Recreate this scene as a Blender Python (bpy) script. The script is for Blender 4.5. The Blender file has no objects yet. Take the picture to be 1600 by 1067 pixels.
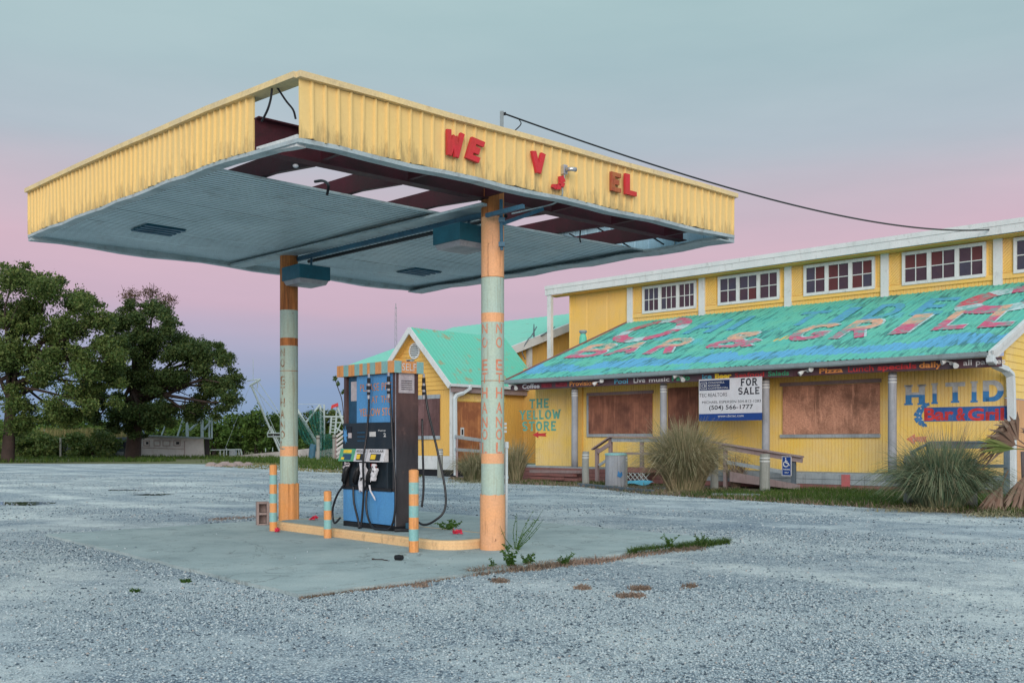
import bpy, math, random
import numpy as np
from mathutils import Vector, Matrix, noise as mnoise

R = random.Random(7)
SC = bpy.context.scene
COL = SC.collection

# ------------------------------------------------------------------ camera, sky, sun, exposure
F = 1556.0            # focal length in photo pixels (photo is 1600 wide)
CX, HY = 800.0, 690.0 # principal column and horizon row of the photo
CH = 1.42             # eye height, metres
cam_d = bpy.data.cameras.new('camera')
cam_d.sensor_width = 36.0
cam_d.lens = 36.0 * F / 1600.0
cam_d.shift_y = (HY - 533.5) / 1600.0
cam_d.clip_end = 6000
cam_o = bpy.data.objects.new('camera', cam_d)
cam_o.location = (0, 0, CH)
cam_o.rotation_euler = (math.radians(90), 0, 0)
COL.objects.link(cam_o)
SC.camera = cam_o

SUN_AZ = math.radians(180)     # clockwise from +Y: afterglow behind the camera, straight behind
SUN_EL = math.radians(17)

def srgb(r, g, b):
    def f(c):
        c /= 255.0
        return c / 12.92 if c <= 0.04045 else ((c + 0.055) / 1.055) ** 2.4
    return (f(r), f(g), f(b), 1.0)

world = bpy.data.worlds.new('World')
SC.world = world
world.use_nodes = True
wt = world.node_tree
wt.nodes.clear()
w_out = wt.nodes.new('ShaderNodeOutputWorld')
w_bg = wt.nodes.new('ShaderNodeBackground')
w_bg2 = wt.nodes.new('ShaderNodeBackground')
w_add = wt.nodes.new('ShaderNodeAddShader')
w_tc = wt.nodes.new('ShaderNodeTexCoord')
w_sep = wt.nodes.new('ShaderNodeSeparateXYZ')
w_map = wt.nodes.new('ShaderNodeMapping')
w_noise = wt.nodes.new('ShaderNodeTexNoise')
w_ma = wt.nodes.new('ShaderNodeMath'); w_ma.operation = 'MULTIPLY_ADD'
w_ramp = wt.nodes.new('ShaderNodeValToRGB')
w_sky = wt.nodes.new('ShaderNodeTexSky')
w_sky.sky_type = 'NISHITA'
w_sky.sun_disc = False
w_sky.sun_elevation = math.radians(2.0)
w_sky.sun_rotation = SUN_AZ
w_map.inputs['Scale'].default_value = (1.2, 1.2, 9.0)
w_noise.inputs['Scale'].default_value = 1.6
w_noise.inputs['Detail'].default_value = 3.0
L = wt.links.new
L(w_tc.outputs['Generated'], w_sep.inputs[0])
L(w_tc.outputs['Generated'], w_map.inputs['Vector'])
L(w_map.outputs[0], w_noise.inputs['Vector'])
w_ma.inputs[1].default_value = 0.035
L(w_noise.outputs['Fac'], w_ma.inputs[0])
w_m2 = wt.nodes.new('ShaderNodeMath'); w_m2.operation = 'SUBTRACT'; w_m2.inputs[1].default_value = 0.0175
L(w_sep.outputs['Z'], w_m2.inputs[0])
L(w_m2.outputs[0], w_ma.inputs[2])
L(w_ma.outputs[0], w_ramp.inputs['Fac'])
SKY = [(0.0, srgb(96, 134, 168)), (0.028, srgb(112, 152, 192)), (0.058, srgb(112, 149, 196)), (0.088, srgb(142, 151, 191)),
       (0.128, srgb(184, 156, 184)), (0.185, srgb(200, 166, 186)), (0.235, srgb(186, 172, 187)), (0.285, srgb(167, 178, 190)), (0.35, srgb(160, 182, 189)),
       (0.42, srgb(163, 190, 192)), (0.6, srgb(198, 226, 234)), (1.0, srgb(228, 246, 254))]
cr = w_ramp.color_ramp
while len(cr.elements) < len(SKY):
    cr.elements.new(0.5)
for e, (p, c) in zip(cr.elements, SKY):
    e.position = p
    e.color = c
w_map2 = wt.nodes.new('ShaderNodeMapping'); w_map2.inputs['Scale'].default_value = (1.0, 1.0, 5.0); w_map2.inputs['Rotation'].default_value = (0.12, 0.22, 0.5)
w_n2 = wt.nodes.new('ShaderNodeTexNoise'); w_n2.inputs['Scale'].default_value = 2.6; w_n2.inputs['Detail'].default_value = 6.0; w_n2.inputs['Roughness'].default_value = 0.55
L(w_tc.outputs['Generated'], w_map2.inputs['Vector']); L(w_map2.outputs[0], w_n2.inputs['Vector'])
w_r2 = wt.nodes.new('ShaderNodeValToRGB')
w_r2.color_ramp.elements[0].position = 0.32; w_r2.color_ramp.elements[0].color = (0.93, 0.95, 0.96, 1)
w_r2.color_ramp.elements[1].position = 0.68; w_r2.color_ramp.elements[1].color = (1.07, 1.045, 1.04, 1)
L(w_n2.outputs['Fac'], w_r2.inputs['Fac'])
w_mx = wt.nodes.new('ShaderNodeMix'); w_mx.data_type = 'RGBA'; w_mx.blend_type = 'MULTIPLY'; w_mx.inputs[0].default_value = 1.0
L(w_ramp.outputs['Color'], w_mx.inputs[6]); L(w_r2.outputs['Color'], w_mx.inputs[7])
L(w_mx.outputs[2], w_bg.inputs['Color'])
w_bg.inputs['Strength'].default_value = 1.0
L(w_sky.outputs[0], w_bg2.inputs['Color'])
w_bg2.inputs['Strength'].default_value = 0.05
L(w_bg.outputs[0], w_add.inputs[0])
L(w_bg2.outputs[0], w_add.inputs[1])
L(w_add.outputs[0], w_out.inputs['Surface'])

sun_d = bpy.data.lights.new('sun', 'SUN')
sun_d.energy = 2.4
sun_d.angle = math.radians(40)
sun_d.color = (1.0, 0.93, 0.87)
sun_o = bpy.data.objects.new('sun', sun_d)
sd = Vector((math.sin(SUN_AZ) * math.cos(SUN_EL), math.cos(SUN_AZ) * math.cos(SUN_EL), math.sin(SUN_EL)))
sun_o.rotation_euler = sd.to_track_quat('Z', 'Y').to_euler()
sun_o.location = (10, -20, 30)
COL.objects.link(sun_o)

SC.view_settings.view_transform = 'Standard'
SC.view_settings.look = 'None'
SC.view_settings.gamma = 1.0
SC.view_settings.use_curve_mapping = False
SC.view_settings.exposure = 0.0

# ------------------------------------------------------------------ materials
def nd(nt, kind, **kw):
    n = nt.nodes.new(kind)
    for k, v in kw.items():
        setattr(n, k, v)
    return n

def ramp(nt, fac, stops, interp='LINEAR'):
    r = nd(nt, 'ShaderNodeValToRGB')
    r.color_ramp.interpolation = interp
    while len(r.color_ramp.elements) < len(stops):
        r.color_ramp.elements.new(0.5)
    for e, (p, c) in zip(r.color_ramp.elements, stops):
        e.position = p
        e.color = c if len(c) == 4 else (*c, 1)
    nt.links.new(fac, r.inputs['Fac'])
    return r.outputs['Color']

def mixc(nt, fac, a, b, mode='MIX'):
    m = nd(nt, 'ShaderNodeMix', data_type='RGBA', blend_type=mode)
    for sock, val in ((m.inputs[0], fac), (m.inputs[6], a), (m.inputs[7], b)):
        if isinstance(val, (int, float)):
            sock.default_value = val
        elif isinstance(val, (tuple, list)):
            sock.default_value = val if len(val) == 4 else (*val, 1)
        else:
            nt.links.new(val, sock)
    return m.outputs[2]

def tex(nt, scale, detail=4, rough=0.6, vec_scale=None, coord='Object', dist=0.0):
    tc = nd(nt, 'ShaderNodeTexCoord')
    n = nd(nt, 'ShaderNodeTexNoise')
    n.inputs['Scale'].default_value = scale
    n.inputs['Detail'].default_value = detail
    n.inputs['Roughness'].default_value = rough
    n.inputs['Distortion'].default_value = dist
    v = tc.outputs[coord]
    if vec_scale:
        m = nd(nt, 'ShaderNodeMapping')
        m.inputs['Scale'].default_value = vec_scale
        nt.links.new(v, m.inputs['Vector'])
        v = m.outputs[0]
    nt.links.new(v, n.inputs['Vector'])
    return n.outputs['Fac']

def new_mat(name, rough=0.7, metal=0.0, spec=0.35):
    m = bpy.data.materials.new(name)
    m.use_nodes = True
    nt = m.node_tree
    p = nt.nodes['Principled BSDF']
    p.inputs['Roughness'].default_value = rough
    p.inputs['Metallic'].default_value = metal
    p.inputs['Specular IOR Level'].default_value = spec
    return m, nt, p

def bump(nt, p, h, strength=0.3, dist=0.02):
    b = nd(nt, 'ShaderNodeBump')
    b.inputs['Strength'].default_value = strength
    b.inputs['Distance'].default_value = dist
    nt.links.new(h, b.inputs['Height'])
    nt.links.new(b.outputs[0], p.inputs['Normal'])

def weathered(name, c, c2=None, dirt=(0.12, 0.09, 0.06), dirt_amt=0.5, streak=(5, 5, 0.35), blotch=1.2, rough=0.65, metal=0.0,
              fine=40, bump_s=0.15, lo=0.52, hi=0.75, spec=0.3, jitter=0.0, grime=None, stain=None, fine_amt=0.25, chips=None):
    """paint or wood of colour c, blotches towards c2, run-down streaks of dirt"""
    m, nt, p = new_mat(name, rough, metal, spec)
    c2 = c2 or tuple(x * 0.82 for x in c[:3])
    n1 = tex(nt, blotch, 5, 0.65)
    base = mixc(nt, ramp(nt, n1, [(0.35, (0, 0, 0)), (0.68, (1, 1, 1))]), c, c2)
    n3 = tex(nt, fine, 3, 0.6)
    base = mixc(nt, fine_amt, base, ramp(nt, n3, [(0.3, (0.55, 0.55, 0.55)), (0.7, (1.25, 1.25, 1.25))]), 'MULTIPLY')
    n2 = tex(nt, 3.0, 6, 0.7, streak)
    f = ramp(nt, n2, [(lo, (0, 0, 0)), (hi, (dirt_amt,) * 3)])
    col = mixc(nt, f, base, dirt)
    if chips:        # paint flaked off to rust: (threshold, colour)
        th, gc = chips
        nc = tex(nt, 11.0, 8, 0.72, (1, 1, 0.7))
        col = mixc(nt, ramp(nt, nc, [(th, (0, 0, 0)), (th + 0.03, (0.9,) * 3)]), col, gc)
    if grime:        # splashed dirt near the foot: (z at which it ends, reach, amount, colour)
        z_end, reach, amt, gc = grime
        tc = nd(nt, 'ShaderNodeTexCoord'); sz = nd(nt, 'ShaderNodeSeparateXYZ')
        nt.links.new(tc.outputs['Object'], sz.inputs[0])
        g1 = nd(nt, 'ShaderNodeMath', operation='MULTIPLY_ADD')
        nt.links.new(sz.outputs['Z'], g1.inputs[0]); g1.inputs[1].default_value = -0.5 / reach; g1.inputs[2].default_value = 0.5 * z_end / reach
        g2 = nd(nt, 'ShaderNodeMath', operation='ADD')
        nt.links.new(g1.outputs[0], g2.inputs[0]); nt.links.new(tex(nt, 5.0, 6, 0.75, (1.6, 1.6, 0.8)), g2.inputs[1])
        col = mixc(nt, ramp(nt, g2.outputs[0], [(0.56, (0, 0, 0)), (0.95, (amt,) * 3)]), col, gc)
    if stain:        # run-off and mould creeping up from the lower edge of each sheet: (amount, colour)
        amt, gc = stain
        tc = nd(nt, 'ShaderNodeTexCoord'); sz = nd(nt, 'ShaderNodeSeparateXYZ')
        nt.links.new(tc.outputs['Generated'], sz.inputs[0])
        g1 = nd(nt, 'ShaderNodeMath', operation='MULTIPLY_ADD')
        nt.links.new(sz.outputs['Z'], g1.inputs[0]); g1.inputs[1].default_value = -0.42; g1.inputs[2].default_value = 0.17
        g2 = nd(nt, 'ShaderNodeMath', operation='ADD')
        nt.links.new(g1.outputs[0], g2.inputs[0]); nt.links.new(tex(nt, 4.5, 7, 0.75, (2.6, 2.6, 0.45)), g2.inputs[1])
        col = mixc(nt, ramp(nt, g2.outputs[0], [(0.55, (0, 0, 0)), (0.80, (amt,) * 3)]), col, gc)
    if jitter:
        gi = nd(nt, 'ShaderNodeObjectInfo')
        col = mixc(nt, 1.0, col, ramp(nt, gi.outputs['Random'], [(0, (1 - jitter,) * 3), (1, (1 + jitter,) * 3)]), 'MULTIPLY')
    nt.links.new(col, p.inputs['Base Color'])
    rr = ramp(nt, n1, [(0.3, (rough - 0.1,) * 3), (0.7, (min(1, rough + 0.12),) * 3)])
    nt.links.new(rr, p.inputs['Roughness'])
    if bump_s:
        bump(nt, p, n3, bump_s, 0.01)
    return m

def plain(name, c, rough=0.6, metal=0.0, spec=0.3, var=0.25, scale=12):
    m, nt, p = new_mat(name, rough, metal, spec)
    n = tex(nt, scale, 4)
    col = mixc(nt, 1.0, c, ramp(nt, n, [(0.25, (1 - var,) * 3), (0.75, (1 + var,) * 3)]), 'MULTIPLY')
    nt.links.new(col, p.inputs['Base Color'])
    return m

def leafy(name, cols, rough=0.6, trans=0.25):
    m, nt, p = new_mat(name, rough, 0, 0.25)
    g = nd(nt, 'ShaderNodeNewGeometry')
    n = tex(nt, 0.5, 2)
    r = ramp(nt, g.outputs['Random Per Island'], [(i / max(1, len(cols) - 1), c) for i, c in enumerate(cols)])
    col = mixc(nt, 1.0, r, ramp(nt, n, [(0.3, (0.65, 0.7, 0.6)), (0.7, (1.3, 1.25, 1.15))]), 'MULTIPLY')
    nt.links.new(col, p.inputs['Base Color'])
    if trans:
        tr = nd(nt, 'ShaderNodeBsdfTranslucent')
        nt.links.new(col, tr.inputs['Color'])
        mx = nd(nt, 'ShaderNodeMixShader')
        mx.inputs[0].default_value = trans
        nt.links.new(p.outputs[0], mx.inputs[1])
        nt.links.new(tr.outputs[0], mx.inputs[2])
        nt.links.new(mx.outputs[0], nt.nodes['Material Output'].inputs['Surface'])
    return m

MT = {}
YEL = (0.80, 0.54, 0.15)
MT['canopy_yellow'] = weathered('canopy_yellow', (0.78, 0.555, 0.215), (0.74, 0.545, 0.24), (0.30, 0.20, 0.09), 0.45, (2.6, 2.6, 0.22), 0.6, 0.5, fine=26, bump_s=0.05, lo=0.60, hi=0.80, stain=(0.75, (0.20, 0.15, 0.08)), fine_amt=0.07)
MT['canopy_trim'] = weathered('canopy_trim', (0.78, 0.60, 0.30), (0.62, 0.50, 0.30), (0.30, 0.24, 0.17), 0.5, (3, 3, 3), 2, 0.6)
MT['pale_metal'] = weathered('pale_metal', (0.46, 0.54, 0.56), (0.34, 0.42, 0.44), (0.16, 0.13, 0.11), 0.6, (2, 2, 2), 2, 0.5, 0.2)
MT['soffit'] = weathered('soffit', (0.62, 0.77, 0.82), (0.54, 0.68, 0.73), (0.15, 0.14, 0.13), 0.45, (1.2, 1.2, 1.2), 0.8, 0.45, 0.1, lo=0.55, hi=0.8)
MT['soffit_groove'] = weathered('soffit_groove', (0.30, 0.37, 0.39), (0.15, 0.18, 0.19), (0.05, 0.05, 0.05), 0.6, (1.2, 1.2, 1.2), 0.8, 0.7)  # rib recesses: dirt, with their shade painted in so the ribs read
MT['inner_skin'] = weathered('inner_skin', (0.40, 0.60, 0.70), (0.32, 0.50, 0.62), (0.2, 0.25, 0.28), 0.5, (4, 4, 0.4), 1, 0.5)
MT['maroon_steel'] = weathered('maroon_steel', (0.035, 0.011, 0.013), (0.075, 0.012, 0.022), (0.02, 0.012, 0.012), 0.7, (1.5, 1.5, 1.5), 1.5, 0.55)
MT['deck_under'] = weathered('deck_under', (0.09, 0.035, 0.035), (0.05, 0.02, 0.022), (0.02, 0.015, 0.015), 0.6, (1, 1, 1), 1, 0.8)
MT['orange'] = weathered('orange', (0.80, 0.34, 0.10), (0.70, 0.34, 0.15), (0.20, 0.07, 0.03), 0.65, (7, 7, 0.5), 3, 0.6, lo=0.52, hi=0.72, grime=(0.05, 0.25, 0.8, (0.13, 0.06, 0.035)), chips=(0.66, (0.16, 0.07, 0.035)))
MT['peach'] = weathered('peach', (0.80, 0.40, 0.19), (0.72, 0.39, 0.22), (0.20, 0.08, 0.035), 0.7, (8, 8, 0.6), 3, 0.6, lo=0.56, hi=0.74, grime=(0.05, 0.25, 0.9, (0.14, 0.06, 0.035)), chips=(0.66, (0.16, 0.06, 0.03)))
MT['rust_orange'] = weathered('rust_orange', (0.58, 0.23, 0.07), (0.42, 0.14, 0.04), (0.06, 0.025, 0.015), 0.85, (6, 6, 0.3), 2.5, 0.75, lo=0.42, hi=0.68)
MT['mint'] = weathered('mint', (0.40, 0.52, 0.46), (0.44, 0.53, 0.42), (0.26, 0.20, 0.12), 0.6, (8, 8, 0.4), 2, 0.55, lo=0.52, hi=0.74, chips=(0.66, (0.20, 0.10, 0.05)))
MT['teal'] = weathered('teal', (0.22, 0.47, 0.47), (0.28, 0.50, 0.48), (0.16, 0.2, 0.2), 0.5, (6, 6, 0.5), 3, 0.55, chips=(0.65, (0.40, 0.30, 0.18)))
MT['teal_dark'] = weathered('teal_dark', (0.018, 0.12, 0.17), (0.012, 0.085, 0.12), (0.01, 0.04, 0.05), 0.5, (2, 2, 1), 2, 0.45)
MT['diffuser'] = weathered('diffuser', (0.33, 0.34, 0.36), (0.24, 0.25, 0.28), (0.14, 0.11, 0.11), 0.5, (2, 2, 2), 3, 0.35)
MT['letter_red'] = weathered('letter_red', (0.62, 0.035, 0.05), (0.52, 0.05, 0.04), (0.25, 0.03, 0.02), 0.5, (3, 3, 0.6), 5, 0.55)
MT['letter_brown'] = weathered('letter_brown', (0.36, 0.07, 0.04), (0.42, 0.16, 0.06), (0.15, 0.05, 0.02), 0.7, (9, 9, 2), 9, 0.75)
MT['letter_orange'] = weathered('letter_orange', (0.66, 0.20, 0.11), (0.62, 0.28, 0.18), (0.42, 0.50, 0.44), 0.9, (9, 9, 4), 4, 0.7, lo=0.55, hi=0.62)
MT['letter_rust'] = weathered('letter_rust', (0.30, 0.13, 0.06), (0.22, 0.09, 0.04), (0.38, 0.44, 0.36), 0.95, (9, 9, 3), 4, 0.8, lo=0.46, hi=0.56)
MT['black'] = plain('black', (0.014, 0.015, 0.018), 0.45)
MT['rubber'] = plain('rubber', (0.012, 0.013, 0.017), 0.38, spec=0.5)
MT['dark_panel'] = weathered('dark_panel', (0.012, 0.022, 0.032), (0.02, 0.03, 0.04), (0.05, 0.05, 0.05), 0.4, (3, 3, 1), 3, 0.4)
MT['pump_blue'] = weathered('pump_blue', (0.085, 0.29, 0.60), (0.10, 0.31, 0.58), (0.05, 0.1, 0.2), 0.35, (4, 4, 0.5), 2, 0.5)
MT['pump_blue_dk'] = weathered('pump_blue_dk', (0.02, 0.09, 0.16), (0.015, 0.06, 0.12), (0.01, 0.03, 0.05), 0.5, (4, 4, 0.5), 2, 0.4)
MT['chrome'] = plain('chrome', (0.55, 0.55, 0.56), 0.3, 0.8)
MT['white_plastic'] = plain('white_plastic', (0.62, 0.62, 0.66), 0.45, var=0.2, scale=30)
MT['pump_green'] = plain('pump_green', (0.10, 0.36, 0.22), 0.5)
MT['pump_yellow'] = plain('pump_yellow', (0.80, 0.55, 0.04), 0.5)
MT['paper'] = weathered('paper', (0.52, 0.48, 0.50), (0.40, 0.36, 0.40), (0.28, 0.2, 0.2), 0.5, (8, 8, 8), 8, 0.7)
MT['concrete_block'] = weathered('concrete_block', (0.34, 0.27, 0.25), (0.28, 0.22, 0.21), (0.12, 0.1, 0.09), 0.4, (4, 4, 2), 6, 0.95, fine=90, bump_s=0.5)
MT['white_trim'] = weathered('white_trim', (0.66, 0.68, 0.68), (0.56, 0.60, 0.60), (0.22, 0.20, 0.17), 0.55, (2, 2, 0.8), 1.4, 0.7, lo=0.55, hi=0.78)
MT['white_pipe'] = weathered('white_pipe', (0.62, 0.68, 0.70), (0.55, 0.62, 0.65), (0.3, 0.3, 0.28), 0.3, (3, 3, 0.5), 2, 0.5)
MT['wall_yellow'] = weathered('wall_yellow', (0.83, 0.58, 0.13), (0.77, 0.58, 0.26), (0.42, 0.30, 0.14), 0.6, (4, 4, 0.22), 0.9, 0.7, lo=0.54, hi=0.76, grime=(0.55, 0.5, 0.7, (0.30, 0.25, 0.16)))
MT['wall_gold'] = weathered('wall_gold', (0.82, 0.51, 0.12), (0.76, 0.50, 0.19), (0.36, 0.24, 0.10), 0.5, (4, 4, 0.25), 0.8, 0.7, lo=0.56, hi=0.8)
MT['kerb_paint'] = weathered('kerb_paint', (0.78, 0.52, 0.27), (0.70, 0.46, 0.25), (0.16, 0.11, 0.09), 0.6, (3, 3, 1.5), 2, 0.7, lo=0.56, hi=0.74)
MT['wall_ochre'] = weathered('wall_ochre', (0.76, 0.46, 0.11), (0.68, 0.43, 0.13), (0.28, 0.17, 0.07), 0.5, (4, 4, 0.3), 0.9, 0.7, lo=0.55, hi=0.8)
MT['purple_wood'] = weathered('purple_wood', (0.27, 0.20, 0.20), (0.32, 0.26, 0.26), (0.08, 0.06, 0.06), 0.5, (5, 5, 0.6), 2, 0.85)
MT['grey_wood'] = weathered('grey_wood', (0.36, 0.41, 0.44), (0.26, 0.30, 0.33), (0.08, 0.08, 0.08), 0.55, (6, 6, 0.4), 2, 0.9, lo=0.5)
MT['post_wood'] = weathered('post_wood', (0.36, 0.38, 0.42), (0.28, 0.30, 0.33), (0.09, 0.09, 0.09), 0.5, (7, 7, 0.3), 2, 0.85)
MT['pile_wood'] = weathered('pile_wood', (0.32, 0.33, 0.31), (0.24, 0.26, 0.24), (0.10, 0.10, 0.08), 0.6, (9, 9, 0.4), 2, 0.9)
MT['red_wood'] = weathered('red_wood', (0.28, 0.12, 0.11), (0.22, 0.12, 0.11), (0.09, 0.05, 0.05), 0.6, (3, 3, 3), 3, 0.9)
MT['gutter'] = weathered('gutter', (0.26, 0.33, 0.35), (0.22, 0.27, 0.29), (0.10, 0.08, 0.08), 0.5, (1, 1, 1), 1.0, 0.5)
MT['fascia_board'] = weathered('fascia_board', (0.085, 0.07, 0.085), (0.10, 0.045, 0.055), (0.16, 0.03, 0.05), 0.5, (0.7, 0.7, 0.7), 0.8, 0.8)
MT['glass_dark'] = None
MT['gable_teal'] = weathered('gable_teal', (0.11, 0.50, 0.37), (0.14, 0.50, 0.39), (0.32, 0.27, 0.15), 0.8, (0.55, 0.55, 0.55), 0.7, 0.55, lo=0.565, hi=0.64)
MT['soil'] = weathered('soil', (0.10, 0.075, 0.05), (0.13, 0.11, 0.08), (0.04, 0.03, 0.02), 0.5, (3, 3, 3), 2, 1.0, fine=60, bump_s=0.6)
MT['blue_grey_wood'] = weathered('blue_grey_wood', (0.12, 0.17, 0.21), (0.10, 0.13, 0.16), (0.05, 0.05, 0.06), 0.5, (5, 5, 0.5), 2, 0.8)
MT['strut_blue'] = weathered('strut_blue', (0.05, 0.16, 0.24), (0.05, 0.12, 0.18), (0.04, 0.03, 0.04), 0.6, (4, 4, 1), 3, 0.5)
MT['boat_white'] = weathered('boat_white', (0.55, 0.55, 0.55), (0.46, 0.45, 0.46), (0.24, 0.2, 0.19), 0.6, (1, 1, 0.5), 0.7, 0.7)
MT['boat_mast'] = plain('boat_mast', (0.40, 0.48, 0.49), 0.5, var=0.2, scale=2)
MT['net_green'] = weathered('net_green', (0.025, 0.16, 0.135), (0.015, 0.10, 0.09), (0.01, 0.03, 0.03), 0.5, (1, 1, 0.3), 2, 0.95)
def netting_mat():
    m = weathered('net_green', (0.03, 0.20, 0.165), (0.02, 0.13, 0.115), (0.01, 0.04, 0.04), 0.5, (1, 1, 0.3), 2, 0.95)
    nt = m.node_tree
    n = tex(nt, 9, 3)
    mx = nd(nt, 'ShaderNodeMixShader')
    tp = nd(nt, 'ShaderNodeBsdfTransparent')
    nt.links.new(ramp(nt, n, [(0.42, (0.15,) * 3), (0.58, (0.75,) * 3)]), mx.inputs[0])
    nt.links.new(nt.nodes['Principled BSDF'].outputs[0], mx.inputs[1])
    nt.links.new(tp.outputs[0], mx.inputs[2])
    nt.links.new(mx.outputs[0], nt.nodes['Material Output'].inputs['Surface'])
    return m
MT['net_green'] = netting_mat()
MT['bark'] = weathered('bark', (0.06, 0.042, 0.035), (0.042, 0.031, 0.028), (0.03, 0.022, 0.02), 0.6, (3, 3, 0.6), 1.5, 0.95, fine=14, bump_s=0.8)
MT['sign_blue'] = plain('sign_blue', (0.012, 0.05, 0.22), 0.5, var=0.15)
MT['sign_navy'] = plain('sign_navy', (0.008, 0.022, 0.085), 0.5, var=0.15)
MT['sign_white'] = weathered('sign_white', (0.60, 0.60, 0.64), (0.55, 0.58, 0.62), (0.45, 0.40, 0.42), 0.4, (2, 2, 1), 2, 0.5)
MT['print_black'] = plain('print_black', (0.012, 0.014, 0.022), 0.6)
MT['print_white'] = plain('print_white', (0.62, 0.62, 0.62), 0.7)
MT['print_teal'] = plain('print_teal', (0.13, 0.38, 0.30), 0.7, var=0.35, scale=6)
MT['print_red'] = plain('print_red', (0.52, 0.045, 0.05), 0.7, var=0.4, scale=5)
MT['red_smear'] = plain('red_smear', (0.22, 0.03, 0.045), 0.8, var=0.6, scale=7)
MT['pink_paint'] = weathered('pink_paint', (0.52, 0.13, 0.14), (0.46, 0.15, 0.15), (0.25, 0.12, 0.1), 0.6, (5, 5, 1), 4, 0.8)
MT['print_orange'] = plain('print_orange', (0.68, 0.27, 0.08), 0.7, var=0.35, scale=5)
MT['print_cyan'] = plain('print_cyan', (0.10, 0.38, 0.52), 0.7, var=0.3, scale=5)
MT['print_green'] = plain('print_green', (0.05, 0.32, 0.17), 0.7, var=0.35, scale=5)
MT['print_blue'] = plain('print_blue', (0.05, 0.20, 0.44), 0.7, var=0.4, scale=6)
MT['band_blue'] = weathered('band_blue', (0.03, 0.10, 0.34), (0.05, 0.15, 0.38), (0.35, 0.26, 0.12), 0.5, (6, 6, 0.5), 5, 0.7, lo=0.58, hi=0.7)
MT['roof_pink'] = plain('roof_pink', (0.60, 0.10, 0.20), 0.7, var=0.3, scale=5)
MT['roof_red'] = plain('roof_red', (0.62, 0.08, 0.10), 0.7, var=0.3, scale=5)
MT['roof_white'] = plain('roof_white', (0.55, 0.66, 0.68), 0.7, var=0.25, scale=5)
MT['roof_blue'] = plain('roof_blue', (0.09, 0.34, 0.54), 0.7, var=0.3, scale=5)
MT['litter_red'] = plain('litter_red', (0.70, 0.05, 0.10), 0.6, var=0.4, scale=40)
MT['dead_frond'] = leafy('dead_frond', [(0.24, 0.16, 0.135), (0.17, 0.11, 0.09), (0.31, 0.24, 0.21)], 0.8, 0.15)
MT['live_frond'] = leafy('live_frond', [(0.12, 0.17, 0.05), (0.18, 0.24, 0.08), (0.24, 0.24, 0.12)], 0.7, 0.2)
MT['oak_leaf'] = leafy('oak_leaf', [(0.045, 0.09, 0.024), (0.08, 0.135, 0.034), (0.125, 0.16, 0.045), (0.065, 0.115, 0.036), (0.17, 0.195, 0.07)])
MT['oak_leaf_dark'] = leafy('oak_leaf_dark', [(0.032, 0.072, 0.024), (0.058, 0.10, 0.03), (0.10, 0.13, 0.042), (0.045, 0.09, 0.036)])
MT['twig_leaf'] = leafy('twig_leaf', [(0.14, 0.07, 0.05), (0.10, 0.08, 0.04), (0.16, 0.10, 0.06)])
MT['bush_leaf'] = leafy('bush_leaf', [(0.045, 0.095, 0.018), (0.085, 0.15, 0.028), (0.06, 0.12, 0.028), (0.115, 0.17, 0.038)])
MT['weed_leaf'] = leafy('weed_leaf', [(0.04, 0.10, 0.015), (0.07, 0.15, 0.03), (0.055, 0.12, 0.02)])
MT['grass_blade'] = leafy('grass_blade', [(0.03, 0.075, 0.010), (0.06, 0.12, 0.018), (0.10, 0.14, 0.035), (0.045, 0.095, 0.014)])
MT['dry_blade'] = leafy('dry_blade', [(0.27, 0.19, 0.16), (0.36, 0.27, 0.23), (0.19, 0.14, 0.12), (0.31, 0.21, 0.19)], 0.9, 0.1)
MT['pampas'] = leafy('pampas', [(0.13, 0.14, 0.07), (0.30, 0.27, 0.18), (0.40, 0.34, 0.24), (0.10, 0.13, 0.065), (0.48, 0.40, 0.29), (0.20, 0.20, 0.11)], 0.85, 0.15)
MT['pampas_green'] = leafy('pampas_green', [(0.07, 0.125, 0.085), (0.13, 0.19, 0.12), (0.23, 0.24, 0.15), (0.05, 0.10, 0.07), (0.29, 0.26, 0.18)], 0.85, 0.15)
MT['reed'] = leafy('reed', [(0.22, 0.19, 0.08), (0.14, 0.16, 0.06), (0.28, 0.22, 0.12), (0.10, 0.13, 0.05)], 0.9, 0.15)

def glass_mat(name, c, rough=0.12):
    m, nt, p = new_mat(name, rough, 0, 0.6)
    n = tex(nt, 3, 3)
    nt.links.new(mixc(nt, n, c, tuple(x * 0.6 for x in c)), p.inputs['Base Color'])
    b = tex(nt, 2.0, 2)
    bump(nt, p, b, 0.05, 0.02)
    return m
MT['pane_purple'] = glass_mat('pane_purple', (0.060, 0.035, 0.05))
MT['pane_maroon'] = glass_mat('pane_maroon', (0.12, 0.022, 0.022), 0.45)
MT['pane_blue'] = glass_mat('pane_blue', (0.05, 0.055, 0.085))

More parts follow.
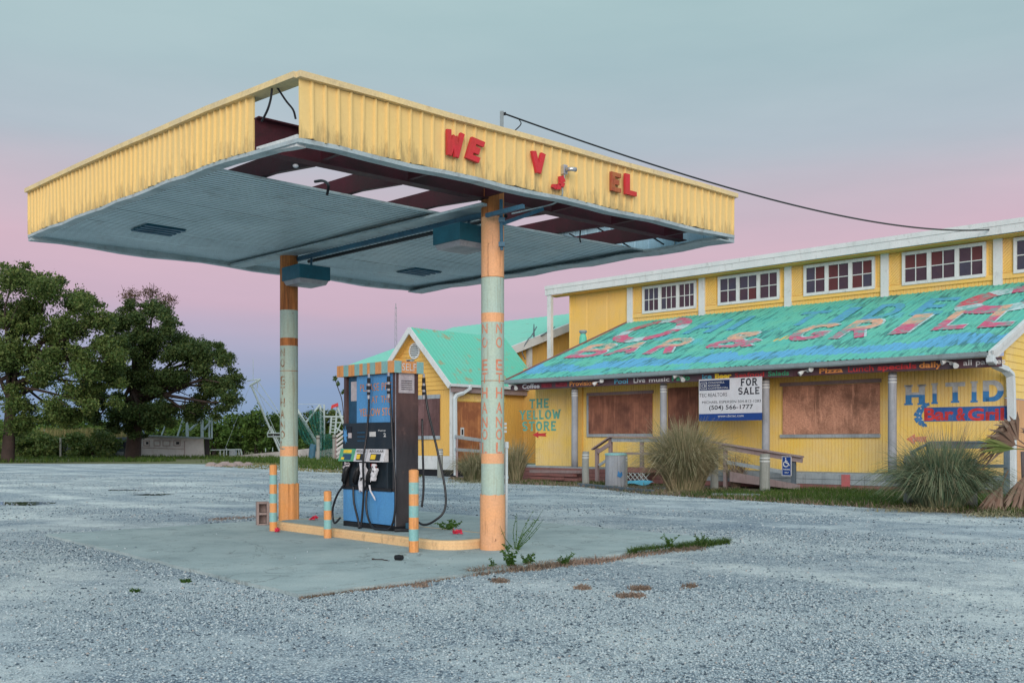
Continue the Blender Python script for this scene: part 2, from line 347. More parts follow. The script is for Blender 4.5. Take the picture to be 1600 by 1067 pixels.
def plywood(name, c1, c2, c3, osb=False):
    m, nt, p = new_mat(name, 0.85)
    n1 = tex(nt, 1.0, 6, 0.7, (14, 14, 0.9) if not osb else (22, 22, 22), dist=0.4)
    n2 = tex(nt, 1.3, 4)
    col = mixc(nt, ramp(nt, n1, [(0.35, (0, 0, 0)), (0.66, (1, 1, 1))]), c1, c2)
    col = mixc(nt, ramp(nt, n2, [(0.42, (0, 0, 0)), (0.62, (0.85, 0.85, 0.85))]), col, c3)
    n5 = tex(nt, 2.0, 7, 0.75, (5, 5, 0.5))
    col = mixc(nt, ramp(nt, n5, [(0.55, (0, 0, 0)), (0.66, (0.6, 0.6, 0.6))]), col, tuple(x * 1.35 for x in c1))
    gi = nd(nt, 'ShaderNodeObjectInfo')
    col = mixc(nt, 1.0, col, ramp(nt, gi.outputs['Random'], [(0, (0.75,) * 3), (1, (1.15,) * 3)]), 'MULTIPLY')
    nt.links.new(col, p.inputs['Base Color'])
    bump(nt, p, n1, 0.3, 0.01)
    return m
MT['ply_brown'] = plywood('ply_brown', (0.38, 0.17, 0.11), (0.24, 0.10, 0.065), (0.14, 0.06, 0.045))
MT['ply_orange'] = plywood('ply_orange', (0.58, 0.25, 0.10), (0.42, 0.17, 0.07), (0.28, 0.10, 0.05))
MT['ply_osb'] = plywood('ply_osb', (0.58, 0.31, 0.21), (0.34, 0.16, 0.105), (0.15, 0.075, 0.05), True)
MT['ply_tan'] = plywood('ply_tan', (0.62, 0.37, 0.19), (0.52, 0.30, 0.15), (0.5, 0.3, 0.16))
MT['ply_plum'] = plywood('ply_plum', (0.20, 0.11, 0.11), (0.13, 0.07, 0.07), (0.10, 0.05, 0.05))

def two_tone(name, low, high, cut, soft=0.05, var=0.3, worn=False):
    m, nt, p = new_mat(name, 0.75)
    a = nd(nt, 'ShaderNodeAttribute', attribute_name='v')
    n = tex(nt, 4, 4)
    j = nd(nt, 'ShaderNodeMath', operation='MULTIPLY_ADD')
    nt.links.new(n, j.inputs[0])
    j.inputs[1].default_value = 0.10
    nt.links.new(a.outputs['Fac'], j.inputs[2])
    col = ramp(nt, j.outputs[0], [(max(0, cut - soft) + 0.05, low), (cut + soft + 0.05, high)])
    n2 = tex(nt, 7, 5)
    col = mixc(nt, 1.0, col, ramp(nt, n2, [(0.3, (1 - var,) * 3), (0.7, (1 + var * 0.6,) * 3)]), 'MULTIPLY')
    if worn:
        n3 = tex(nt, 2.6, 7, 0.75, dist=0.5)
        col = mixc(nt, ramp(nt, n3, [(0.47, (0, 0, 0)), (0.60, (0.85, 0.85, 0.85))]), col, (0.085, 0.38, 0.33))
    nt.links.new(col, p.inputs['Base Color'])
    return m
def worn_paint(name, c):
    return two_tone(name, c, c, 0.5, var=0.3, worn=True)
for _n, _c in (('roof_pink', (0.60, 0.10, 0.20)), ('roof_red', (0.58, 0.09, 0.12)), ('roof_white', (0.50, 0.62, 0.64)), ('roof_blue', (0.09, 0.34, 0.54))):
    MT[_n] = worn_paint(_n + '_worn', _c)
MT['roof_letters'] = two_tone('roof_letters', (0.60, 0.10, 0.20), (0.72, 0.38, 0.25), 0.5, worn=True)
MT['tide_letters'] = two_tone('tide_letters', (0.05, 0.22, 0.50), (0.46, 0.50, 0.52), 0.5, 0.015)

def gravel_mat():
    m, nt, p = new_mat('gravel', 0.95, 0, 0.2)
    tc = nd(nt, 'ShaderNodeTexCoord')
    vo = nd(nt, 'ShaderNodeTexVoronoi', feature='F1')
    vo.inputs['Scale'].default_value = 58
    nt.links.new(tc.outputs['Object'], vo.inputs['Vector'])
    vs = nd(nt, 'ShaderNodeSeparateColor')
    nt.links.new(vo.outputs['Color'], vs.inputs[0])
    stone = ramp(nt, vs.outputs[0], [(0.0, (0.14, 0.18, 0.22)), (0.18, (0.33, 0.40, 0.44)), (0.6, (0.50, 0.58, 0.61)), (0.9, (0.62, 0.67, 0.68)), (1.0, (0.68, 0.70, 0.69))])
    edge = ramp(nt, vo.outputs['Distance'], [(0.25, (1, 1, 1)), (0.62, (0.36, 0.39, 0.44))])
    stone = mixc(nt, 1.0, stone, edge, 'MULTIPLY')
    fine = tex(nt, 90, 3)
    dust = mixc(nt, 1.0, (0.56, 0.605, 0.605), ramp(nt, fine, [(0.3, (0.6, 0.6, 0.6)), (0.7, (1.3, 1.3, 1.3))]), 'MULTIPLY')
    lane = tex(nt, 0.33, 6, 0.65, (1.0, 1.2, 1))
    lf = ramp(nt, lane, [(0.47, (0, 0, 0)), (0.62, (0.75, 0.75, 0.75))])
    col = mixc(nt, lf, stone, dust)
    wv = nd(nt, 'ShaderNodeTexWave', wave_type='BANDS', bands_direction='DIAGONAL')     # packed wheel tracks
    wv.inputs['Scale'].default_value = 0.16; wv.inputs['Distortion'].default_value = 5.0; wv.inputs['Detail'].default_value = 3.0; wv.inputs['Detail Scale'].default_value = 0.35
    nt.links.new(tc.outputs['Object'], wv.inputs['Vector'])
    tr = mixc(nt, 1.0, ramp(nt, wv.outputs['Fac'], [(0.72, (0, 0, 0)), (0.95, (0.75, 0.75, 0.75))]), ramp(nt, tex(nt, 1.1, 6, 0.7), [(0.40, (0, 0, 0)), (0.60, (1, 1, 1))]), 'MULTIPLY')
    col = mixc(nt, tr, col, dust)
    speck = tex(nt, 7, 10, 0.88)
    col = mixc(nt, 1.0, col, ramp(nt, speck, [(0.36, (0.50, 0.55, 0.62)), (0.46, (1.08, 1.09, 1.10)), (0.62, (1.34, 1.33, 1.31))]), 'MULTIPLY')
    big = tex(nt, 0.11, 4, 0.6)
    col = mixc(nt, 1.0, col, ramp(nt, big, [(0.34, (0.78, 0.83, 0.90)), (0.5, (1.02, 1.02, 1.02)), (0.64, (1.24, 1.20, 1.15))]), 'MULTIPLY')
    wet = tex(nt, 0.5, 7, 0.75)
    col = mixc(nt, ramp(nt, wet, [(0.68, (0, 0, 0)), (0.78, (0.3, 0.3, 0.3))]), col, (0.20, 0.22, 0.24))
    nt.links.new(col, p.inputs['Base Color'])
    h = nd(nt, 'ShaderNodeMath', operation='MULTIPLY_ADD')
    nt.links.new(vo.outputs['Distance'], h.inputs[0])
    h.inputs[1].default_value = -0.9
    nt.links.new(fine, h.inputs[2])
    bump(nt, p, h.outputs[0], 0.7, 0.02)
    return m
MT['gravel'] = gravel_mat()

def slab_mat():
    m, nt, p = new_mat('slab', 0.85, 0, 0.25)
    n1 = tex(nt, 0.8, 6, 0.65)
    col = ramp(nt, n1, [(0.3, (0.27, 0.335, 0.345)), (0.5, (0.36, 0.435, 0.44)), (0.7, (0.44, 0.505, 0.50))])
    n2 = tex(nt, 60, 3)
    col = mixc(nt, 1.0, col, ramp(nt, n2, [(0.3, (0.82,) * 3), (0.7, (1.12,) * 3)]), 'MULTIPLY')
    n3 = tex(nt, 2.2, 7, 0.75)
    col = mixc(nt, ramp(nt, n3, [(0.56, (0, 0, 0)), (0.74, (0.5, 0.5, 0.5))]), col, (0.14, 0.145, 0.15))
    n4 = tex(nt, 26, 2)
    col = mixc(nt, ramp(nt, n4, [(0.70, (0, 0, 0)), (0.76, (0.85,) * 3)]), col, (0.07, 0.07, 0.075))
    n5 = tex(nt, 0.5, 6, 0.6, (1, 1, 1), dist=1.5)
    crack = ramp(nt, n5, [(0.492, (0, 0, 0)), (0.50, (0.55,) * 3), (0.508, (0, 0, 0))])
    col = mixc(nt, crack, col, (0.10, 0.10, 0.10))
    nt.links.new(col, p.inputs['Base Color'])
    bump(nt, p, n2, 0.25, 0.01)
    return m
MT['slab'] = slab_mat()

def stone_mat():
    m, nt, p = new_mat('stones', 0.9, 0, 0.25)
    g = nd(nt, 'ShaderNodeNewGeometry')
    col = ramp(nt, g.outputs['Random Per Island'], [(0.0, (0.045, 0.065, 0.085)), (0.11, (0.10, 0.14, 0.175)), (0.22, (0.28, 0.35, 0.39)), (0.65, (0.40, 0.475, 0.51)), (0.95, (0.50, 0.565, 0.585)), (1.0, (0.38, 0.33, 0.31))])
    nt.links.new(col, p.inputs['Base Color'])
    return m
MT['stones'] = stone_mat()

def roof_mat():
    m, nt, p = new_mat('roof_paint', 0.6, 0, 0.3)
    a = nd(nt, 'ShaderNodeAttribute', attribute_name='tw')      # (t, slope distance, 0)
    def n(scale, vec, detail=5, rough=0.6, dist=0.0):
        t = nd(nt, 'ShaderNodeTexNoise')
        mp = nd(nt, 'ShaderNodeMapping')
        mp.inputs['Scale'].default_value = vec
        nt.links.new(a.outputs['Vector'], mp.inputs['Vector'])
        nt.links.new(mp.outputs[0], t.inputs['Vector'])
        t.inputs['Scale'].default_value = scale
        t.inputs['Detail'].default_value = detail
        t.inputs['Roughness'].default_value = rough
        t.inputs['Distortion'].default_value = dist
        return t.outputs['Fac']
    base = mixc(nt, ramp(nt, n(0.9, (1, 1, 1)), [(0.35, (0, 0, 0)), (0.65, (1, 1, 1))]), (0.085, 0.43, 0.37), (0.12, 0.46, 0.34))
    # painted waves: blue swell along the lower slope, its edge wavy
    sx = nd(nt, 'ShaderNodeSeparateXYZ')
    nt.links.new(a.outputs['Vector'], sx.inputs[0])
    wv = n(0.55, (1, 0.35, 1), 4, 0.55)
    dd = nd(nt, 'ShaderNodeMath', operation='MULTIPLY_ADD')
    nt.links.new(wv, dd.inputs[0]); dd.inputs[1].default_value = -3.4
    nt.links.new(sx.outputs['Y'], dd.inputs[2])                    # y - 3.4*noise
    band = ramp(nt, dd.outputs[0], [(0.0, (1, 1, 1)), (0.05, (0, 0, 0))])
    low = nd(nt, 'ShaderNodeMath', operation='MULTIPLY_ADD')
    nt.links.new(wv, low.inputs[0]); low.inputs[1].default_value = -1.5
    nt.links.new(sx.outputs['Y'], low.inputs[2])
    cutlow = ramp(nt, low.outputs[0], [(0.0, (0, 0, 0)), (0.06, (1, 1, 1))])
    band = mixc(nt, 1.0, band, cutlow, 'MULTIPLY')
    col = mixc(nt, band, base, (0.10, 0.36, 0.58))
    # upper swell patches
    up = ramp(nt, n(0.8, (1, 0.8, 1), 3, 0.5, 0.6), [(0.64, (0, 0, 0)), (0.67, (0.5, 0.5, 0.5))])
    col = mixc(nt, up, col, (0.10, 0.40, 0.55))
    # worn strokes running up the slope, dark where paint has gone
    wear = n(1.3, (4.6, 0.62, 1), 7, 0.72, 0.35)
    wz = n(0.4, (1, 1, 1), 3)
    wf = nd(nt, 'ShaderNodeMath', operation='MULTIPLY_ADD')
    nt.links.new(wz, wf.inputs[0]); wf.inputs[1].default_value = 0.35
    nt.links.new(wear, wf.inputs[2])
    col = mixc(nt, ramp(nt, wf.outputs[0], [(0.69, (0, 0, 0)), (0.78, (0.85, 0.85, 0.85))]), col, (0.03, 0.15, 0.15))
    hl = n(1.2, (5.5, 0.5, 1), 6, 0.7)
    col = mixc(nt, ramp(nt, hl, [(0.66, (0, 0, 0)), (0.76, (0.35, 0.35, 0.35))]), col, (0.26, 0.56, 0.48))
    rust = n(1.1, (2.5, 0.7, 1), 6, 0.75)
    col = mixc(nt, ramp(nt, rust, [(0.68, (0, 0, 0)), (0.76, (0.5, 0.5, 0.5))]), col, (0.20, 0.12, 0.09))
    nt.links.new(col, p.inputs['Base Color'])
    return m
MT['roof_paint'] = roof_mat()

def wing_roof_mat():
    return weathered('wing_roof', (0.17, 0.56, 0.43), (0.22, 0.56, 0.45), (0.20, 0.13, 0.10), 0.6, (0.35, 0.35, 5.0), 1.0, 0.6, lo=0.58, hi=0.68)
MT['wing_roof'] = wing_roof_mat()

def water_mat():
    m, nt, p = new_mat('water', 0.08, 0, 0.5)
    p.inputs['Base Color'].default_value = (0.02, 0.03, 0.03, 1)
    bump(nt, p, tex(nt, 1.5, 3), 0.15, 0.05)
    return m
MT['water'] = water_mat()
def puddle_mat():
    m, nt, p = new_mat('puddle', 0.06, 0, 0.5)
    p.inputs['Base Color'].default_value = (0.035, 0.05, 0.055, 1)
    return m
MT['puddle'] = puddle_mat()
MT['marsh'] = weathered('marsh', (0.09, 0.10, 0.035), (0.13, 0.11, 0.05), (0.05, 0.05, 0.02), 0.5, (1, 1, 1), 0.3, 1.0)
MT['verge'] = weathered('verge', (0.16, 0.16, 0.08), (0.10, 0.12, 0.04), (0.26, 0.23, 0.17), 0.6, (0.5, 0.5, 0.5), 0.4, 1.0)

# ------------------------------------------------------------------ mesh helpers
class MB:
    def __init__(self):
        self.v = []; self.f = []; self.m = []; self.a = {}
    def add(self, vs, fs, mi=0):
        o = len(self.v)
        self.v += [tuple(x) for x in vs]
        self.f += [tuple(i + o for i in f) for f in fs]
        self.m += [mi] * len(fs)
        return self
    def quad(self, a, b, c, d, mi=0):
        return self.add([a, b, c, d], [(0, 1, 2, 3)], mi)
    def hexa(self, p, mi=0):
        """8 corners: bottom ring 0-3, top ring 4-7"""
        return self.add(p, [(3, 2, 1, 0), (4, 5, 6, 7), (0, 1, 5, 4), (1, 2, 6, 5), (2, 3, 7, 6), (3, 0, 4, 7)], mi)
    def box(self, c, ax, ay, az, mi=0):
        """centre and three half-axis vectors"""
        c, ax, ay, az = Vector(c), Vector(ax), Vector(ay), Vector(az)
        return self.hexa([c - ax - ay - az, c + ax - ay - az, c + ax + ay - az, c - ax + ay - az,
                          c - ax - ay + az, c + ax - ay + az, c + ax + ay + az, c - ax + ay + az], mi)
    def tube(self, pts, r, n=8, mi=0, cap=True):
        pts = [Vector(p) for p in pts]
        rs = r if isinstance(r, (list, tuple)) else [r] * len(pts)
        o = len(self.v)
        prev = None
        for i, p in enumerate(pts):
            d = (pts[min(i + 1, len(pts) - 1)] - pts[max(i - 1, 0)]).normalized()
            if prev is None:
                ref = Vector((0, 0, 1)) if abs(d.z) < 0.9 else Vector((1, 0, 0))
                x = d.cross(ref).normalized()
            else:
                x = (prev - d * prev.dot(d)).normalized()
            prev = x
            y = d.cross(x)
            for k in range(n):
                an = 2 * math.pi * k / n
                self.v.append(tuple(p + (x * math.cos(an) + y * math.sin(an)) * rs[i]))
        for i in range(len(pts) - 1):
            for k in range(n):
                k2 = (k + 1) % n
                self.f.append((o + i * n + k, o + i * n + k2, o + (i + 1) * n + k2, o + (i + 1) * n + k)); self.m.append(mi)
        if cap:
            self.f.append(tuple(o + k for k in range(n))[::-1]); self.m.append(mi)
            e = o + (len(pts) - 1) * n
            self.f.append(tuple(e + k for k in range(n))); self.m.append(mi)
        return self
    def bar(self, a, b, w, h, up=(0, 0, 1), mi=0):
        """rectangular bar from a to b, w wide across, h along up"""
        a, b = Vector(a), Vector(b)
        d = (b - a).normalized()
        up = Vector(up)
        s = d.cross(up).normalized()
        u = s.cross(d).normalized()
        s = s * (w / 2); u = u * (h / 2)
        return self.hexa([a - s - u, a + s - u, b + s - u, b - s - u, a - s + u, a + s + u, b + s + u, b - s + u], mi)
    def build(self, name, mats, parent=None, smooth=False, bevel=0):
        if not isinstance(mats, (list, tuple)):
            mats = [mats]
        me = bpy.data.meshes.new(name)
        me.from_pydata(self.v, [], self.f)
        for mt in mats:
            me.materials.append(MT[mt] if isinstance(mt, str) else mt)
        if len(mats) > 1:
            me.polygons.foreach_set('material_index', self.m)
        if smooth:
            me.polygons.foreach_set('use_smooth', [True] * len(me.polygons))
        for k, (dt, arr) in self.a.items():
            at = me.attributes.new(k, dt, 'POINT')
            at.data.foreach_set('value' if dt == 'FLOAT' else 'vector', np.asarray(arr, dtype=np.float32).ravel())
        o = bpy.data.objects.new(name, me)
        COL.objects.link(o)
        if bevel:
            bv = o.modifiers.new('bevel', 'BEVEL')
            bv.width = bevel; bv.segments = 2; bv.limit_method = 'ANGLE'; bv.angle_limit = math.radians(40)
        if parent is not None:
            setparent(o, parent)
        return o

def wmat(o):
    m = Matrix.LocRotScale(o.location, o.rotation_euler, o.scale)
    if o.parent is not None:
        m = wmat(o.parent) @ o.matrix_parent_inverse @ m
    return m

def setparent(o, p):
    o.parent = p
    o.matrix_parent_inverse = wmat(p).inverted()
    return o

def tag(o, label=None, cat=None, group=None, kind=None):
    if label: o['label'] = label
    if cat: o['category'] = cat
    if group: o['group'] = group
    if kind: o['kind'] = kind
    return o

def thing(name, loc, label, cat, group=None):
    o = bpy.data.objects.new(name, None)
    o.empty_display_size = 0.2
    o.location = loc
    COL.objects.link(o)
    return tag(o, label, cat, group)

def kids(o):
    return [c for c in bpy.data.objects if c.parent == o]

def copy_tree(o, loc=None, parent=None):
    c = o.copy()
    COL.objects.link(c)
    if parent is not None:
        c.parent = parent
    if loc is not None:
        c.location = loc
    for ch in kids(o):
        if ch is not c:
            copy_tree(ch, None, c)
    return c

# text: flat or raised lettering laid onto any surface by fn(u, v, depth)
_fd = None
def text_2d(s, bold=0.0, res=3):
    cu = bpy.data.curves.new('t', 'FONT')
    cu.body = s
    cu.size = 1.0
    cu.resolution_u = res
    cu.offset = bold
    o = bpy.data.objects.new('t', cu)
    COL.objects.link(o)
    dg = bpy.context.evaluated_depsgraph_get()
    me = o.evaluated_get(dg).to_mesh()
    vs = [(v.co.x, v.co.y) for v in me.vertices]
    fs = [tuple(p.vertices) for p in me.polygons]
    o.evaluated_get(dg).to_mesh_clear()
    bpy.data.objects.remove(o)
    bpy.data.curves.remove(cu)
    return vs, fs

def cut_2d(vs, fs, nu, nv=0):
    """slice flat glyphs into columns and rows so they can follow a bent surface"""
    import bmesh
    bm = bmesh.new()
    bv = [bm.verts.new((a, b, 0)) for a, b in vs]
    for f in fs:
        try: bm.faces.new([bv[i] for i in f])
        except ValueError: pass
    xs = [a for a, b in vs]; ys = [b for a, b in vs]
    for n, lo, hi, ax in ((nu, min(xs), max(xs), (1, 0, 0)), (nv, min(ys), max(ys), (0, 1, 0))):
        for i in range(1, n):
            q = lo + (hi - lo) * i / n
            bmesh.ops.bisect_plane(bm, geom=bm.verts[:] + bm.edges[:] + bm.faces[:], plane_co=(q, q, 0), plane_no=ax)
    bm.verts.index_update()
    out = [(v.co.x, v.co.y) for v in bm.verts], [tuple(v.index for v in f.verts) for f in bm.faces]
    bm.free()
    return out
def put_text(mb, s, fn, u0, u1, v0, v1, bold=0.02, mi=0, fit='box', depth=0.0, vattr=None, cuts=0):
    """fit the string into the rectangle u0..u1, v0..v1"""
    vs, fs = text_2d(s, bold)
    if cuts and vs:
        vs, fs = cut_2d(vs, fs, cuts)
    if not vs:
        return
    xs = [a for a, b in vs]; ys = [b for a, b in vs]
    x0, x1, y0, y1 = min(xs), max(xs), min(ys), max(ys)
    pts = []
    for a, b in vs:
        fu = (a - x0) / max(1e-6, x1 - x0); fv = (b - y0) / max(1e-6, y1 - y0)
        pts.append(fn(u0 + fu * (u1 - u0), v0 + fv * (v1 - v0), depth))
        if vattr is not None:
            vattr.append(fv)
    mb.add(pts, fs, mi)

# block lettering with slab feet (stroke glyphs: w, polylines, feet)
def arc(cx, cy, rx, ry, a0, a1, n=10):
    return [(cx + rx * math.cos(math.radians(a0 + (a1 - a0) * i / n)), cy + ry * math.sin(math.radians(a0 + (a1 - a0) * i / n))) for i in range(n + 1)]
GL = {
    'T': (0.80, [[(0, .9), (.8, .9)], [(.4, .9), (.4, 0)]], [(.4, 0)]),
    'H': (0.80, [[(.14, 0), (.14, 1)], [(.66, 0), (.66, 1)], [(.14, .5), (.66, .5)]], [(.14, 0), (.66, 0), (.14, 1), (.66, 1)]),
    'E': (0.70, [[(.14, 0), (.14, 1)], [(.04, .09), (.68, .09)], [(.14, .5), (.56, .5)], [(.04, .91), (.68, .91)]], []),
    'L': (0.66, [[(.14, 0), (.14, 1)], [(.04, .09), (.66, .09)]], [(.14, 1)]),
    'Y': (0.80, [[(.1, 1), (.4, .45)], [(.7, 1), (.4, .45)], [(.4, .5), (.4, 0)]], [(.1, 1), (.7, 1), (.4, 0)]),
    'O': (0.82, [arc(.41, .5, .31, .41, 0, 360, 20)], []),
    'W': (1.05, [[(.1, 1), (.3, .03)], [(.3, .03), (.52, .8)], [(.52, .8), (.75, .03)], [(.75, .03), (.95, 1)]], [(.1, 1), (.95, 1)]),
    'S': (0.72, [arc(.36, .71, .26, .2, 20, 270, 10) + arc(.36, .29, .26, .2, 90, -160, 10)], []),
    'R': (0.80, [[(.14, 0), (.14, 1)], [(.14, .91), (.42, .91)] + arc(.42, .71, .22, .2, 90, -90, 8) + [(.14, .51)], [(.40, .5), (.68, 0)]], [(.14, 0), (.7, 0)]),
    'I': (0.36, [[(.18, 0), (.18, 1)]], [(.18, 0), (.18, 1)]),
    'D': (0.84, [[(.16, 0), (.16, 1)], [(.06, .91), (.36, .91)] + arc(.36, .5, .36, .41, 90, -90, 12) + [(.06, .09)]], []),
    'F': (0.68, [[(.14, 0), (.14, 1)], [(.04, .91), (.66, .91)], [(.14, .5), (.54, .5)]], [(.14, 0)]),
    'A': (0.84, [[(.1, 0), (.42, 1)], [(.74, 0), (.42, 1)], [(.22, .3), (.62, .3)]], [(.1, 0), (.74, 0)]),
    'V': (0.80, [[(.1, 1), (.4, .02)], [(.7, 1), (.4, .02)]], []),
    'B': (0.78, [[(.14, 0), (.14, 1)], [(.06, .91), (.42, .91)] + arc(.42, .71, .2, .2, 90, -90, 8) + [(.14, .51)] + [(.44, .51)] + arc(.44, .30, .24, .21, 90, -90, 8) + [(.06, .09)]], []),
    'G': (0.84, [arc(.42, .5, .31, .41, 40, 320, 16) + [(.68, .42), (.44, .42)]], []),
    'P': (0.74, [[(.14, 0), (.14, 1)], [(.06, .91), (.42, .91)] + arc(.42, .68, .22, .23, 90, -90, 8) + [(.14, .45)]], []),
    '&': (0.86, [[(.82, 0), (.2, .72)] + arc(.36, .8, .17, .14, 200, 0, 8) + [(.2, .42)] + arc(.34, .24, .25, .2, 140, 330, 10) + [(.8, .46)]], []),
    ' ': (0.36, [], []),
}
def block_text(mb, s, fn, u0, u1, v0, v1, th=0.17, feet=0.16, gap=0.10, mi=0, d=0.0, thick=0.0, vattr=None):
    tot = sum(GL[c][0] for c in s) + gap * (len(s) - 1)
    sx = (u1 - u0) / tot
    sy = v1 - v0
    x = 0.0
    eps = 0.0
    for c in s:
        w, lines, ft = GL[c]
        polys = []
        for ln in lines:
            hw = th / 2
            L_, R_ = [], []
            for i, p in enumerate(ln):
                a = ln[max(0, i - 1)]; b = ln[min(len(ln) - 1, i + 1)]
                # aspect: glyph units, keep stroke even in x and y
                dx, dy = b[0] - a[0], b[1] - a[1]
                l = math.hypot(dx, dy) or 1
                nx, ny = -dy / l, dx / l
                L_.append((p[0] + nx * hw, p[1] + ny * hw)); R_.append((p[0] - nx * hw, p[1] - ny * hw))
            for i in range(len(ln) - 1):
                polys.append([L_[i], R_[i], R_[i + 1], L_[i + 1]])
            eps += 0.0004
        for (fx, fy) in ft:
            if feet:
                h = 0.09
                y0_, y1_ = (0, h) if fy < .5 else (1 - h, 1)
                polys.append([(fx - th / 2 - feet / 2, y0_), (fx + th / 2 + feet / 2, y0_), (fx + th / 2 + feet / 2, y1_), (fx - th / 2 - feet / 2, y1_)])
        for i, q in enumerate(polys):
            dd = d + (i % 5) * 0.0006
            P = []
            for a, b in q:
                b = min(1.0, max(0.0, b))
                P.append((u0 + (x + a) * sx, v0 + b * sy, b))
            front = [fn(a, b, dd + thick) for a, b, _ in P]
            if thick:
                back = [fn(a, b, d) for a, b, _ in P]
                mb.hexa(back + front, mi)
                if vattr is not None: vattr += [t for _, _, t in P] * 2
            else:
                mb.add(front, [(0, 1, 2, 3)], mi)
                if vattr is not None: vattr += [t for _, _, t in P]
        x += w + gap

def leaf_cloud(centers, n, size, rng, shell=0.55, flat=0.35, up=0.3):
    """numpy: n leaf quads spread in the ellipsoids centers [(x,y,z,rx,ry,rz)]"""
    c = np.array(centers, dtype=np.float64)
    vol = c[:, 3] * c[:, 4] * c[:, 5]
    idx = rng.choice(len(c), n, p=vol ** 0.75 / (vol ** 0.75).sum())
    d = rng.normal(size=(n, 3)); d /= np.linalg.norm(d, axis=1)[:, None]
    r = shell + (1 - shell) * rng.random(n) ** 0.6
    r *= 0.75 + 0.35 * np.sin(d[:, 0] * 5 + idx) * np.sin(d[:, 1] * 6 + 2 * idx) * np.sin(d[:, 2] * 5.5 + 3 * idx) + 0.12 * rng.normal(size=n)
    p = c[idx, :3] + d * r[:, None] * c[idx, 3:6]
    nrm = rng.normal(size=(n, 3)); nrm[:, 2] += up
    nrm /= np.linalg.norm(nrm, axis=1)[:, None]
    a = np.cross(nrm, rng.normal(size=(n, 3))); a /= np.linalg.norm(a, axis=1)[:, None]
    b = np.cross(nrm, a)
    s = size * (0.6 + 0.8 * rng.random(n))
    a *= s[:, None]; b *= (s * (0.45 + 0.3 * rng.random(n)))[:, None]
    V_ = np.stack([p - a, p + b * 0.9, p + a, p - b * 0.9], 1).reshape(-1, 3)
    return V_

def quads_obj(name, V_, mat, parent=None):
    n = len(V_) // 4
    me = bpy.data.meshes.new(name)
    me.vertices.add(len(V_)); me.vertices.foreach_set('co', V_.astype(np.float32).ravel())
    me.loops.add(4 * n); me.loops.foreach_set('vertex_index', np.arange(4 * n, dtype=np.int32))
    me.polygons.add(n)
    me.polygons.foreach_set('loop_start', np.arange(0, 4 * n, 4, dtype=np.int32))
    me.polygons.foreach_set('loop_total', np.full(n, 4, dtype=np.int32))
    me.materials.append(MT[mat])
    me.update(calc_edges=True)
    o = bpy.data.objects.new(name, me)
    COL.objects.link(o)
    if parent is not None:
        setparent(o, parent)
    return o

def blades(bases, rng, h=(0.1, 0.3), w=0.01, lean=0.5, seg=2, droop=0.3, out=None, outk=0.0):
    """curved grass blades as strips of quads; bases (n,3)"""
    n = len(bases)
    ang = rng.random(n) * 2 * np.pi
    dirv = np.stack([np.cos(ang), np.sin(ang), np.zeros(n)], 1)
    if out is not None:
        dirv = dirv * (1 - outk) + out * outk
    H = h[0] + (h[1] - h[0]) * rng.random(n)
    ln = lean * (0.3 + rng.random(n))
    side = np.stack([-dirv[:, 1], dirv[:, 0], np.zeros(n)], 1)
    side /= np.maximum(1e-6, np.linalg.norm(side, axis=1))[:, None]
    rot = rng.random(n) * 2 - 1
    side = side + dirv * rot[:, None]
    quads = []
    pts = []
    for k in range(seg + 1):
        t = k / seg
        p = bases + dirv * (H * ln * t ** 1.6)[:, None]
        p[:, 2] += H * (t - droop * t ** 3 * ln)
        pts.append(p)
    for k in range(seg):
        w0 = w * (1 - 0.75 * k / seg); w1 = w * (1 - 0.75 * (k + 1) / seg)
        quads.append(np.stack([pts[k] - side * w0, pts[k] + side * w0, pts[k + 1] + side * w1, pts[k + 1] - side * w1], 1))
    return np.concatenate(quads, 0).reshape(-1, 3)

NPR = np.random.default_rng(11)

# ------------------------------------------------------------------ placing: a ray through a point of the photo, cut at a known depth
def at(px, py, Y):
    return Vector(((px - CX) / F * Y, Y, CH + (HY - py) / F * Y))
def ground(px, py, z=0.0):
    Y = (CH - z) * F / (py - HY)
    return Vector(((px - CX) / F * Y, Y, z))

# store frame: t runs left and away along the front, w runs into the building
D0 = Vector((10.62, 28.0, 0)); TA = Vector((-0.7236, 0.6902, 0)); TB = Vector((0.6902, 0.7236, 0))
def B(t, w, z=0.0):
    return D0 + TA * t + TB * w + Vector((0, 0, z))
def t_of(px, w):
    k = (px - CX) / F
    return (D0.x + TB.x * w - k * (D0.y + TB.y * w)) / (-TA.x + k * TA.y)
def z_of(py, t, w):
    return CH + (HY - py) / F * B(t, w).y

# canopy frame: corners found from the photo
C1 = Vector((-2.12, 9.93, 0)); C3 = Vector((3.33, 14.97, 0)); C2 = Vector((-7.62, 15.70, 0)); C4 = Vector((-1.89, 20.70, 0))
UA = (C2 - C1).normalized(); UB = (C3 - C1).normalized()
ZC = {(0, 0): 4.45, (1, 0): 4.52, (0, 1): 4.70, (1, 1): 4.57}
def CXY(s, k):
    return C1 * ((1 - s) * (1 - k)) + C3 * (s * (1 - k)) + C2 * ((1 - s) * k) + C4 * (s * k)
def k_left(px):
    q = (px - CX) / F; d = C2 - C1
    return (q * C1.y - C1.x) / (d.x - q * d.y)
def z_at(s, k, py):
    return CH + (HY - py) / F * CXY(s, k).y
LEFT = [(k_left(p), t, b) for p, t, b in ((468, 118.5, 215.5), (396, 146.5, 236), (330, 172, 256), (254, 205, 285.2), (190, 232, 310.5), (120, 263.5, 337.5), (45.5, 299, 366.5))]
LEFT = [(max(0, min(1, k)), z_at(0, k, t), z_at(0, k, b)) for k, t, b in LEFT]
LEFT[0] = (0.0, z_at(0, 0, 118.5), z_at(0, 0, 215.5)); LEFT[-1] = (1.0, z_at(0, 1, 299), z_at(0, 1, 366.5))
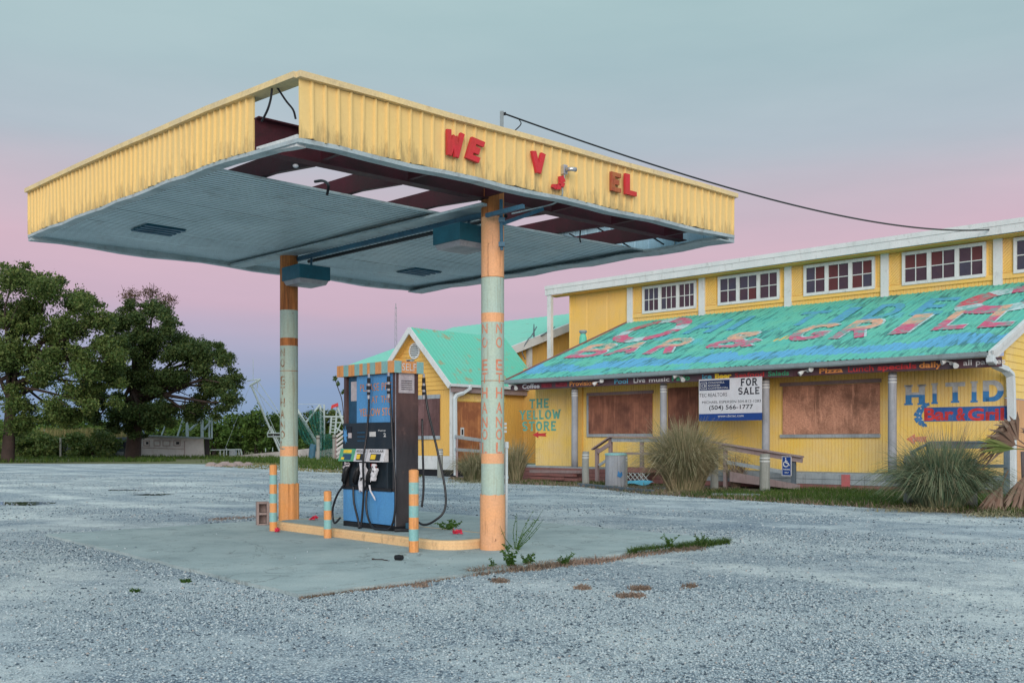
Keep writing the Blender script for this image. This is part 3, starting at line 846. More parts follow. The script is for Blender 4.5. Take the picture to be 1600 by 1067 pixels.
def interp(tbl, x, j):
    for a, b in zip(tbl, tbl[1:]):
        if x <= b[0] or b is tbl[-1]:
            f = (x - a[0]) / max(1e-6, b[0] - a[0])
            return a[j] + (b[j] - a[j]) * f
ZR0, ZR1 = z_at(1, 0, 368.5), z_at(1, 1, 450)
ZT0, ZT1 = z_at(1, 0, 306), z_at(1, 1, 450) + 0.6
def zbot(s, k):
    return interp(LEFT, k, 2) * (1 - s) + (ZR0 + (ZR1 - ZR0) * k) * s
def ztop(s, k):
    return interp(LEFT, k, 1) * (1 - s) + (ZT0 + (ZT1 - ZT0) * k) * s
WC, LC = (C3 - C1).length, (C2 - C1).length

# island frame: origin at near column, e1 towards the far column, e2 away from camera
NC = Vector((-0.25, 12.85, 0)); FCOL = Vector((-3.74, 16.70, 0))
E1 = (FCOL - NC).normalized(); E2 = Vector((E1.y, -E1.x, 0))
def I(s, e, z=0.0):
    return NC + E1 * s + E2 * e + Vector((0, 0, z))
def s_of(px, e):
    k = (px - CX) / F
    p = NC + E2 * e
    return (k * p.y - p.x) / (E1.x - k * E1.y)

# ------------------------------------------------------------------ ground
def sheet(name, poly, z, mat, kind='structure', down=0.0):
    mb = MB()
    n = len(poly)
    mb.add([(x, y, z) for x, y in poly], [tuple(range(n))])
    if down:
        mb.add([(x, y, z) for x, y in poly] + [(x, y, z - down) for x, y in poly], [(i, i + n, (i + 1) % n + n, (i + 1) % n) for i in range(n)])
    o = mb.build(name, mat)
    o['kind'] = kind
    return o

sheet('terrain', [(-1600, -200), (1600, -200), (1600, 3000), (-1600, 3000)], -0.9, 'marsh')
sheet('gravel_lot', [(-90, -30), (70, -30), (70, 66), (20, 72), (-6, 58), (-12, 60), (-22, 64), (-60, 66), (-90, 62)], 0.0, 'gravel', down=0.3)
sheet('grassy_ground', [(-90, 30), (90, 30), (90, 110), (10, 100), (-6, 92), (-90, 96)], -0.03, 'verge', down=1.0)
sheet('canal_water', [(-300, 80), (60, 80), (60, 150), (-300, 150)], -0.55, 'water')
sheet('far_bank', [(-400, 138), (200, 138), (400, 700), (-700, 700)], -0.25, 'marsh', down=0.5)

# concrete pad under the canopy, its near edge a real step
PA, PB, PC = ground(466, 934), ground(72, 838), ground(1142, 846)
PD = PB + PC - PA
pad = MB()
def ragged(a, b, n, amp, rng):
    out = []
    d = (b - a); nrm = Vector((-d.y, d.x, 0)).normalized()
    for i in range(n):
        out.append(a + d * (i / n) + nrm * (rng.uniform(-amp, amp) if i else 0))
    return out
ring = ragged(PA, PC, 34, 0.03, R) + ragged(PC, PD, 24, 0.04, R) + ragged(PD, PB, 24, 0.06, R) + ragged(PB, PA, 34, 0.022, R)
nr = len(ring)
pad.add([(p.x, p.y, 0.035) for p in ring], [tuple(range(nr))])
pad.add([(p.x, p.y, 0.035) for p in ring] + [(p.x, p.y, -0.05) for p in ring], [(i, i + nr, (i + 1) % nr + nr, (i + 1) % nr) for i in range(nr)])
tag(pad.build('concrete_pad', 'slab'), kind='structure')

# loose stones over the near gravel
def stones(n, y0, y1, size, keep):
    ys = np.sqrt(NPR.random(n) * (y1 ** 2 - y0 ** 2) + y0 ** 2)
    xs = (NPR.random(n) * 2 - 1) * (ys * 0.56 + 0.4)
    ok = np.ones(n, bool)
    # off the pad
    def inside(px, py):
        r = np.ones(len(px), bool)
        P = [PA, PC, PD, PB]
        for i in range(4):
            a, b = P[i], P[(i + 1) % 4]
            r &= ((b.x - a.x) * (py - a.y) - (b.y - a.y) * (px - a.x)) > -0.02
        return r
    onpad = inside(xs, ys)
    ok &= ~onpad | (NPR.random(n) < 0.006)
    ok &= ((xs - 10.62) * .6902 + (ys - 28.0) * .7236 < -2.2) | (ys < 26)
    lanes = np.sin(xs * 0.55 + ys * 0.9 + 1.2 * np.sin(ys * 0.35)) + 0.6 * np.sin(xs * 1.3 - ys * 0.4 + 2) + 0.35 * np.sin(xs * 3.1 + ys * 2.3)
    ok &= NPR.random(n) < np.clip(keep + 0.35 * lanes, 0.06, 0.85)
    xs, ys, onpad = xs[ok], ys[ok], onpad[ok]
    m = len(xs)
    s = size * (0.45 + 0.9 * NPR.random(m) ** 2)
    base = np.array([(1, 0, 0), (0, 1, 0), (-1, 0, 0), (0, -1, 0), (0, 0, 1), (0, 0, -1)], float)
    v = base[None] * (0.7 + 0.6 * NPR.random((m, 6, 3)))
    v[:, :, 2] *= 0.55
    a = NPR.random(m) * 6.28
    ca, sa = np.cos(a)[:, None], np.sin(a)[:, None]
    x = v[:, :, 0] * ca - v[:, :, 1] * sa * 0.75
    y = v[:, :, 0] * sa + v[:, :, 1] * ca * 0.75
    P = np.stack([x, y, v[:, :, 2]], 2) * s[:, None, None]
    P[:, :, 0] += xs[:, None]; P[:, :, 1] += ys[:, None]; P[:, :, 2] += (s * 0.22)[:, None] + np.where(onpad, 0.037, 0.0)[:, None]
    fb = np.array([(0, 1, 4), (1, 2, 4), (2, 3, 4), (3, 0, 4), (1, 0, 5), (2, 1, 5), (3, 2, 5), (0, 3, 5)][:4] + [(1, 0, 5), (2, 1, 5), (3, 2, 5), (0, 3, 5)])
    return P.reshape(-1, 3), (fb[None] + (np.arange(m) * 6)[:, None, None]).reshape(-1, 3)
def tris_obj(name, V_, T_, mat):
    n = len(T_)
    me = bpy.data.meshes.new(name)
    me.vertices.add(len(V_)); me.vertices.foreach_set('co', V_.astype(np.float32).ravel())
    me.loops.add(3 * n); me.loops.foreach_set('vertex_index', T_.astype(np.int32).ravel())
    me.polygons.add(n)
    me.polygons.foreach_set('loop_start', np.arange(0, 3 * n, 3, dtype=np.int32))
    me.polygons.foreach_set('loop_total', np.full(n, 3, dtype=np.int32))
    me.materials.append(MT[mat])
    me.update(calc_edges=True)
    o = bpy.data.objects.new(name, me)
    COL.objects.link(o)
    return o
vc, tc_ = stones(190000, 16.0, 46.0, 0.021, 0.34)
va, ta = stones(105000, 5.2, 9.5, 0.0125, 0.50)
vb, tb = stones(75000, 9.3, 16.0, 0.016, 0.40)
tag(tris_obj('loose_stones', np.concatenate([va, vb, vc]), np.concatenate([ta, tb + len(va), tc_ + len(va) + len(vb)]), 'stones'), kind='stuff')

# puddles and damp hollows in the gravel
def blob(name, px, py, wpx, hpx, mat, z, seed):
    rr = random.Random(seed)
    pts = []
    ph = [rr.uniform(0, 6.28) for _ in range(4)]
    for i in range(28):
        a = 2 * math.pi * i / 28
        q = 1 + 0.22 * math.sin(2 * a + ph[0]) + 0.16 * math.sin(3 * a + ph[1]) + 0.10 * math.sin(5 * a + ph[2])
        pts.append(ground(px + math.cos(a) * wpx * q, py + math.sin(a) * hpx * q))
    o = sheet(name, [(p.x, p.y) for p in pts], z, mat)
    return o
blob('puddle_water', 28, 786.5, 46, 3.6, 'puddle', 0.004, 3)
blob('puddle_water', 195, 765.5, 24, 1.3, 'puddle', 0.004, 4)
blob('puddle_water', 240, 772.6, 32, 1.2, 'puddle', 0.004, 5)

# ------------------------------------------------------------------ filling-station canopy
canopy = thing('canopy', tuple(CXY(.5, .5)), 'rusty yellow flat canopy on two painted columns over the fuel pump', 'canopy')

def rib_panel(pt, n_out, a0, a1, L_, pitch, zt, zb, name, mats, parent, thick=0.018, rib=0.024):
    """ribbed wall sheet from a0 to a1 (fractions along an edge of length L_); pt(f) -> xy, zt/zb(f)"""
    mb = MB()
    xs = []
    nrib = max(1, round((a1 - a0) * L_ / pitch))
    st = (a1 - a0) / nrib
    for i in range(nrib):
        f = a0 + st * i
        xs += [(f, 0), (f + st * .78, 0), (f + st * .83, rib), (f + st * .94, rib)]
    xs.append((a1 - 0.0006, 0))
    no = Vector(n_out)
    tl0, tl1, dent = R.uniform(-.006, .010), R.uniform(-.006, .014), R.uniform(0, .012)
    fr_t, fr_b, bk_t, bk_b = [], [], [], []
    for f, d in xs:
        p = pt(f)
        wob = tl1 + dent * math.sin((f - a0) / (a1 - a0) * 6.2) + 0.006 * math.sin(f * 37) + 0.004 * math.sin(f * 91 + 1)
        jag = 0.006 * math.sin(f * 131) + R.uniform(-.005, .005)
        fr_t.append(p + no * (d + tl0) + Vector((0, 0, zt(f)))); fr_b.append(p + no * (d + wob) + Vector((0, 0, zb(f) + jag)))
        bk_t.append(p + no * (d + tl0 - thick) + Vector((0, 0, zt(f)))); bk_b.append(p + no * (d + wob - thick) + Vector((0, 0, zb(f) + jag)))
    n = len(xs)
    fs, ms = [], []
    for i in range(n - 1):
        fs.append((i, i + 1, n + i + 1, n + i)); ms.append(0)
        fs.append((2 * n + i, 3 * n + i, 3 * n + i + 1, 2 * n + i + 1)); ms.append(1)
        fs.append((n + i, n + i + 1, 3 * n + i + 1, 3 * n + i)); ms.append(0)
        fs.append((i, 2 * n + i, 2 * n + i + 1, i + 1)); ms.append(0)
    fs.append((0, n, 3 * n, 2 * n)); ms.append(0)
    fs.append((n - 1, 3 * n - 1, 4 * n - 1, 2 * n - 1)); ms.append(0)
    mb.v = [tuple(q) for q in fr_t + fr_b + bk_t + bk_b]
    mb.f = fs; mb.m = ms
    return mb.build(name, mats, parent)

FM = ['canopy_yellow', 'inner_skin']
nA = -UA; nB = UB
# front edge (towards the camera, right of the corner)
for i in range(8):
    rib_panel(lambda f: CXY(f, 0), -UA, i / 8, (i + 1) / 8, WC, 0.155, lambda f: ztop(f, 0) - 0.03, lambda f: zbot(f, 0), 'fascia_panel', FM, canopy)
# left edge; its first sheet is missing
kl = LEFT[1][0]
for i in range(7):
    a0 = kl + (1 - kl) * i / 7; a1 = kl + (1 - kl) * (i + 1) / 7
    rib_panel(lambda f: CXY(0, f), -UB, a0, a1, LC, 0.15, lambda f: ztop(0, f) - 0.03, lambda f: zbot(0, f), 'fascia_panel', FM, canopy)
for i in range(7):
    rib_panel(lambda f: CXY(1, f), UB, i / 7, (i + 1) / 7, LC, 0.30, lambda f: ztop(1, f) - 0.03, lambda f: zbot(1, f), 'fascia_panel', FM, canopy)
for i in range(7):
    rib_panel(lambda f: CXY(f, 1), UA, i / 7, (i + 1) / 7, WC, 0.30, lambda f: ztop(f, 1) - 0.03, lambda f: zbot(f, 1), 'fascia_panel', FM, canopy)

# capping along the top and flashing along the bottom
def edge_trim(name, mat, pts, outs, h, d, dz, parent):
    mb = MB()
    for (a, b), o in zip(zip(pts, pts[1:]), outs):
        o = Vector(o)
        mb.hexa([a - o * .12 + Vector((0, 0, dz)), b - o * .12 + Vector((0, 0, dz)), b + o * d + Vector((0, 0, dz)), a + o * d + Vector((0, 0, dz)),
                 a - o * .12 + Vector((0, 0, dz + h)), b - o * .12 + Vector((0, 0, dz + h)), b + o * d + Vector((0, 0, dz + h)), a + o * d + Vector((0, 0, dz + h))])
    return mb.build(name, mat, parent)
def P3(s, k, z):
    return CXY(s, k) + Vector((0, 0, z))
fr = [P3(i / 8, 0, ztop(i / 8, 0) + 0.006 * math.sin(i * 2.1)) for i in range(9)]
fr[0] = fr[0] - UB * 0.032; fr[-1] = fr[-1] + UB * 0.03
edge_trim('top_capping', 'canopy_trim', fr, [-UA] * 8, 0.062, 0.065, -0.030, canopy)
lf = [P3(0, k, t) for k, t, b in LEFT]
edge_trim('top_capping', 'canopy_trim', lf, [-UB] * (len(lf) - 1), 0.062, 0.065, -0.031, canopy)
edge_trim('top_capping', 'canopy_trim', [P3(1, i / 4, ztop(1, i / 4)) for i in range(5)], [UB] * 4, 0.07, 0.045, -0.045, canopy)
edge_trim('top_capping', 'canopy_trim', [P3(i / 4, 1, ztop(i / 4, 1)) for i in range(5)], [UA] * 4, 0.07, 0.045, -0.045, canopy)
# bottom angle flashing, bent here and there
fb = [P3(i / 16, 0, zbot(i / 16, 0) + 0.012 * math.sin(i * 1.7)) for i in range(17)]
edge_trim('edge_flashing', 'pale_metal', fb, [-UA] * 16, 0.045, 0.02, -0.05, canopy)
lb = [P3(0, i / 16, zbot(0, i / 16) + (0.012 * math.sin(i * 2.3) if i > 2 else 0)) for i in range(17)]
edge_trim('edge_flashing', 'pale_metal', lb, [-UB] * 16, 0.04, 0.015, -0.045, canopy)
rb = [P3(1, i / 16, zbot(1, i / 16) + 0.016 * math.sin(i * 1.9)) for i in range(17)]
edge_trim('edge_flashing', 'pale_metal', rb, [UB] * 16, 0.10, 0.02, -0.105, canopy)
mbf = MB()
for i in range(16):       # wide sagging return of the right-hand edge
    a, b = rb[i], rb[i + 1]
    q = UB * 0.34
    mbf.hexa([a - q + Vector((0, 0, -.105)), b - q + Vector((0, 0, -.105)), b - UB * .125 + Vector((0, 0, -.11)), a - UB * .125 + Vector((0, 0, -.11)),
              a - q + Vector((0, 0, -.09)), b - q + Vector((0, 0, -.09)), b - UB * .125 + Vector((0, 0, -.09)), a - UB * .125 + Vector((0, 0, -.09))])
mbf.build('edge_flashing', 'pale_metal', canopy)
bb = [P3(i / 16, 1, zbot(i / 16, 1) + 0.02 * math.sin(i * 1.3)) for i in range(17)]
edge_trim('edge_flashing', 'pale_metal', bb, [UA] * 16, 0.10, 0.02, -0.105, canopy)

# ribbed soffit sheets, the front row stripped away
def kfront(s):
    return 0.25 - 0.035 * s + 0.012 * math.sin(math.pi * s)
NS = 6
for j in range(NS):
    mb = MB()
    nrib = 10
    rows = []
    for i in range(nrib):
        a = (j + i / nrib) / NS
        st = 1 / (NS * nrib)
        rows += [(a, 0), (a + st * .70, 0), (a + st * .76, .042), (a + st * .94, .042)]
    rows.append((min(1.0, (j + 1) / NS + 0.002), 0.003))
    ss = [0.004 + 0.992 * q / 8 for q in range(9)]
    for f, d in rows:
        for s in ss:
            k0 = kfront(s)
            k = k0 + (0.992 - k0) * f
            sag = 0.02 * math.sin(s * 3.14) * math.sin(f * 7) + (0.02 * math.sin(s * 9 + j))*0.4
            mb.v.append(tuple(P3(s, k, zbot(s, k) - 0.025 + d + sag * .6)))
    n = len(ss)
    for i in range(len(rows) - 1):
        for q in range(n - 1):
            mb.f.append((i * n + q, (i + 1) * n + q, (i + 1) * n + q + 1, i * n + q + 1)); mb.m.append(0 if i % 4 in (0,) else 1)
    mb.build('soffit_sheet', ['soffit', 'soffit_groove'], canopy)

# flashing lip on the torn front edge of the soffit
lip = MB()
for i in range(12):
    s0, s1 = .004 + .99 * i / 12, .004 + .99 * (i + 1) / 12
    lip.bar(P3(s0, kfront(s0) - .002, zbot(s0, kfront(s0)) - .018), P3(s1, kfront(s1) - .002, zbot(s1, kfront(s1)) - .018), .02, .025)
lip.build('soffit_lip', 'pale_metal', canopy)

# steel: header over the columns, joists, roof sheets left
def ibeam(name, a, b, h, w, parent, mat='maroon_steel'):
    mb = MB()
    a, b = Vector(a), Vector(b)
    up = Vector((0, 0, 1))
    mb.bar(a, b, .014, h - .03)
    mb.bar(a - up * (h / 2 - .008), b - up * (h / 2 - .008), w, .015)
    mb.bar(a + up * (h / 2 - .008), b + up * (h / 2 - .008), w, .015)
    return mb.build(name, mat, parent)
KH = 0.112
ibeam('header_beam', P3(0.001, KH, 4.68), P3(0.985, KH, 4.72), 0.36, 0.16, canopy)
ibeam('header_beam', P3(0.012, .765, zbot(0.012, .765) + .34), P3(0.985, .765, zbot(.985, .765) + .34), 0.36, 0.16, canopy)
for i in range(6):
    s = 0.10 + 0.1615 * i
    mb = MB()
    ks = [KH + .012] + [KH + .012 + (.753 - KH - .012) * q / 6 for q in range(1, 7)]
    zz_ = [max(4.505 + .04 * s, zbot(s, k) + (.03 if k > .2 else -.2)) for k in ks]
    for (k0, z0), (k1, z1) in zip(zip(ks, zz_), list(zip(ks, zz_))[1:]):
        pa, pb = P3(s, k0, z0), P3(s, k1, z1)
        mb.bar(pa + Vector((0, 0, .11)), pb + Vector((0, 0, .11)), .008, .215)
        mb.bar(pa + UB * .03, pb + UB * .03, .065, .008)
        mb.bar(pa + UB * .03 + Vector((0, 0, .222)), pb + UB * .03 + Vector((0, 0, .222)), .065, .008)
    mb.build('roof_joist', 'maroon_steel', canopy)
    mb = MB()
    pa, pb = P3(s + .004, .012, 4.60), P3(s + .004, KH - .012, 4.60)
    mb.bar(pa, pb, .05, .14)
    mb.build('outrigger', 'maroon_steel', canopy)
# roof sheets still on: strip over the front eave and the rear half
for a, b, n in ((0.60, 0.985, 4),):
    for i in range(n):
        mb = MB()
        s0, s1 = .01 + .98 * i / n, .01 + .98 * (i + 1) / n - .002
        z = 4.875 if a < .3 else 5.16
        mb.hexa([P3(s0, a, z), P3(s1, a, z + .03), P3(s1, b, z + .05), P3(s0, b, z + .05), P3(s0, a, z + .02), P3(s1, a, z + .05), P3(s1, b, z + .07), P3(s0, b, z + .07)])
        mb.build('roof_sheet', 'deck_under', canopy)
# braces behind the right-hand skin, loose cables in the open corner
br = MB()
for k in (.16, .24, .32, .42, .52):
    br.tube([P3(.985, k, zbot(1, k) + .02), P3(.90, k + .03, 4.86)], .013, 5)
br.build('brace', 'black', canopy)
cb = MB()
def cable(mb, pts, r, n=6, seg=10):
    """smooth curve through pts"""
    out = []
    P = [Vector(p) for p in pts]
    P = [P[0] * 2 - P[1]] + P + [P[-1] * 2 - P[-2]]
    for i in range(1, len(P) - 2):
        for q in range(seg):
            t = q / seg
            a, b, c, d = P[i - 1], P[i], P[i + 1], P[i + 2]
            out.append(0.5 * ((2 * b) + (c - a) * t + (2 * a - 5 * b + 4 * c - d) * t * t + (3 * b - a - 3 * c + d) * t ** 3))
    out.append(P[-2])
    mb.tube(out, r, n)
    return mb
Yo = CXY(0.01, .05).y
cable(cb, [at(425, 139, Yo), at(423, 155, Yo), at(418, 172, Yo), at(409, 190, Yo + .1)], .012)
cable(cb, [at(433, 137, Yo), at(447, 158, Yo), at(458, 172, Yo), at(462, 186, Yo)], .012)
cb.build('loose_cable', 'black', canopy)
cb = MB()
Ys = CXY(.2, .2).y
cable(cb, [at(492, 284, Ys), at(505, 283, Ys - .1), at(513, 290, Ys - .2), at(511, 305, Ys - .2)], .018)
cb.build('hanging_conduit', 'black', canopy)
cb = MB()
Ys = CXY(.75, .24).y
cable(cb, [at(897, 349, Ys), at(906, 358, Ys), at(906, 372, Ys), at(907, 379, Ys)], .012)
cb.build('hanging_conduit', 'black', canopy)
ball = MB()
Yb = CXY(.06, .12).y
ball.tube([at(462, 259.5, Yb) + Vector((0, 0, .02 * math.cos(a))) for a in (0, .6, 1.2, 1.9, 2.5, 3.1)], [.004, .022, .032, .032, .022, .004], 10)
ball.build('bare_bulb', 'white_plastic', canopy, smooth=True)

# torn white flashing in the open corner
mb = MB()
Yc = CXY(0, .05).y
pts = [at(397, 234, CXY(0, .12).y), at(425, 225.5, CXY(0, .07).y), at(445, 219.5, CXY(0, .04).y), at(464, 213, CXY(0, .0).y + .03)]
hh = [.05, .065, .085, .10]
for i in range(3):
    a, b = pts[i], pts[i + 1]
    mb.hexa([a + Vector((0, 0, -hh[i])), b + Vector((0, 0, -hh[i + 1])), b + UB * .1 + Vector((0, 0, -hh[i + 1])), a + UB * .1 + Vector((0, 0, -hh[i])),
             a + Vector((0, 0, .02)), b + Vector((0, 0, .02)), b + UB * .1 + Vector((0, 0, .02)), a + UB * .1 + Vector((0, 0, .02))])
mb.build('torn_flashing', 'white_trim', canopy)

# centre strip over the pumps with two conduits
def zs(s, e):      # soffit height over the island axis
    return 4.47 + 0.018 * s
mb = MB()
mb.bar(I(-.05, -.10, 4.44), I(6.85, -.10, 4.57), .28, .035)
mb.build('ceiling_strip', 'pale_metal', canopy)
mb = MB(); mb.bar(I(.1, .10, 4.405), I(5.1, .10, 4.475), .05, .07); mb.build('conduit', 'strut_blue', canopy)
mb = MB(); mb.tube([I(.1, .32, 4.395), I(5.1, .32, 4.465)], .03, 8); mb.build('conduit', 'black', canopy)

# two slatted openings in the soffit
def soffit_grille(px, py, hw, hk):
    # find s,k under the pixel by a small search
    best = None
    for i in range(101):
        for j in range(101):
            s, k = i / 100, j / 100
            p = P3(s, k, zbot(s, k))
            e = ((p.x / p.y * F + CX) - px) ** 2 + ((HY - (p.z - CH) / p.y * F) - py) ** 2
            if best is None or e < best[0]:
                best = (e, s, k)
    _, s, k = best
    o = P3(s, k, zbot(s, k) - .05)
    fr_ = MB()
    fr_.box(o + Vector((0, 0, .004)), UB * hw, UA * hk, (0, 0, .004))
    f_ = fr_.build('soffit_grille', 'teal_dark', canopy)
    for q in range(4):
        sl = MB()
        sl.box(o + UA * (hk * (-.75 + .5 * q)) + Vector((0, 0, -.012)), UB * hw, UA * (hk * .13), (0, 0, .006))
        sl.build('slat', 'strut_blue', f_)
soffit_grille(248, 354.5, .30, .30)
soffit_grille(656, 420, .30, .30)

# columns
def column(base, z0, ztop_, bands, r, name):
    """tube with painted bands; bands = [(z, material index)] from the bottom"""
    mb = MB()
    n = 28
    zz = [z0] + [b[0] for b in bands]
    for j in range(len(bands)):
        a, b = zz[j], zz[j + 1]
        mb.tube([base + Vector((0, 0, a)), base + Vector((0, 0, b))], r, n, bands[j][1], cap=False)
    o = mb.build(name, ['mint', 'peach', 'rust_orange'], canopy, smooth=True)
    return o
near_bands = [(1.14, 0), (1.27, 1), (2.95, 0), (3.07, 1), (3.53, 0), (4.30, 1), (4.66, 2)]
far_bands = [(1.18, 0), (1.345, 1), (3.02, 0), (3.15, 2), (3.62, 0), (4.70, 2)]
cn = column(NC, .06, 4.66, near_bands, .148, 'column')
cf = column(FCOL, .06, 4.70, far_bands, .148, 'column')
def sleeve(base, z0, z1, hw, parent, mat):
    mb = MB()
    m = 10
    pts = []
    for sx, sy in ((1, 1), (-1, 1), (-1, -1), (1, -1)):
        for i in range(5):
            a = math.radians(45 + (0 if (sx, sy) == (1, 1) else 90 if (sx, sy) == (-1, 1) else 180 if (sx, sy) == (-1, -1) else 270) - 45 + 22.5 * i)
            pts.append((sx * (hw - .05) + .05 * math.cos(a), sy * (hw - .05) + .05 * math.sin(a)))
    n = len(pts)
    lo = [base + E1 * x + E2 * y + Vector((0, 0, z0)) for x, y in pts]
    hi = [base + E1 * x + E2 * y + Vector((0, 0, z1 + R.uniform(-.006, .006))) for x, y in pts]
    hi2 = [base + E1 * x * .9 + E2 * y * .9 + Vector((0, 0, z1)) for x, y in pts]
    mb.add(lo + hi, [(i, (i + 1) % n, (i + 1) % n + n, i + n) for i in range(n)])
    mb.add(hi + hi2, [(i, (i + 1) % n, (i + 1) % n + n, i + n) for i in range(n)])
    return mb.build('base_sleeve', mat, parent, smooth=False)
def round_sleeve(base, z0, z1, r, parent, mat, ribs=0):
    mb = MB()
    n = 48
    ring_ = []
    for i in range(n):
        a = 2 * math.pi * i / n
        q = r + (0.010 if ribs and (i * ribs // n) % 2 else 0)
        ring_.append((math.cos(a) * q, math.sin(a) * q))
    lv = [z0, z0 + (z1 - z0) * .5, z1]
    vs = []
    for z in lv:
        for x, y in ring_:
            vs.append(base + Vector((x, y, z + (R.uniform(-.012, .008) if z == z1 else 0))))
    for x, y in ring_:
        vs.append(base + Vector((x * .93, y * .93, z1 - .03)))
    fs = []
    for l in range(3):
        for i in range(n):
            fs.append((l * n + i, l * n + (i + 1) % n, (l + 1) * n + (i + 1) % n, (l + 1) * n + i))
    mb.add(vs, fs)
    return mb.build('base_sleeve', mat, parent)
round_sleeve(NC, .03, .745, .163, cn, 'peach')
round_sleeve(FCOL, .03, .725, .160, cf, 'orange', ribs=18)

def on_column(base, r, ang0):
    def fn(u, v, d):
        a = ang0 + u / r
        # ang 0 faces the camera
        to = Vector((-base.x, -base.y, 0)).normalized()
        rt = Vector((-to.y, to.x, 0))          # to the right as seen by the camera
        n = to * math.cos(a) + rt * math.sin(a)
        return base + n * (r + .003 + d) + Vector((0, 0, v))
    return fn
LETTERS = [('N', 505, 520.5), ('O', 526, 543), ('E', 561, 578.5), ('T', 582, 598), ('H', 605, 622), ('A', 628, 646), ('N', 651, 668), ('O', 670, 687), ('L', 691, 708)]
for ang in (-44, 35):
    mb = MB()
    for ch, y0, y1 in LETTERS:
        z1 = CH + (HY - y0) / F * 12.70; z0 = CH + (HY - y1) / F * 12.70
        put_text(mb, ch, on_column(NC, .148, math.radians(ang)), -.048, .048, z0, z1, 0.01, cuts=6)
    mb.build('lettering', 'letter_orange', cn)
mb = MB()
for ch, y0, y1 in LETTERS:
    q0 = 690 - (690 - y0) * .78; q1 = 690 - (690 - y1) * .78
    z1 = CH + (HY - q0) / F * 16.55 + .02; z0 = CH + (HY - q1) / F * 16.55 + .02
    put_text(mb, ch, on_column(FCOL, .148, math.radians(-46)), -.05, .05, z0, z1, 0.02, cuts=6)
mb.build('lettering', 'letter_rust', cf)
# bolts and weld seams
for base, c, zz_ in ((NC, cn, (3.53, 2.2)), (FCOL, cf, (2.6, 3.62))):
    for z in zz_:
        mb = MB()
        mb.tube([base + Vector((0, 0, z - .004)), base + Vector((0, 0, z + .004))], .1505, 28, 0, cap=False)
        mb.build('weld_seam', 'rust_orange', c)

# hanging light boxes
def light_box(s0, s1):
    o = thing('canopy_light', tuple(I((s0 + s1) / 2, 0, 4.1)), 'x', 'light fixture', 'box lights hung under the canopy')
    cx = I((s0 + s1) / 2, 0, 4.155)
    mb = MB(); mb.box(cx, E1 * .285, E2 * .285, (0, 0, .112)); mb.build('housing', 'teal_dark', o, bevel=.006)
    mb = MB()
    a, b = .265, .235
    z1, z0 = 4.042, 3.975
    q = lambda h, z: [I((s0 + s1) / 2 + x * h, y * h, z) for x, y in ((-1, -1), (1, -1), (1, 1), (-1, 1))]
    mb.hexa(q(b, z0) + q(a, z1)); mb.build('diffuser', 'diffuser', o)
    mb = MB()
    mb.tube([I((s0 + s1) / 2, .1, 4.27), I((s0 + s1) / 2, .1, 4.44)], .02, 6); mb.build('stem', 'strut_blue', o)
    return o
lb_ = light_box(.32, .89)
lb_['label'] = 'teal box light under the canopy beside the nearer column'
lb2 = light_box(4.36, 4.93)
lb2['label'] = 'teal box light under the canopy hung at the far column'

# fascia letters, raised
def fascia_fn(y_off=0):
    def fn(u, v, d):
        return CXY(u, 0) - UA * (.036 + d) + Vector((0, 0, v))
    return fn
def s_front(px):
    q = (px - CX) / F; d = C3 - C1
    p = C1 - UA * .03
    return (q * p.y - p.x) / (d.x - q * d.y)
def fz(py, px):
    s = s_front(px); return CH + (HY - py) / F * (CXY(s, 0) - UA * .03).y
def fascia_letter(ch, px0, px1, yt, yb, mat, th=.26, tilt=0.0, label=None):
    s0, s1 = s_front(px0), s_front(px1)
    mid = (px0 + px1) / 2
    z1, z0 = fz(yt, mid), fz(yb, mid)
    sl = (fz(300, px1) - fz(300, px0)) * 0
    base = fascia_fn()
    def fn(u, v, d):
        f = (u - s0) / (s1 - s0) - .5
        return base(u + tilt * (v - z0) * .1, v + (ztop(s1, 0) - ztop(s0, 0)) * f - tilt * f * .05, d)
    mb = MB()
    block_text(mb, ch, fn, s0, s1, z0, z1, th, 0, 0.0, 0, 0.004, 0.035)
    o = mb.build('letter', mat, canopy, bevel=0)
    if label: o['label'] = label
fascia_letter('W', 691, 717, 205, 246, 'letter_red', .26, .2)
fascia_letter('E', 724, 745, 217, 252, 'letter_red', .30, .5)
fascia_letter('V', 828, 848, 238.5, 272, 'letter_red', .28)
fascia_letter('E', 951, 967, 271, 300.5, 'letter_brown', .26, 0, 'flaking brown letter E')
fascia_letter('L', 973, 991, 274, 306, 'letter_red', .26)
# broken remnant of an O: a hook shape
base = fascia_fn()
mb = MB()
hook = [(874, 276), (876, 286), (873, 292), (866, 293), (860, 291)]
hw_ = [3.5, 4.2, 4.6, 4.0, 2.5]
for (a, b), (wa, wb) in zip(zip(hook, hook[1:]), zip(hw_, hw_[1:])):
    d = Vector((b[0] - a[0], b[1] - a[1])); n = Vector((-d.y, d.x)).normalized()
    q = [(a[0] + n.x * wa, a[1] + n.y * wa), (a[0] - n.x * wa, a[1] - n.y * wa), (b[0] - n.x * wb, b[1] - n.y * wb), (b[0] + n.x * wb, b[1] + n.y * wb)]
    mb.hexa([base(s_front(x), fz(y, x), .004) for x, y in q] + [base(s_front(x), fz(y, x), .035) for x, y in q])
o = mb.build('letter', 'letter_red', canopy); o['label'] = 'broken hook of a red letter'

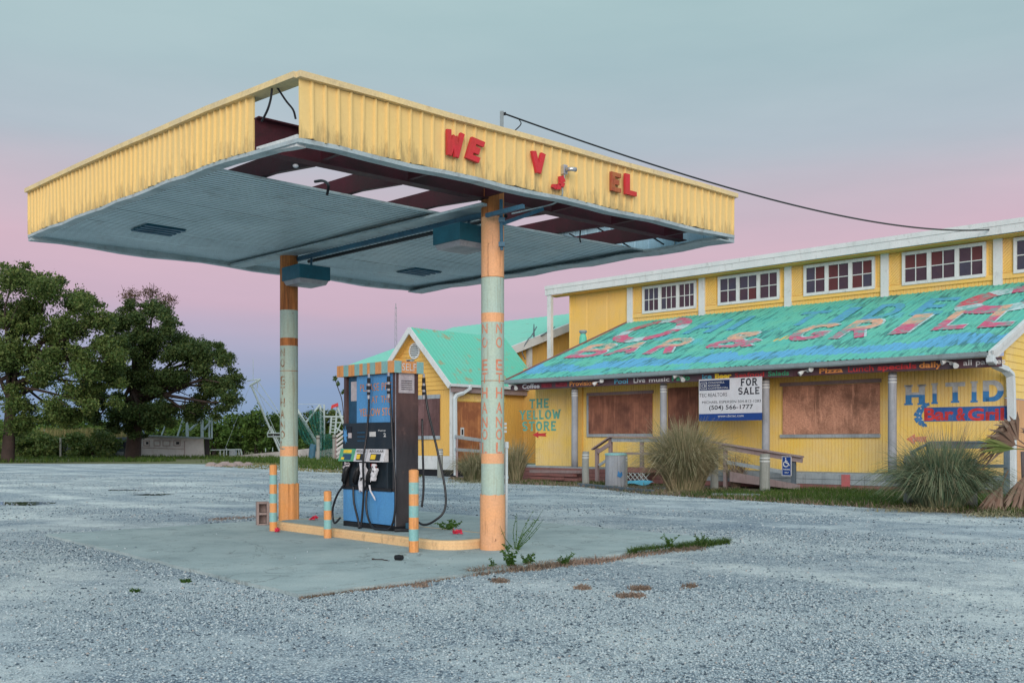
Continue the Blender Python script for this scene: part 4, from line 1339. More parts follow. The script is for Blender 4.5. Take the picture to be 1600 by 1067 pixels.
# lamp holder on the fascia with its wire
sl_o = thing('lamp_holder', tuple(base(s_front(880), fz(268, 880), 0)), 'small grey lamp socket bracket on the yellow canopy front', 'lamp holder')
mb = MB()
pc = base(s_front(878.5), fz(266.5, 878.5), .03)
mb.box(pc, UB * .035, (0, 0, .06), UA * .028); mb.build('junction_box', 'chrome', sl_o, bevel=.008)
mb = MB()
mb.tube([pc - UA * .03, pc - UA * .09 + UB * .05, pc - UA * .10 + UB * .10], [.028, .026, .03], 10); mb.build('socket', 'chrome', sl_o, smooth=True)
mb = MB()
cable(mb, [pc - Vector((0, 0, .06)), at(879, 291, pc.y), at(878, 306, pc.y + .05), at(868, 317, pc.y + .3), at(845, 324, pc.y + .8), at(800, 334, 12.5)], .010)
mb.build('wire', 'pale_metal', sl_o)

# strut channel, conduit and clamps at the near column top
st = thing('strut_bracket', tuple(NC + Vector((.15, -.1, 4.1))), 'blue steel strut and conduit strapped to the top of the nearer column', 'bracket')
Yk = 12.62
mb = MB(); mb.bar(at(760, 337, Yk - .05), at(818, 322.5, Yk - .45), .045, .05); mb.build('strut_channel', 'strut_blue', st)
mb = MB(); mb.bar(at(784, 350, Yk), at(848, 327, Yk + .55), .04, .045); mb.build('strut_channel', 'strut_blue', st)
mb = MB(); mb.tube([at(783, 312, Yk - .02), at(783, 350, Yk - .02), at(784, 391, Yk - .02)], .022, 8); mb.build('conduit', 'strut_blue', st)
for y in (344, 382):
    mb = MB(); mb.box(at(784, y, Yk - .04), (.04, 0, 0), (0, .03, 0), (0, 0, .028)); mb.build('clamp', 'strut_blue', st)

# service mast over the canopy and its wire to the store
pm = thing('service_mast', tuple(P3(.45, .2, 5.0)), 'short grey pole standing up behind the canopy front with a wire', 'pole')
Ym = CXY(.5, .12).y
mb = MB(); mb.bar(at(784, 214, Ym), at(784, 174.5, Ym), .05, .05, (0, 1, 0)); mb.build('pole', 'gutter', pm)
mb = MB(); mb.tube([at(787, 177, Ym - .03), at(790, 176, Ym - .04), at(790, 180, Ym - .04), at(787, 180, Ym - .03)], .008, 6)
mb.build('insulator', 'black', pm)
wire_o = MB()
pa = at(788, 178, Ym - .03); pe = B(t_of(1545, 6.6), 6.6, 8.32)
pts = []
for i in range(41):
    f = i / 40
    p = pa.lerp(pe, f); p.z -= 1.15 * 4 * f * (1 - f) * .42
    pts.append(p)
wire_o.tube(pts, [.011 + .016 * i / 40 for i in range(41)], 6)
cable(wire_o, [at(811, 187, Ym + .3), at(814, 194, Ym), at(806, 203, Ym), at(800, 207, Ym)], .008)
tag(wire_o.build('overhead_wire', 'black'), 'thin black wire strung from the canopy pole to the store eaves', 'wire')

# ------------------------------------------------------------------ pump island
isl = thing('pump_island', tuple(I(2.6, 0, 0)), 'low concrete island with peach kerb between the two columns', 'island')
def island_ring(off, z):
    pts = []
    s0, s1, e0, rr_ = .22 - off, 4.80 + off, .60 + off, .38 + off
    for cxs, ce, a0 in ((s0 + rr_, -e0 + rr_, 180), (s1 - rr_, -e0 + rr_, 270), (s1 - rr_, e0 - rr_, 0), (s0 + rr_, e0 - rr_, 90)):
        for i in range(7):
            a = math.radians(a0 + 15 * i)
            pts.append(I(cxs + rr_ * math.cos(a), ce + rr_ * math.sin(a), z))
    return pts
def ring_loft(rings, mb):
    n = len(rings[0])
    for r0, r1 in zip(rings, rings[1:]):
        mb.add(r0 + r1, [(i, (i + 1) % n, (i + 1) % n + n, i + n) for i in range(n)])
mb = MB()
ring_loft([island_ring(.03, .03), island_ring(.028, .085), island_ring(.018, .09), island_ring(.018, .125), island_ring(-.0, .150), island_ring(-.07, .152)], mb)
mb.build('kerb', 'kerb_paint', isl)
mb = MB()
r_ = island_ring(-.0702, .151); mb.add(r_, [tuple(range(len(r_)))])
mb.build('island_top', 'slab', isl)

# striped bollards
def bollard(px, py_t, py_b, r, label, nb):
    p = ground(px, py_b, .035)
    zt = CH + (HY - py_t) / F * p.y
    o = thing('bollard', tuple(p), label, 'bollard', 'striped bollards by the pump')
    mb = MB()
    zz_ = [.03] + [.03 + (zt - .03) * (i + 1) / nb for i in range(nb)]
    for j in range(nb):
        mb.tube([Vector((p.x, p.y, zz_[j])), Vector((p.x, p.y, zz_[j + 1]))], r, 20, j % 2, cap=False)
    mb.build('post', ['orange', 'teal'], o, smooth=True)
    mb = MB()
    mb.tube([Vector((p.x, p.y, zt - .02)), Vector((p.x, p.y, zt + .004)), Vector((p.x, p.y, zt + .014))], [r * .99, r * .97, r * .6], 20)
    mb.build('cap', 'orange', o)
bollard(427, 727, 829, .058, 'orange and teal striped bollard by the cinder block at the island end', 7)
bollard(512, 768, 840, .056, 'shortest striped bollard in front of the fuel pump, left of its hoses', 5)
bollard(646.5, 735, 862, .062, 'tall striped bollard at the near right corner of the fuel pump', 7)

# cinder block stood on end
cbk = MB()
p = ground(410, 822.5, 0)
ex, ey = E1.copy(), E2.copy()
ax = Vector((.94, .34, 0)).normalized(); ay = Vector((-ax.y, ax.x, 0))
def cbox(x0, x1, z0, z1):
    cbk.hexa([p + ax * x0 - ay * .095 + Vector((0, 0, z0)), p + ax * x1 - ay * .095 + Vector((0, 0, z0)), p + ax * x1 + ay * .095 + Vector((0, 0, z0)), p + ax * x0 + ay * .095 + Vector((0, 0, z0)),
              p + ax * x0 - ay * .095 + Vector((0, 0, z1)), p + ax * x1 - ay * .095 + Vector((0, 0, z1)), p + ax * x1 + ay * .095 + Vector((0, 0, z1)), p + ax * x0 + ay * .095 + Vector((0, 0, z1))])
cbox(-.10, -.062, .02, .42); cbox(.062, .10, .02, .42)
cbox(-.0618, .0618, .0202, .056); cbox(-.0618, .0618, .20, .24); cbox(-.0618, .0618, .384, .4198)
cbk.add([p + ax * x + ay * .08 + Vector((0, 0, z)) for x, z in ((-.061, .03), (.061, .03), (.061, .41), (-.061, .41))], [(0, 1, 2, 3)])
tag(cbk.build('cinder_block', 'concrete_block', bevel=.006), 'grey brown cinder block standing on end beside a striped bollard', 'block')

# ------------------------------------------------------------------ fuel pump
EF, EB = -.20, .215           # front and back faces (island frame)
SL, SR = s_of(536.5, EF), s_of(617.5, EF)
WP = SL - SR
pump = thing('fuel_pump', tuple(I((SL + SR) / 2, .03, .15)), 'old blue and black fuel dispenser with hoses on the island', 'fuel pump')
def PF(r, z, d=0.0):      # point on the front face: r 0 left .. 1 right, d towards the viewer
    return I(SL - WP * r, EF - d, z)
def PS(q, z, d=0.0):      # right-hand side face: q 0 front .. 1 back
    return I(SR - d, EF + (EB - EF) * q, z)
def zf(py, r=.5):
    return CH + (HY - py) / F * PF(r, 0).y
def fbox(r0, r1, z0, z1, d0, d1, name, mat, parent=pump, slant=0.0, bevel=0):
    mb = MB()
    mb.hexa([PF(r0, z0, d1 + slant), PF(r1, z0, d1 + slant), PF(r1, z0, d0), PF(r0, z0, d0), PF(r0, z1, d1), PF(r1, z1, d1), PF(r1, z1, d0), PF(r0, z1, d0)])
    return mb.build(name, mat, parent, bevel=bevel)
zB, zL, zN, zG, zM, zU, zH = .152, .22, zf(766), zf(721), zf(701), zf(660.5), zf(586)
ZT = zf(568)
# side cabinets
mb = MB()
def cab(q0, q1, r0, r1, z0, z1, d=0):
    mb.hexa([I(SL - WP * r0, EF + (EB - EF) * q0 - d, z0), I(SL - WP * r1, EF + (EB - EF) * q0 - d, z0), I(SL - WP * r1, EF + (EB - EF) * q1, z0), I(SL - WP * r0, EF + (EB - EF) * q1, z0),
             I(SL - WP * r0, EF + (EB - EF) * q0 - d, z1), I(SL - WP * r1, EF + (EB - EF) * q0 - d, z1), I(SL - WP * r1, EF + (EB - EF) * q1, z1), I(SL - WP * r0, EF + (EB - EF) * q1, z1)])
cab(.0, 1.0, .0, 1.0, zB, zL)            # plinth
mb.build('plinth', 'black', pump)
def side_mat():
    m, nt, p_ = new_mat('side_steel', 0.38, 0.15, 0.45)
    tc = nd(nt, 'ShaderNodeTexCoord'); sx = nd(nt, 'ShaderNodeSeparateXYZ')
    nt.links.new(tc.outputs['Object'], sx.inputs[0])
    n1 = tex(nt, 2.2, 5, 0.6)
    ma = nd(nt, 'ShaderNodeMath', operation='MULTIPLY_ADD')
    nt.links.new(n1, ma.inputs[0]); ma.inputs[1].default_value = 0.7
    nt.links.new(sx.outputs['Z'], ma.inputs[2])
    d_ = nd(nt, 'ShaderNodeMath', operation='DIVIDE'); nt.links.new(ma.outputs[0], d_.inputs[0]); d_.inputs[1].default_value = 3.2
    # brown metal above with its maroon reflection painted in, darker paint below
    col = ramp(nt, d_.outputs[0], [(0.10, (0.060, 0.052, 0.052)), (0.50, (0.045, 0.042, 0.046)), (0.62, (0.070, 0.044, 0.042)), (0.72, (0.12, 0.066, 0.058)), (0.82, (0.09, 0.048, 0.045))])
    n2 = tex(nt, 9, 6, 0.7, (1, 1, .3))
    col = mixc(nt, 1.0, col, ramp(nt, n2, [(0.3, (0.75,) * 3), (0.7, (1.25,) * 3)]), 'MULTIPLY')
    n3 = tex(nt, 3.2, 4, 0.6)
    col = mixc(nt, ramp(nt, n3, [(0.60, (0, 0, 0)), (0.72, (0.5,) * 3)]), col, (0.26, 0.15, 0.13))
    nt.links.new(col, p_.inputs['Base Color'])
    return m
MT['side_steel'] = side_mat()
mb = MB(); cab(.02, .98, .945, .998, zL, zH + .01); mb.build('side_panel', 'side_steel', pump)
mb = MB(); cab(.02, .98, .002, .055, zL, zH + .01); mb.build('side_panel', 'side_steel', pump)
mb = MB(); cab(.12, .98, .056, .944, zL, zH + .01); mb.build('core', 'dark_panel', pump)
mb = MB(); cab(.965, 1.0, .04, .96, zL + .01, zN); mb.build('lower_panel', 'pump_blue', pump)
# lower blue door
fbox(.0, .975, zL + .01, zN, -.05, .004, 'lower_panel', 'pump_blue', bevel=.006)
# header
def hdr(r0, r1, mat, name='header_panel'):
    return fbox(r0, r1, zH, ZT, -.02, .065, name, mat)
hp = MB()
hp.hexa([PF(-.055, zH + .002, .06), PF(1.04, zH + .002, .06), PF(1.04, zH + .002, -(EB - EF) - .05), PF(-.055, zH + .002, -(EB - EF) - .05),
         PF(-.055, ZT - .004, .06), PF(1.04, ZT - .004, .06), PF(1.04, ZT - .004, -(EB - EF) - .05), PF(-.055, ZT - .004, -(EB - EF) - .05)])
hd = hp.build('header', 'orange', pump)
edges = [105, 190, 252, 328, 388, 428, 480, 514, 578, 650, 722, 792]
for i in range(11):
    r0 = -.057 + (1.045 + .057) * (edges[i] - 105) / (792 - 105); r1 = -.057 + (1.045 + .057) * (edges[i + 1] - 105) / (792 - 105)
    fbox(r0, r1 - .001, zH, ZT, .058, .066, 'stripe', 'orange' if i % 2 == 0 else 'teal', hd)
def sbox(q0, q1, z0, z1, d0, d1, name, mat, parent=pump, bevel=0):
    mb = MB()
    mb.hexa([PS(q0, z0, d1), PS(q1, z0, d1), PS(q1, z0, d0), PS(q0, z0, d0), PS(q0, z1, d1), PS(q1, z1, d1), PS(q1, z1, d0), PS(q0, z1, d0)])
    return mb.build(name, mat, parent, bevel=bevel)
hs = (1.04 - 1) * WP
sbox(-.14, .16, zH, ZT, hs - .004, hs + .006, 'stripe', 'teal', hd)
sbox(.162, .80, zH, ZT, hs - .004, hs + .006, 'stripe', 'orange', hd)
sbox(.802, 1.1, zH, ZT, hs - .004, hs + .006, 'stripe', 'teal', hd)
mb = MB(); put_text(mb, 'SELF', lambda u, v, d: PS(u, v, hs + .009), .18, .78, zH + .035, ZT - .03, .0)
mb.build('lettering', 'print_white', hd)
# upper display: recess, notice, blue painted board
fbox(.06, .94, zU, zH, -.06, -.045, 'display_recess', 'pump_blue_dk')
fbox(.115, .262, zf(625), zf(594), -.044, -.036, 'paper_notice', 'paper')
bd = fbox(.262, .945, zU + .004, zH - .004, -.043, -.008, 'painted_board', 'pump_blue')
mb = MB()
bf = lambda u, v, d: PF(u, v, -.0045)
put_text(mb, 'PLEASE PRE', bf, .335, .93, zf(611), zf(599.5), -.006)
mb.build('lettering', 'print_orange', bd); mb = MB()
put_text(mb, 'AT  THE', bf, .555, .90, zf(630), zf(619.5), -.006)
mb.build('lettering', 'print_orange', bd); mb = MB()
put_text(mb, 'YELLOW STO', bf, .32, .94, zf(650), zf(638), .004)
mb.build('lettering', 'print_orange', bd)
# pump head with readouts
hdm = fbox(.0, .965, zM, zU, -.10, .012, 'pump_head', 'dark_panel', bevel=.006)
fbox(.10, .18, zf(678), zf(666), .0125, .022, 'card_reader', 'print_black', hdm)
fbox(.125, .185, zf(684), zf(676), .0125, .024, 'keypad', 'paper', hdm)
for i in range(3):
    fbox(.30, .45, zf(676.5 + 6.5 * i), zf(674.5 + 6.5 * i), .0125, .018, 'readout', 'pump_blue_dk', hdm)
fbox(.535, .655, zf(682), zf(674.5), .0125, .016, 'sticker', 'print_white', hdm)
mb = MB(); hf = lambda u, v, d: PF(u, v, .0135)
put_text(mb, 'Pump', hf, .70, .84, zf(674.5), zf(671.5), .02)
mb.build('lettering', 'print_white', hdm); mb = MB()
put_text(mb, '2', hf, .80, .845, zf(682.5), zf(676.5), .03)
mb.build('lettering', 'print_white', hdm)
# blue torn sticker: ragged star
mb = MB()
c_ = (.055, zf(680))
pts = []
for i in range(16):
    a = 2 * math.pi * i / 16
    rr_ = (1.0 if i % 2 == 0 else .55) * R.uniform(.8, 1.2)
    pts.append((c_[0] + .045 * rr_ * math.cos(a), c_[1] + .13 * rr_ * math.sin(a)))
mb.add([PF(x, y, .016) for x, y in pts] + [PF(x, y, .0125) for x, y in pts], [tuple(range(16))] + [(i, i + 16, (i + 1) % 16 + 16, (i + 1) % 16) for i in range(16)])
mb.build('torn_sticker', 'pump_blue', hdm)
# grade selectors, leaning out
for r0, r1, mat, txt in ((-.02, .285, 'pump_green', None), (.29, .515, 'white_plastic', 'REGULAR'), (.535, .86, 'white_plastic', 'REGULAR')):
    g_ = fbox(r0, r1, zG, zM - .002, -.02, .03, 'grade_panel', mat, slant=.05, bevel=.004)
    dz = zM - zG
    def gf(u, v, d, r0=r0, r1=r1):
        f = (zM - v) / dz
        return PF(u, v, .03 + .05 * f + d)
    wq = r1 - r0
    def gpatch(a0, a1, f0, f1, d0, d1, name, mat):
        mb = MB()
        za, zb_ = zM - dz * f1, zM - dz * f0
        ra, rb_ = r0 + wq * a0, r0 + wq * a1
        mb.hexa([gf(ra, za, d1), gf(rb_, za, d1), gf(rb_, za, d0), gf(ra, za, d0), gf(ra, zb_, d1), gf(rb_, zb_, d1), gf(rb_, zb_, d0), gf(ra, zb_, d0)])
        return mb.build(name, mat, g_)
    if txt:
        mb = MB(); put_text(mb, txt, lambda u, v, d: gf(u, v, .004), r0 + wq * .12, r0 + wq * .92, zM - dz * .28, zM - dz * .08, .01)
        mb.build('lettering', 'print_black', g_)
        gpatch(.22, .80, .38, .90, .001, .006, 'price_display', 'dark_panel')
        gpatch(.28, .54, .44, .80, .0065, .016, 'grade_button', 'pump_yellow')
    else:
        gpatch(.25, .78, .08, .34, .001, .005, 'grade_label', 'pump_yellow')
        gpatch(.28, .82, .42, .88, .001, .006, 'price_display', 'pump_blue_dk')
        gpatch(.22, .40, .68, .86, .0065, .012, 'grade_button', 'pump_yellow')
# nozzle bay: back, dividers
fbox(.0, .94, zN, zG - .002, -.16, -.10, 'nozzle_bay', 'dark_panel')
for r in (.0, .30, .52, .86):
    fbox(r, r + .025, zN, zG - .003, -.098, .015, 'bay_divider', 'dark_panel')
fbox(.0, .945, zN + .002, zN + .045, -.098, .02, 'bay_sill', 'black')
fbox(.70, .79, zf(752), zf(726), -.098, -.085, 'bay_slot', 'print_black')
mb = MB()
put_text(mb, '24', lambda u, v, d: PF(u, v, -.083), .72, .77, zf(733), zf(729), .02); mb.build('lettering', 'print_white', pump)
def nozzle(r, dz=0.0, lean=0):
    o_ = MB()
    z0 = zf(757) + dz
    pts = [PF(r - .035, z0, .03), PF(r - .005, z0 + .12, .05), PF(r + .03, z0 + .22, .045), PF(r + .05, z0 + .30, -.02)]
    o_.tube(pts, [.026, .05, .045, .016], 10)
    a = PF(r - .02, z0 + .05, .09); b = PF(r + .04, z0 + .19, .095)
    o_.tube([pts[0], a, b, pts[2]], .011, 6)
    return o_.build('nozzle', 'black', pump, smooth=True)
nz1 = nozzle(.09); nz2 = nozzle(.31); nz3 = nozzle(.57)
# torn plastic bags on the nozzles
def bag(r, z0, z1, w, seed, mat='white_plastic', d=.07):
    rr_ = random.Random(seed)
    mb = MB()
    rows, cols = 9, 7
    for i in range(rows):
        f = i / (rows - 1)
        for j in range(cols):
            a = (j / (cols - 1) - .5) * 3.0
            ww = w * (.45 + .75 * math.sin(2.6 * f + .3)) * (.8 + .3 * rr_.random())
            mb.v.append(tuple(PF(r + math.sin(a) * ww / WP + .02 * math.sin(5 * f), z1 + (z0 - z1) * f + (rr_.uniform(-.03, .03) if i == rows - 1 else 0), d * math.cos(a) + .02 + rr_.uniform(-.012, .012))))
    for i in range(rows - 1):
        for j in range(cols - 1):
            if rr_.random() > .10:
                mb.f.append((i * cols + j, i * cols + j + 1, (i + 1) * cols + j + 1, (i + 1) * cols + j)); mb.m.append(0)
    return mb.build('torn_bag', mat, pump)
bag(.44, zf(768), zf(723), .07, 5); bag(.66, zf(750), zf(724), .05, 8); bag(.10, zf(734), zf(722), .07, 9, 'paper', .04)
mb = MB()
mb.tube([PF(.62, zf(757), .09), PF(.65, zf(766), .10), PF(.70, zf(776), .08), PF(.72, zf(780), .08)], [.014, .012, .014, .004], 6)
mb.build('torn_bag', 'white_plastic', pump)
fbox(.56, .66, zf(731), zf(724), .0, .012, 'warning_sticker', 'print_red')
# hoses
def hose(pts, name='hose', r=.0165):
    mb = MB(); cable(mb, pts, r, 8, 10)
    for i in range(0, len(mb.v), 8):          # hoses lie on the island where they would sink into it
        lo = min(v[2] for v in mb.v[i:i + 8])
        if lo < .156: mb.v[i:i + 8] = [(x, y, z + .156 - lo) for x, y, z in mb.v[i:i + 8]]
    return mb.build(name, 'rubber', pump, smooth=True)
hose([PF(.06, zf(757), .03), PF(-.03, zf(775), .08), PF(-.095, zf(795), .10), PF(-.105, zf(811), .10), PF(-.06, zf(821), .10), PF(.0, zf(812), .05)])
hose([PF(.27, zf(760), .06), PF(.32, zf(785), .09), PF(.41, zf(812), .10), PF(.46, zf(828), .11), PF(.49, zf(835), .16)])
hose([PF(.62, zf(592), .10), PF(.60, zf(640), .085), PF(.575, zf(680), .10), PF(.555, zf(720), .14), PF(.52, zf(765), .10), PF(.485, zf(800), .09), PF(.46, zf(826), .10), PF(.45, zf(836), .12)])
hose([PF(.56, zf(766), .08), PF(.57, zf(790), .10), PF(.63, zf(810), .11), PF(.74, zf(823), .11), PF(.90, .172, .07), PF(1.0, .22, .07), PF(1.05, zf(800), .06), PF(1.06, zf(765), .05), PF(1.01, zf(700), .05), PF(.985, zf(640), .06), PF(.97, zf(592), .08)])
bk = -(EB - EF)
hose([PF(1.03, zf(592), bk - .06), PF(1.06, zf(640), bk - .10), PF(1.22, zf(700), bk - .10), PF(1.34, zf(760), bk - .12), PF(1.39, zf(792), bk - .06), PF(1.33, zf(808), bk + .05), PF(1.20, zf(815), bk + .12), PF(1.07, zf(805), bk + .18)])
hose([PF(-.02, zf(592), bk + .2), PF(-.03, zf(620), bk + .2), PF(-.025, zf(660), bk + .2), PF(-.03, zf(700), bk + .2), PF(-.01, zf(740), bk + .22)])
hose([PF(1.06, zf(655), bk + .0), PF(1.07, zf(700), bk + .0), PF(1.065, zf(760), bk - .02), PF(1.055, zf(790), bk)])
# breakaway couplings: chrome and black stacks
def coupling(r, d, ys):
    for i, (y0, y1, rad, mat) in enumerate(ys):
        mb = MB(); mb.tube([PF(r + .012 * (y0 - 590) / 60 * (-1 if r < .7 else .0), zf(y0), d), PF(r + .012 * (y1 - 590) / 60 * (-1 if r < .7 else .0), zf(y1), d)], rad, 10)
        mb.build('coupling', mat, pump)
stack = [(585.5, 591, .018, 'chrome'), (592, 600, .026, 'black'), (600, 604, .022, 'chrome'), (604, 610, .034, 'black'), (610, 613.5, .024, 'chrome'), (613.5, 618, .026, 'black'), (618, 624, .020, 'chrome')]
coupling(.62, .10, stack); coupling(.97, .085, stack); coupling(-.02, bk + .2, stack); coupling(1.03, bk - .06, stack)
# side: paper label, seams, dark box at the foot
pl_ = sbox(.14, .80, zf(616), zf(585), .001, .006, 'side_label', 'paper')
for i in range(5):
    sbox(.24, .70, zf(598 + 3.2 * i), zf(597 + 3.2 * i), .007, .0085, 'print_line', 'print_black', pl_)
sbox(.0, .02, zL, zH, .001, .008, 'corner_trim', 'chrome')
sbox(.40, .78, zB, zf(813), .02, .10, 'foot_box', 'strut_blue')
mb = MB(); mb.tube([PF(1.02, .165, .03), PF(1.06, .17, -.05), PF(1.14, .165, -.12), PF(1.12, .168, -.2)], .03, 7); mb.build('foot_rags', 'black', pump)

# ------------------------------------------------------------------ small things round the island
def litter(px, py, z, label, w=.06, seed=1):
    rr_ = random.Random(seed)
    p = ground(px, py, z)
    mb = MB()
    for i in range(14):
        a = rr_.uniform(0, 6.28); rad = rr_.uniform(0, w)
        c = p + Vector((math.cos(a) * rad, math.sin(a) * rad, rr_.uniform(.01, .05)))
        u = Vector((rr_.uniform(-1, 1), rr_.uniform(-1, 1), rr_.uniform(-.3, .7))).normalized() * .035
        v = u.cross(Vector((rr_.uniform(-1, 1), rr_.uniform(-1, 1), rr_.uniform(-1, 1)))).normalized() * .028
        mb.quad(c - u - v, c + u - v * .6, c + u * .8 + v, c - u * .7 + v)
    mb.v = [(x, y, max(zz, z + .003)) for x, y, zz in mb.v]
    tag(mb.build('litter', 'litter_red'), label, 'litter')
litter(490, 812, .152, 'crumpled red rag on the island behind the short striped bollard', .06, 1)
litter(713, 834, .152, 'crumpled red rag beside the weed near the nearer column', .07, 2)
litter(434, 831, .036, 'small red scrap on the pad at the foot of the end bollard', .025, 3)
rub = MB()
p = ground(623.5, 875, .035)
rub.tube([p + Vector((-.045, .02, .03)), p + Vector((0, 0, .034)), p + Vector((.04, -.03, .036))], [.03, .034, .03], 12)
rub.tube([p + Vector((.04, -.03, .036)), p + Vector((.043, -.032, .036))], [.03, .018], 12)
tag(rub.build('bottle_cap', 'black'), 'small black rubber plug lying on the concrete pad', 'rubber plug')
stk = MB()
a = ground(585, 873.5, .04); b = ground(608, 875.5, .04)
stk.tube([a, a.lerp(b, .5) + Vector((0, .02, .004)), b], .006, 5)
stk.tube([a - Vector((.03, 0, 0)), a], .014, 6)
tag(stk.build('stick', 'bark'), 'thin dark twig on the concrete pad left of the rubber plug', 'twig')

# white vent pipe next to the near column
vp = thing('vent_pipe', tuple(ground(791, 858)), 'white capped pipe standing against the right of the nearer column', 'pipe')
Yv = 13.05
zg = .035
pb_ = at(791, 700, Yv)
mb = MB(); mb.tube([Vector((pb_.x, Yv, zg)), at(791.5, 700, Yv)], .019, 8); mb.build('pipe', 'white_pipe', vp, smooth=True)
mb = MB(); mb.tube([at(791.5, 700, Yv), at(791.5, 690, Yv)], [.03, .028], 10); mb.build('pipe_cap', 'white_pipe', vp)
mb = MB(); mb.tube([at(786.5, 830, Yv), at(786.5, 668, Yv)], .014, 7); mb.build('thin_pipe', 'white_pipe', vp)
mb = MB()
for y in (662, 668, 674):
    mb.box(at(787.5, y, Yv - .02), (.035, 0, 0), (0, .02, 0), (0, 0, .016))
mb.build('valve', 'white_trim', vp)

# ------------------------------------------------------------------ the yellow store
store = thing('store', tuple(B(6, 3, 0)), 'long yellow timber store with painted teal metal roof and boarded windows', 'building')
TL, TR = 14.55, -2.66          # ends of the porch front
def siding(name, mat, t0, t1, w, z0, z1, pitch=.105, out=-1, parent=store, along='t', zt=None):
    """grooved vertical boarding as real relief; along t at fixed w, or along w at fixed t"""
    mb = MB()
    n = max(2, int(abs(t1 - t0) / pitch))
    xs = []
    for i in range(n):
        a = t0 + (t1 - t0) * i / n; st = (t1 - t0) / n
        xs += [(a, 0), (a + st * .86, 0), (a + st * .90, -.014), (a + st * .98, -.014)]
    xs.append((t1, 0))
    for x, d in xs:
        for z in (z0, zt(x) if zt else z1):
            mb.v.append(tuple(B(x, w + out * d, z) if along == 't' else B(w + out * d, x, z)))
    for i in range(len(xs) - 1):
        mb.f.append((2 * i, 2 * i + 2, 2 * i + 3, 2 * i + 1)); mb.m.append(0)
    o = mb.build(name, mat, parent)
    o['kind'] = 'stuff'
    return o
def bbox(t0, t1, w0, w1, z0, z1, name, mat, parent=store, bevel=0):
    mb = MB()
    mb.hexa([B(t0, w0, z0), B(t1, w0, z0), B(t1, w1, z0), B(t0, w1, z0), B(t0, w0, z1), B(t1, w0, z1), B(t1, w1, z1), B(t0, w1, z1)])
    return mb.build(name, mat, parent, bevel=bevel)
ZDK = .50
siding('wall_boarding', 'wall_yellow', TL, TR, 1.2, ZDK, 3.75, out=-1)
# end wall on the right, under the rake
siding('wall_boarding', 'ply_tan', 1.2, 7.28, TR + .001, .3, 2.6, .6, -1, along='w')
for i in range(18):
    z0 = 2.62 + .2 * i
    wl = max(1.2, (z0 + .2 + .12 - 3.87) / .375)
    mb = MB()
    a, b = wl, 7.28
    if a >= b: continue
    mb.hexa([B(TR - .03, a, z0), B(TR - .03, b, z0), B(TR + .02, b, z0), B(TR + .02, a, z0), B(TR - .012, a, z0 + .198), B(TR - .012, b, z0 + .198), B(TR + .02, b, z0 + .198), B(TR + .02, a, z0 + .198)])
    mb.build('clapboard', 'wall_yellow', store)
# deck: floor, skirting boards
bbox(TL + .1, TR - .1, .02, 1.19, ZDK - .05, ZDK, 'deck_floor', 'grey_wood')
for i in range(3):
    z0 = .02 + .15 * i
    n = 5
    for j in range(n):
        a = TL + .1 + (TR - TL - .2) * j / n; b = TL + .1 + (TR - TL - .2) * (j + 1) / n
        bbox(a, b + .012, R.uniform(-.012, .0), .02, z0, z0 + .14, 'skirting_board', 'red_wood' if (i == 0 or a > 11) else 'grey_wood')
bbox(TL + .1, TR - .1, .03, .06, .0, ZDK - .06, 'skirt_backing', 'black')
pk = t_of(1322, 0)
bbox(pk + .13, pk - .13, -.03, -.014, .12, .47, 'red_patch', 'pink_paint')

# roof over the porch: ribbed sheet, painted
PIT = .375
ZE = 3.76
def RZ(w): return ZE + PIT * (w + .3)
TRL, TRR = 14.65, -2.75
def roof_sheet():
    mb = MB()
    tw_ = []
    n = int((TRL - TRR) / .19)
    ws = [-.32 + (7.34 + .3) * i / 10 for i in range(11)]
    xs = []
    for i in range(n):
        a = TRL + (TRR - TRL) * i / n; st = (TRR - TRL) / n
        xs += [(a, 0), (a + st * .62, 0), (a + st * .75, .02), (a + st * .87, .02)]
    xs.append((TRR, 0))
    for x, d in xs:
        for j, w in enumerate(ws):
            sag = -.05 * math.sin(max(0, min(1, (TRL - x) / (TRL - TRR))) * math.pi) * math.sin((w + .3) / 7.64 * 3.14) + .012 * math.sin(x * 1.7 + w)
            jag = R.uniform(-.02, .02) if j == 0 else 0
            mb.v.append(tuple(B(x, w + jag, RZ(w) + d + sag)))
            tw_.append((x, (w + .3) * 1.068, 0))
    m = len(ws)
    for i in range(len(xs) - 1):
        for j in range(m - 1):
            mb.f.append((i * m + j, (i + 1) * m + j, (i + 1) * m + j + 1, i * m + j + 1)); mb.m.append(0)
    mb.a['tw'] = ('FLOAT_VECTOR', tw_)
    return mb.build('roof', 'roof_paint', store)
roof = roof_sheet()
mb = MB()   # underside boards and rafters end
mb.hexa([B(TRL - .05, -.25, ZE - .06), B(TRR + .05, -.25, ZE - .06), B(TRR + .05, 7.3, RZ(7.3) - .1), B(TRL - .05, 7.3, RZ(7.3) - .1),
         B(TRL - .05, -.25, ZE - .03), B(TRR + .05, -.25, ZE - .03), B(TRR + .05, 7.3, RZ(7.3) - .07), B(TRL - .05, 7.3, RZ(7.3) - .07)])
mb.build('roof_boarding', 'wall_ochre', store)
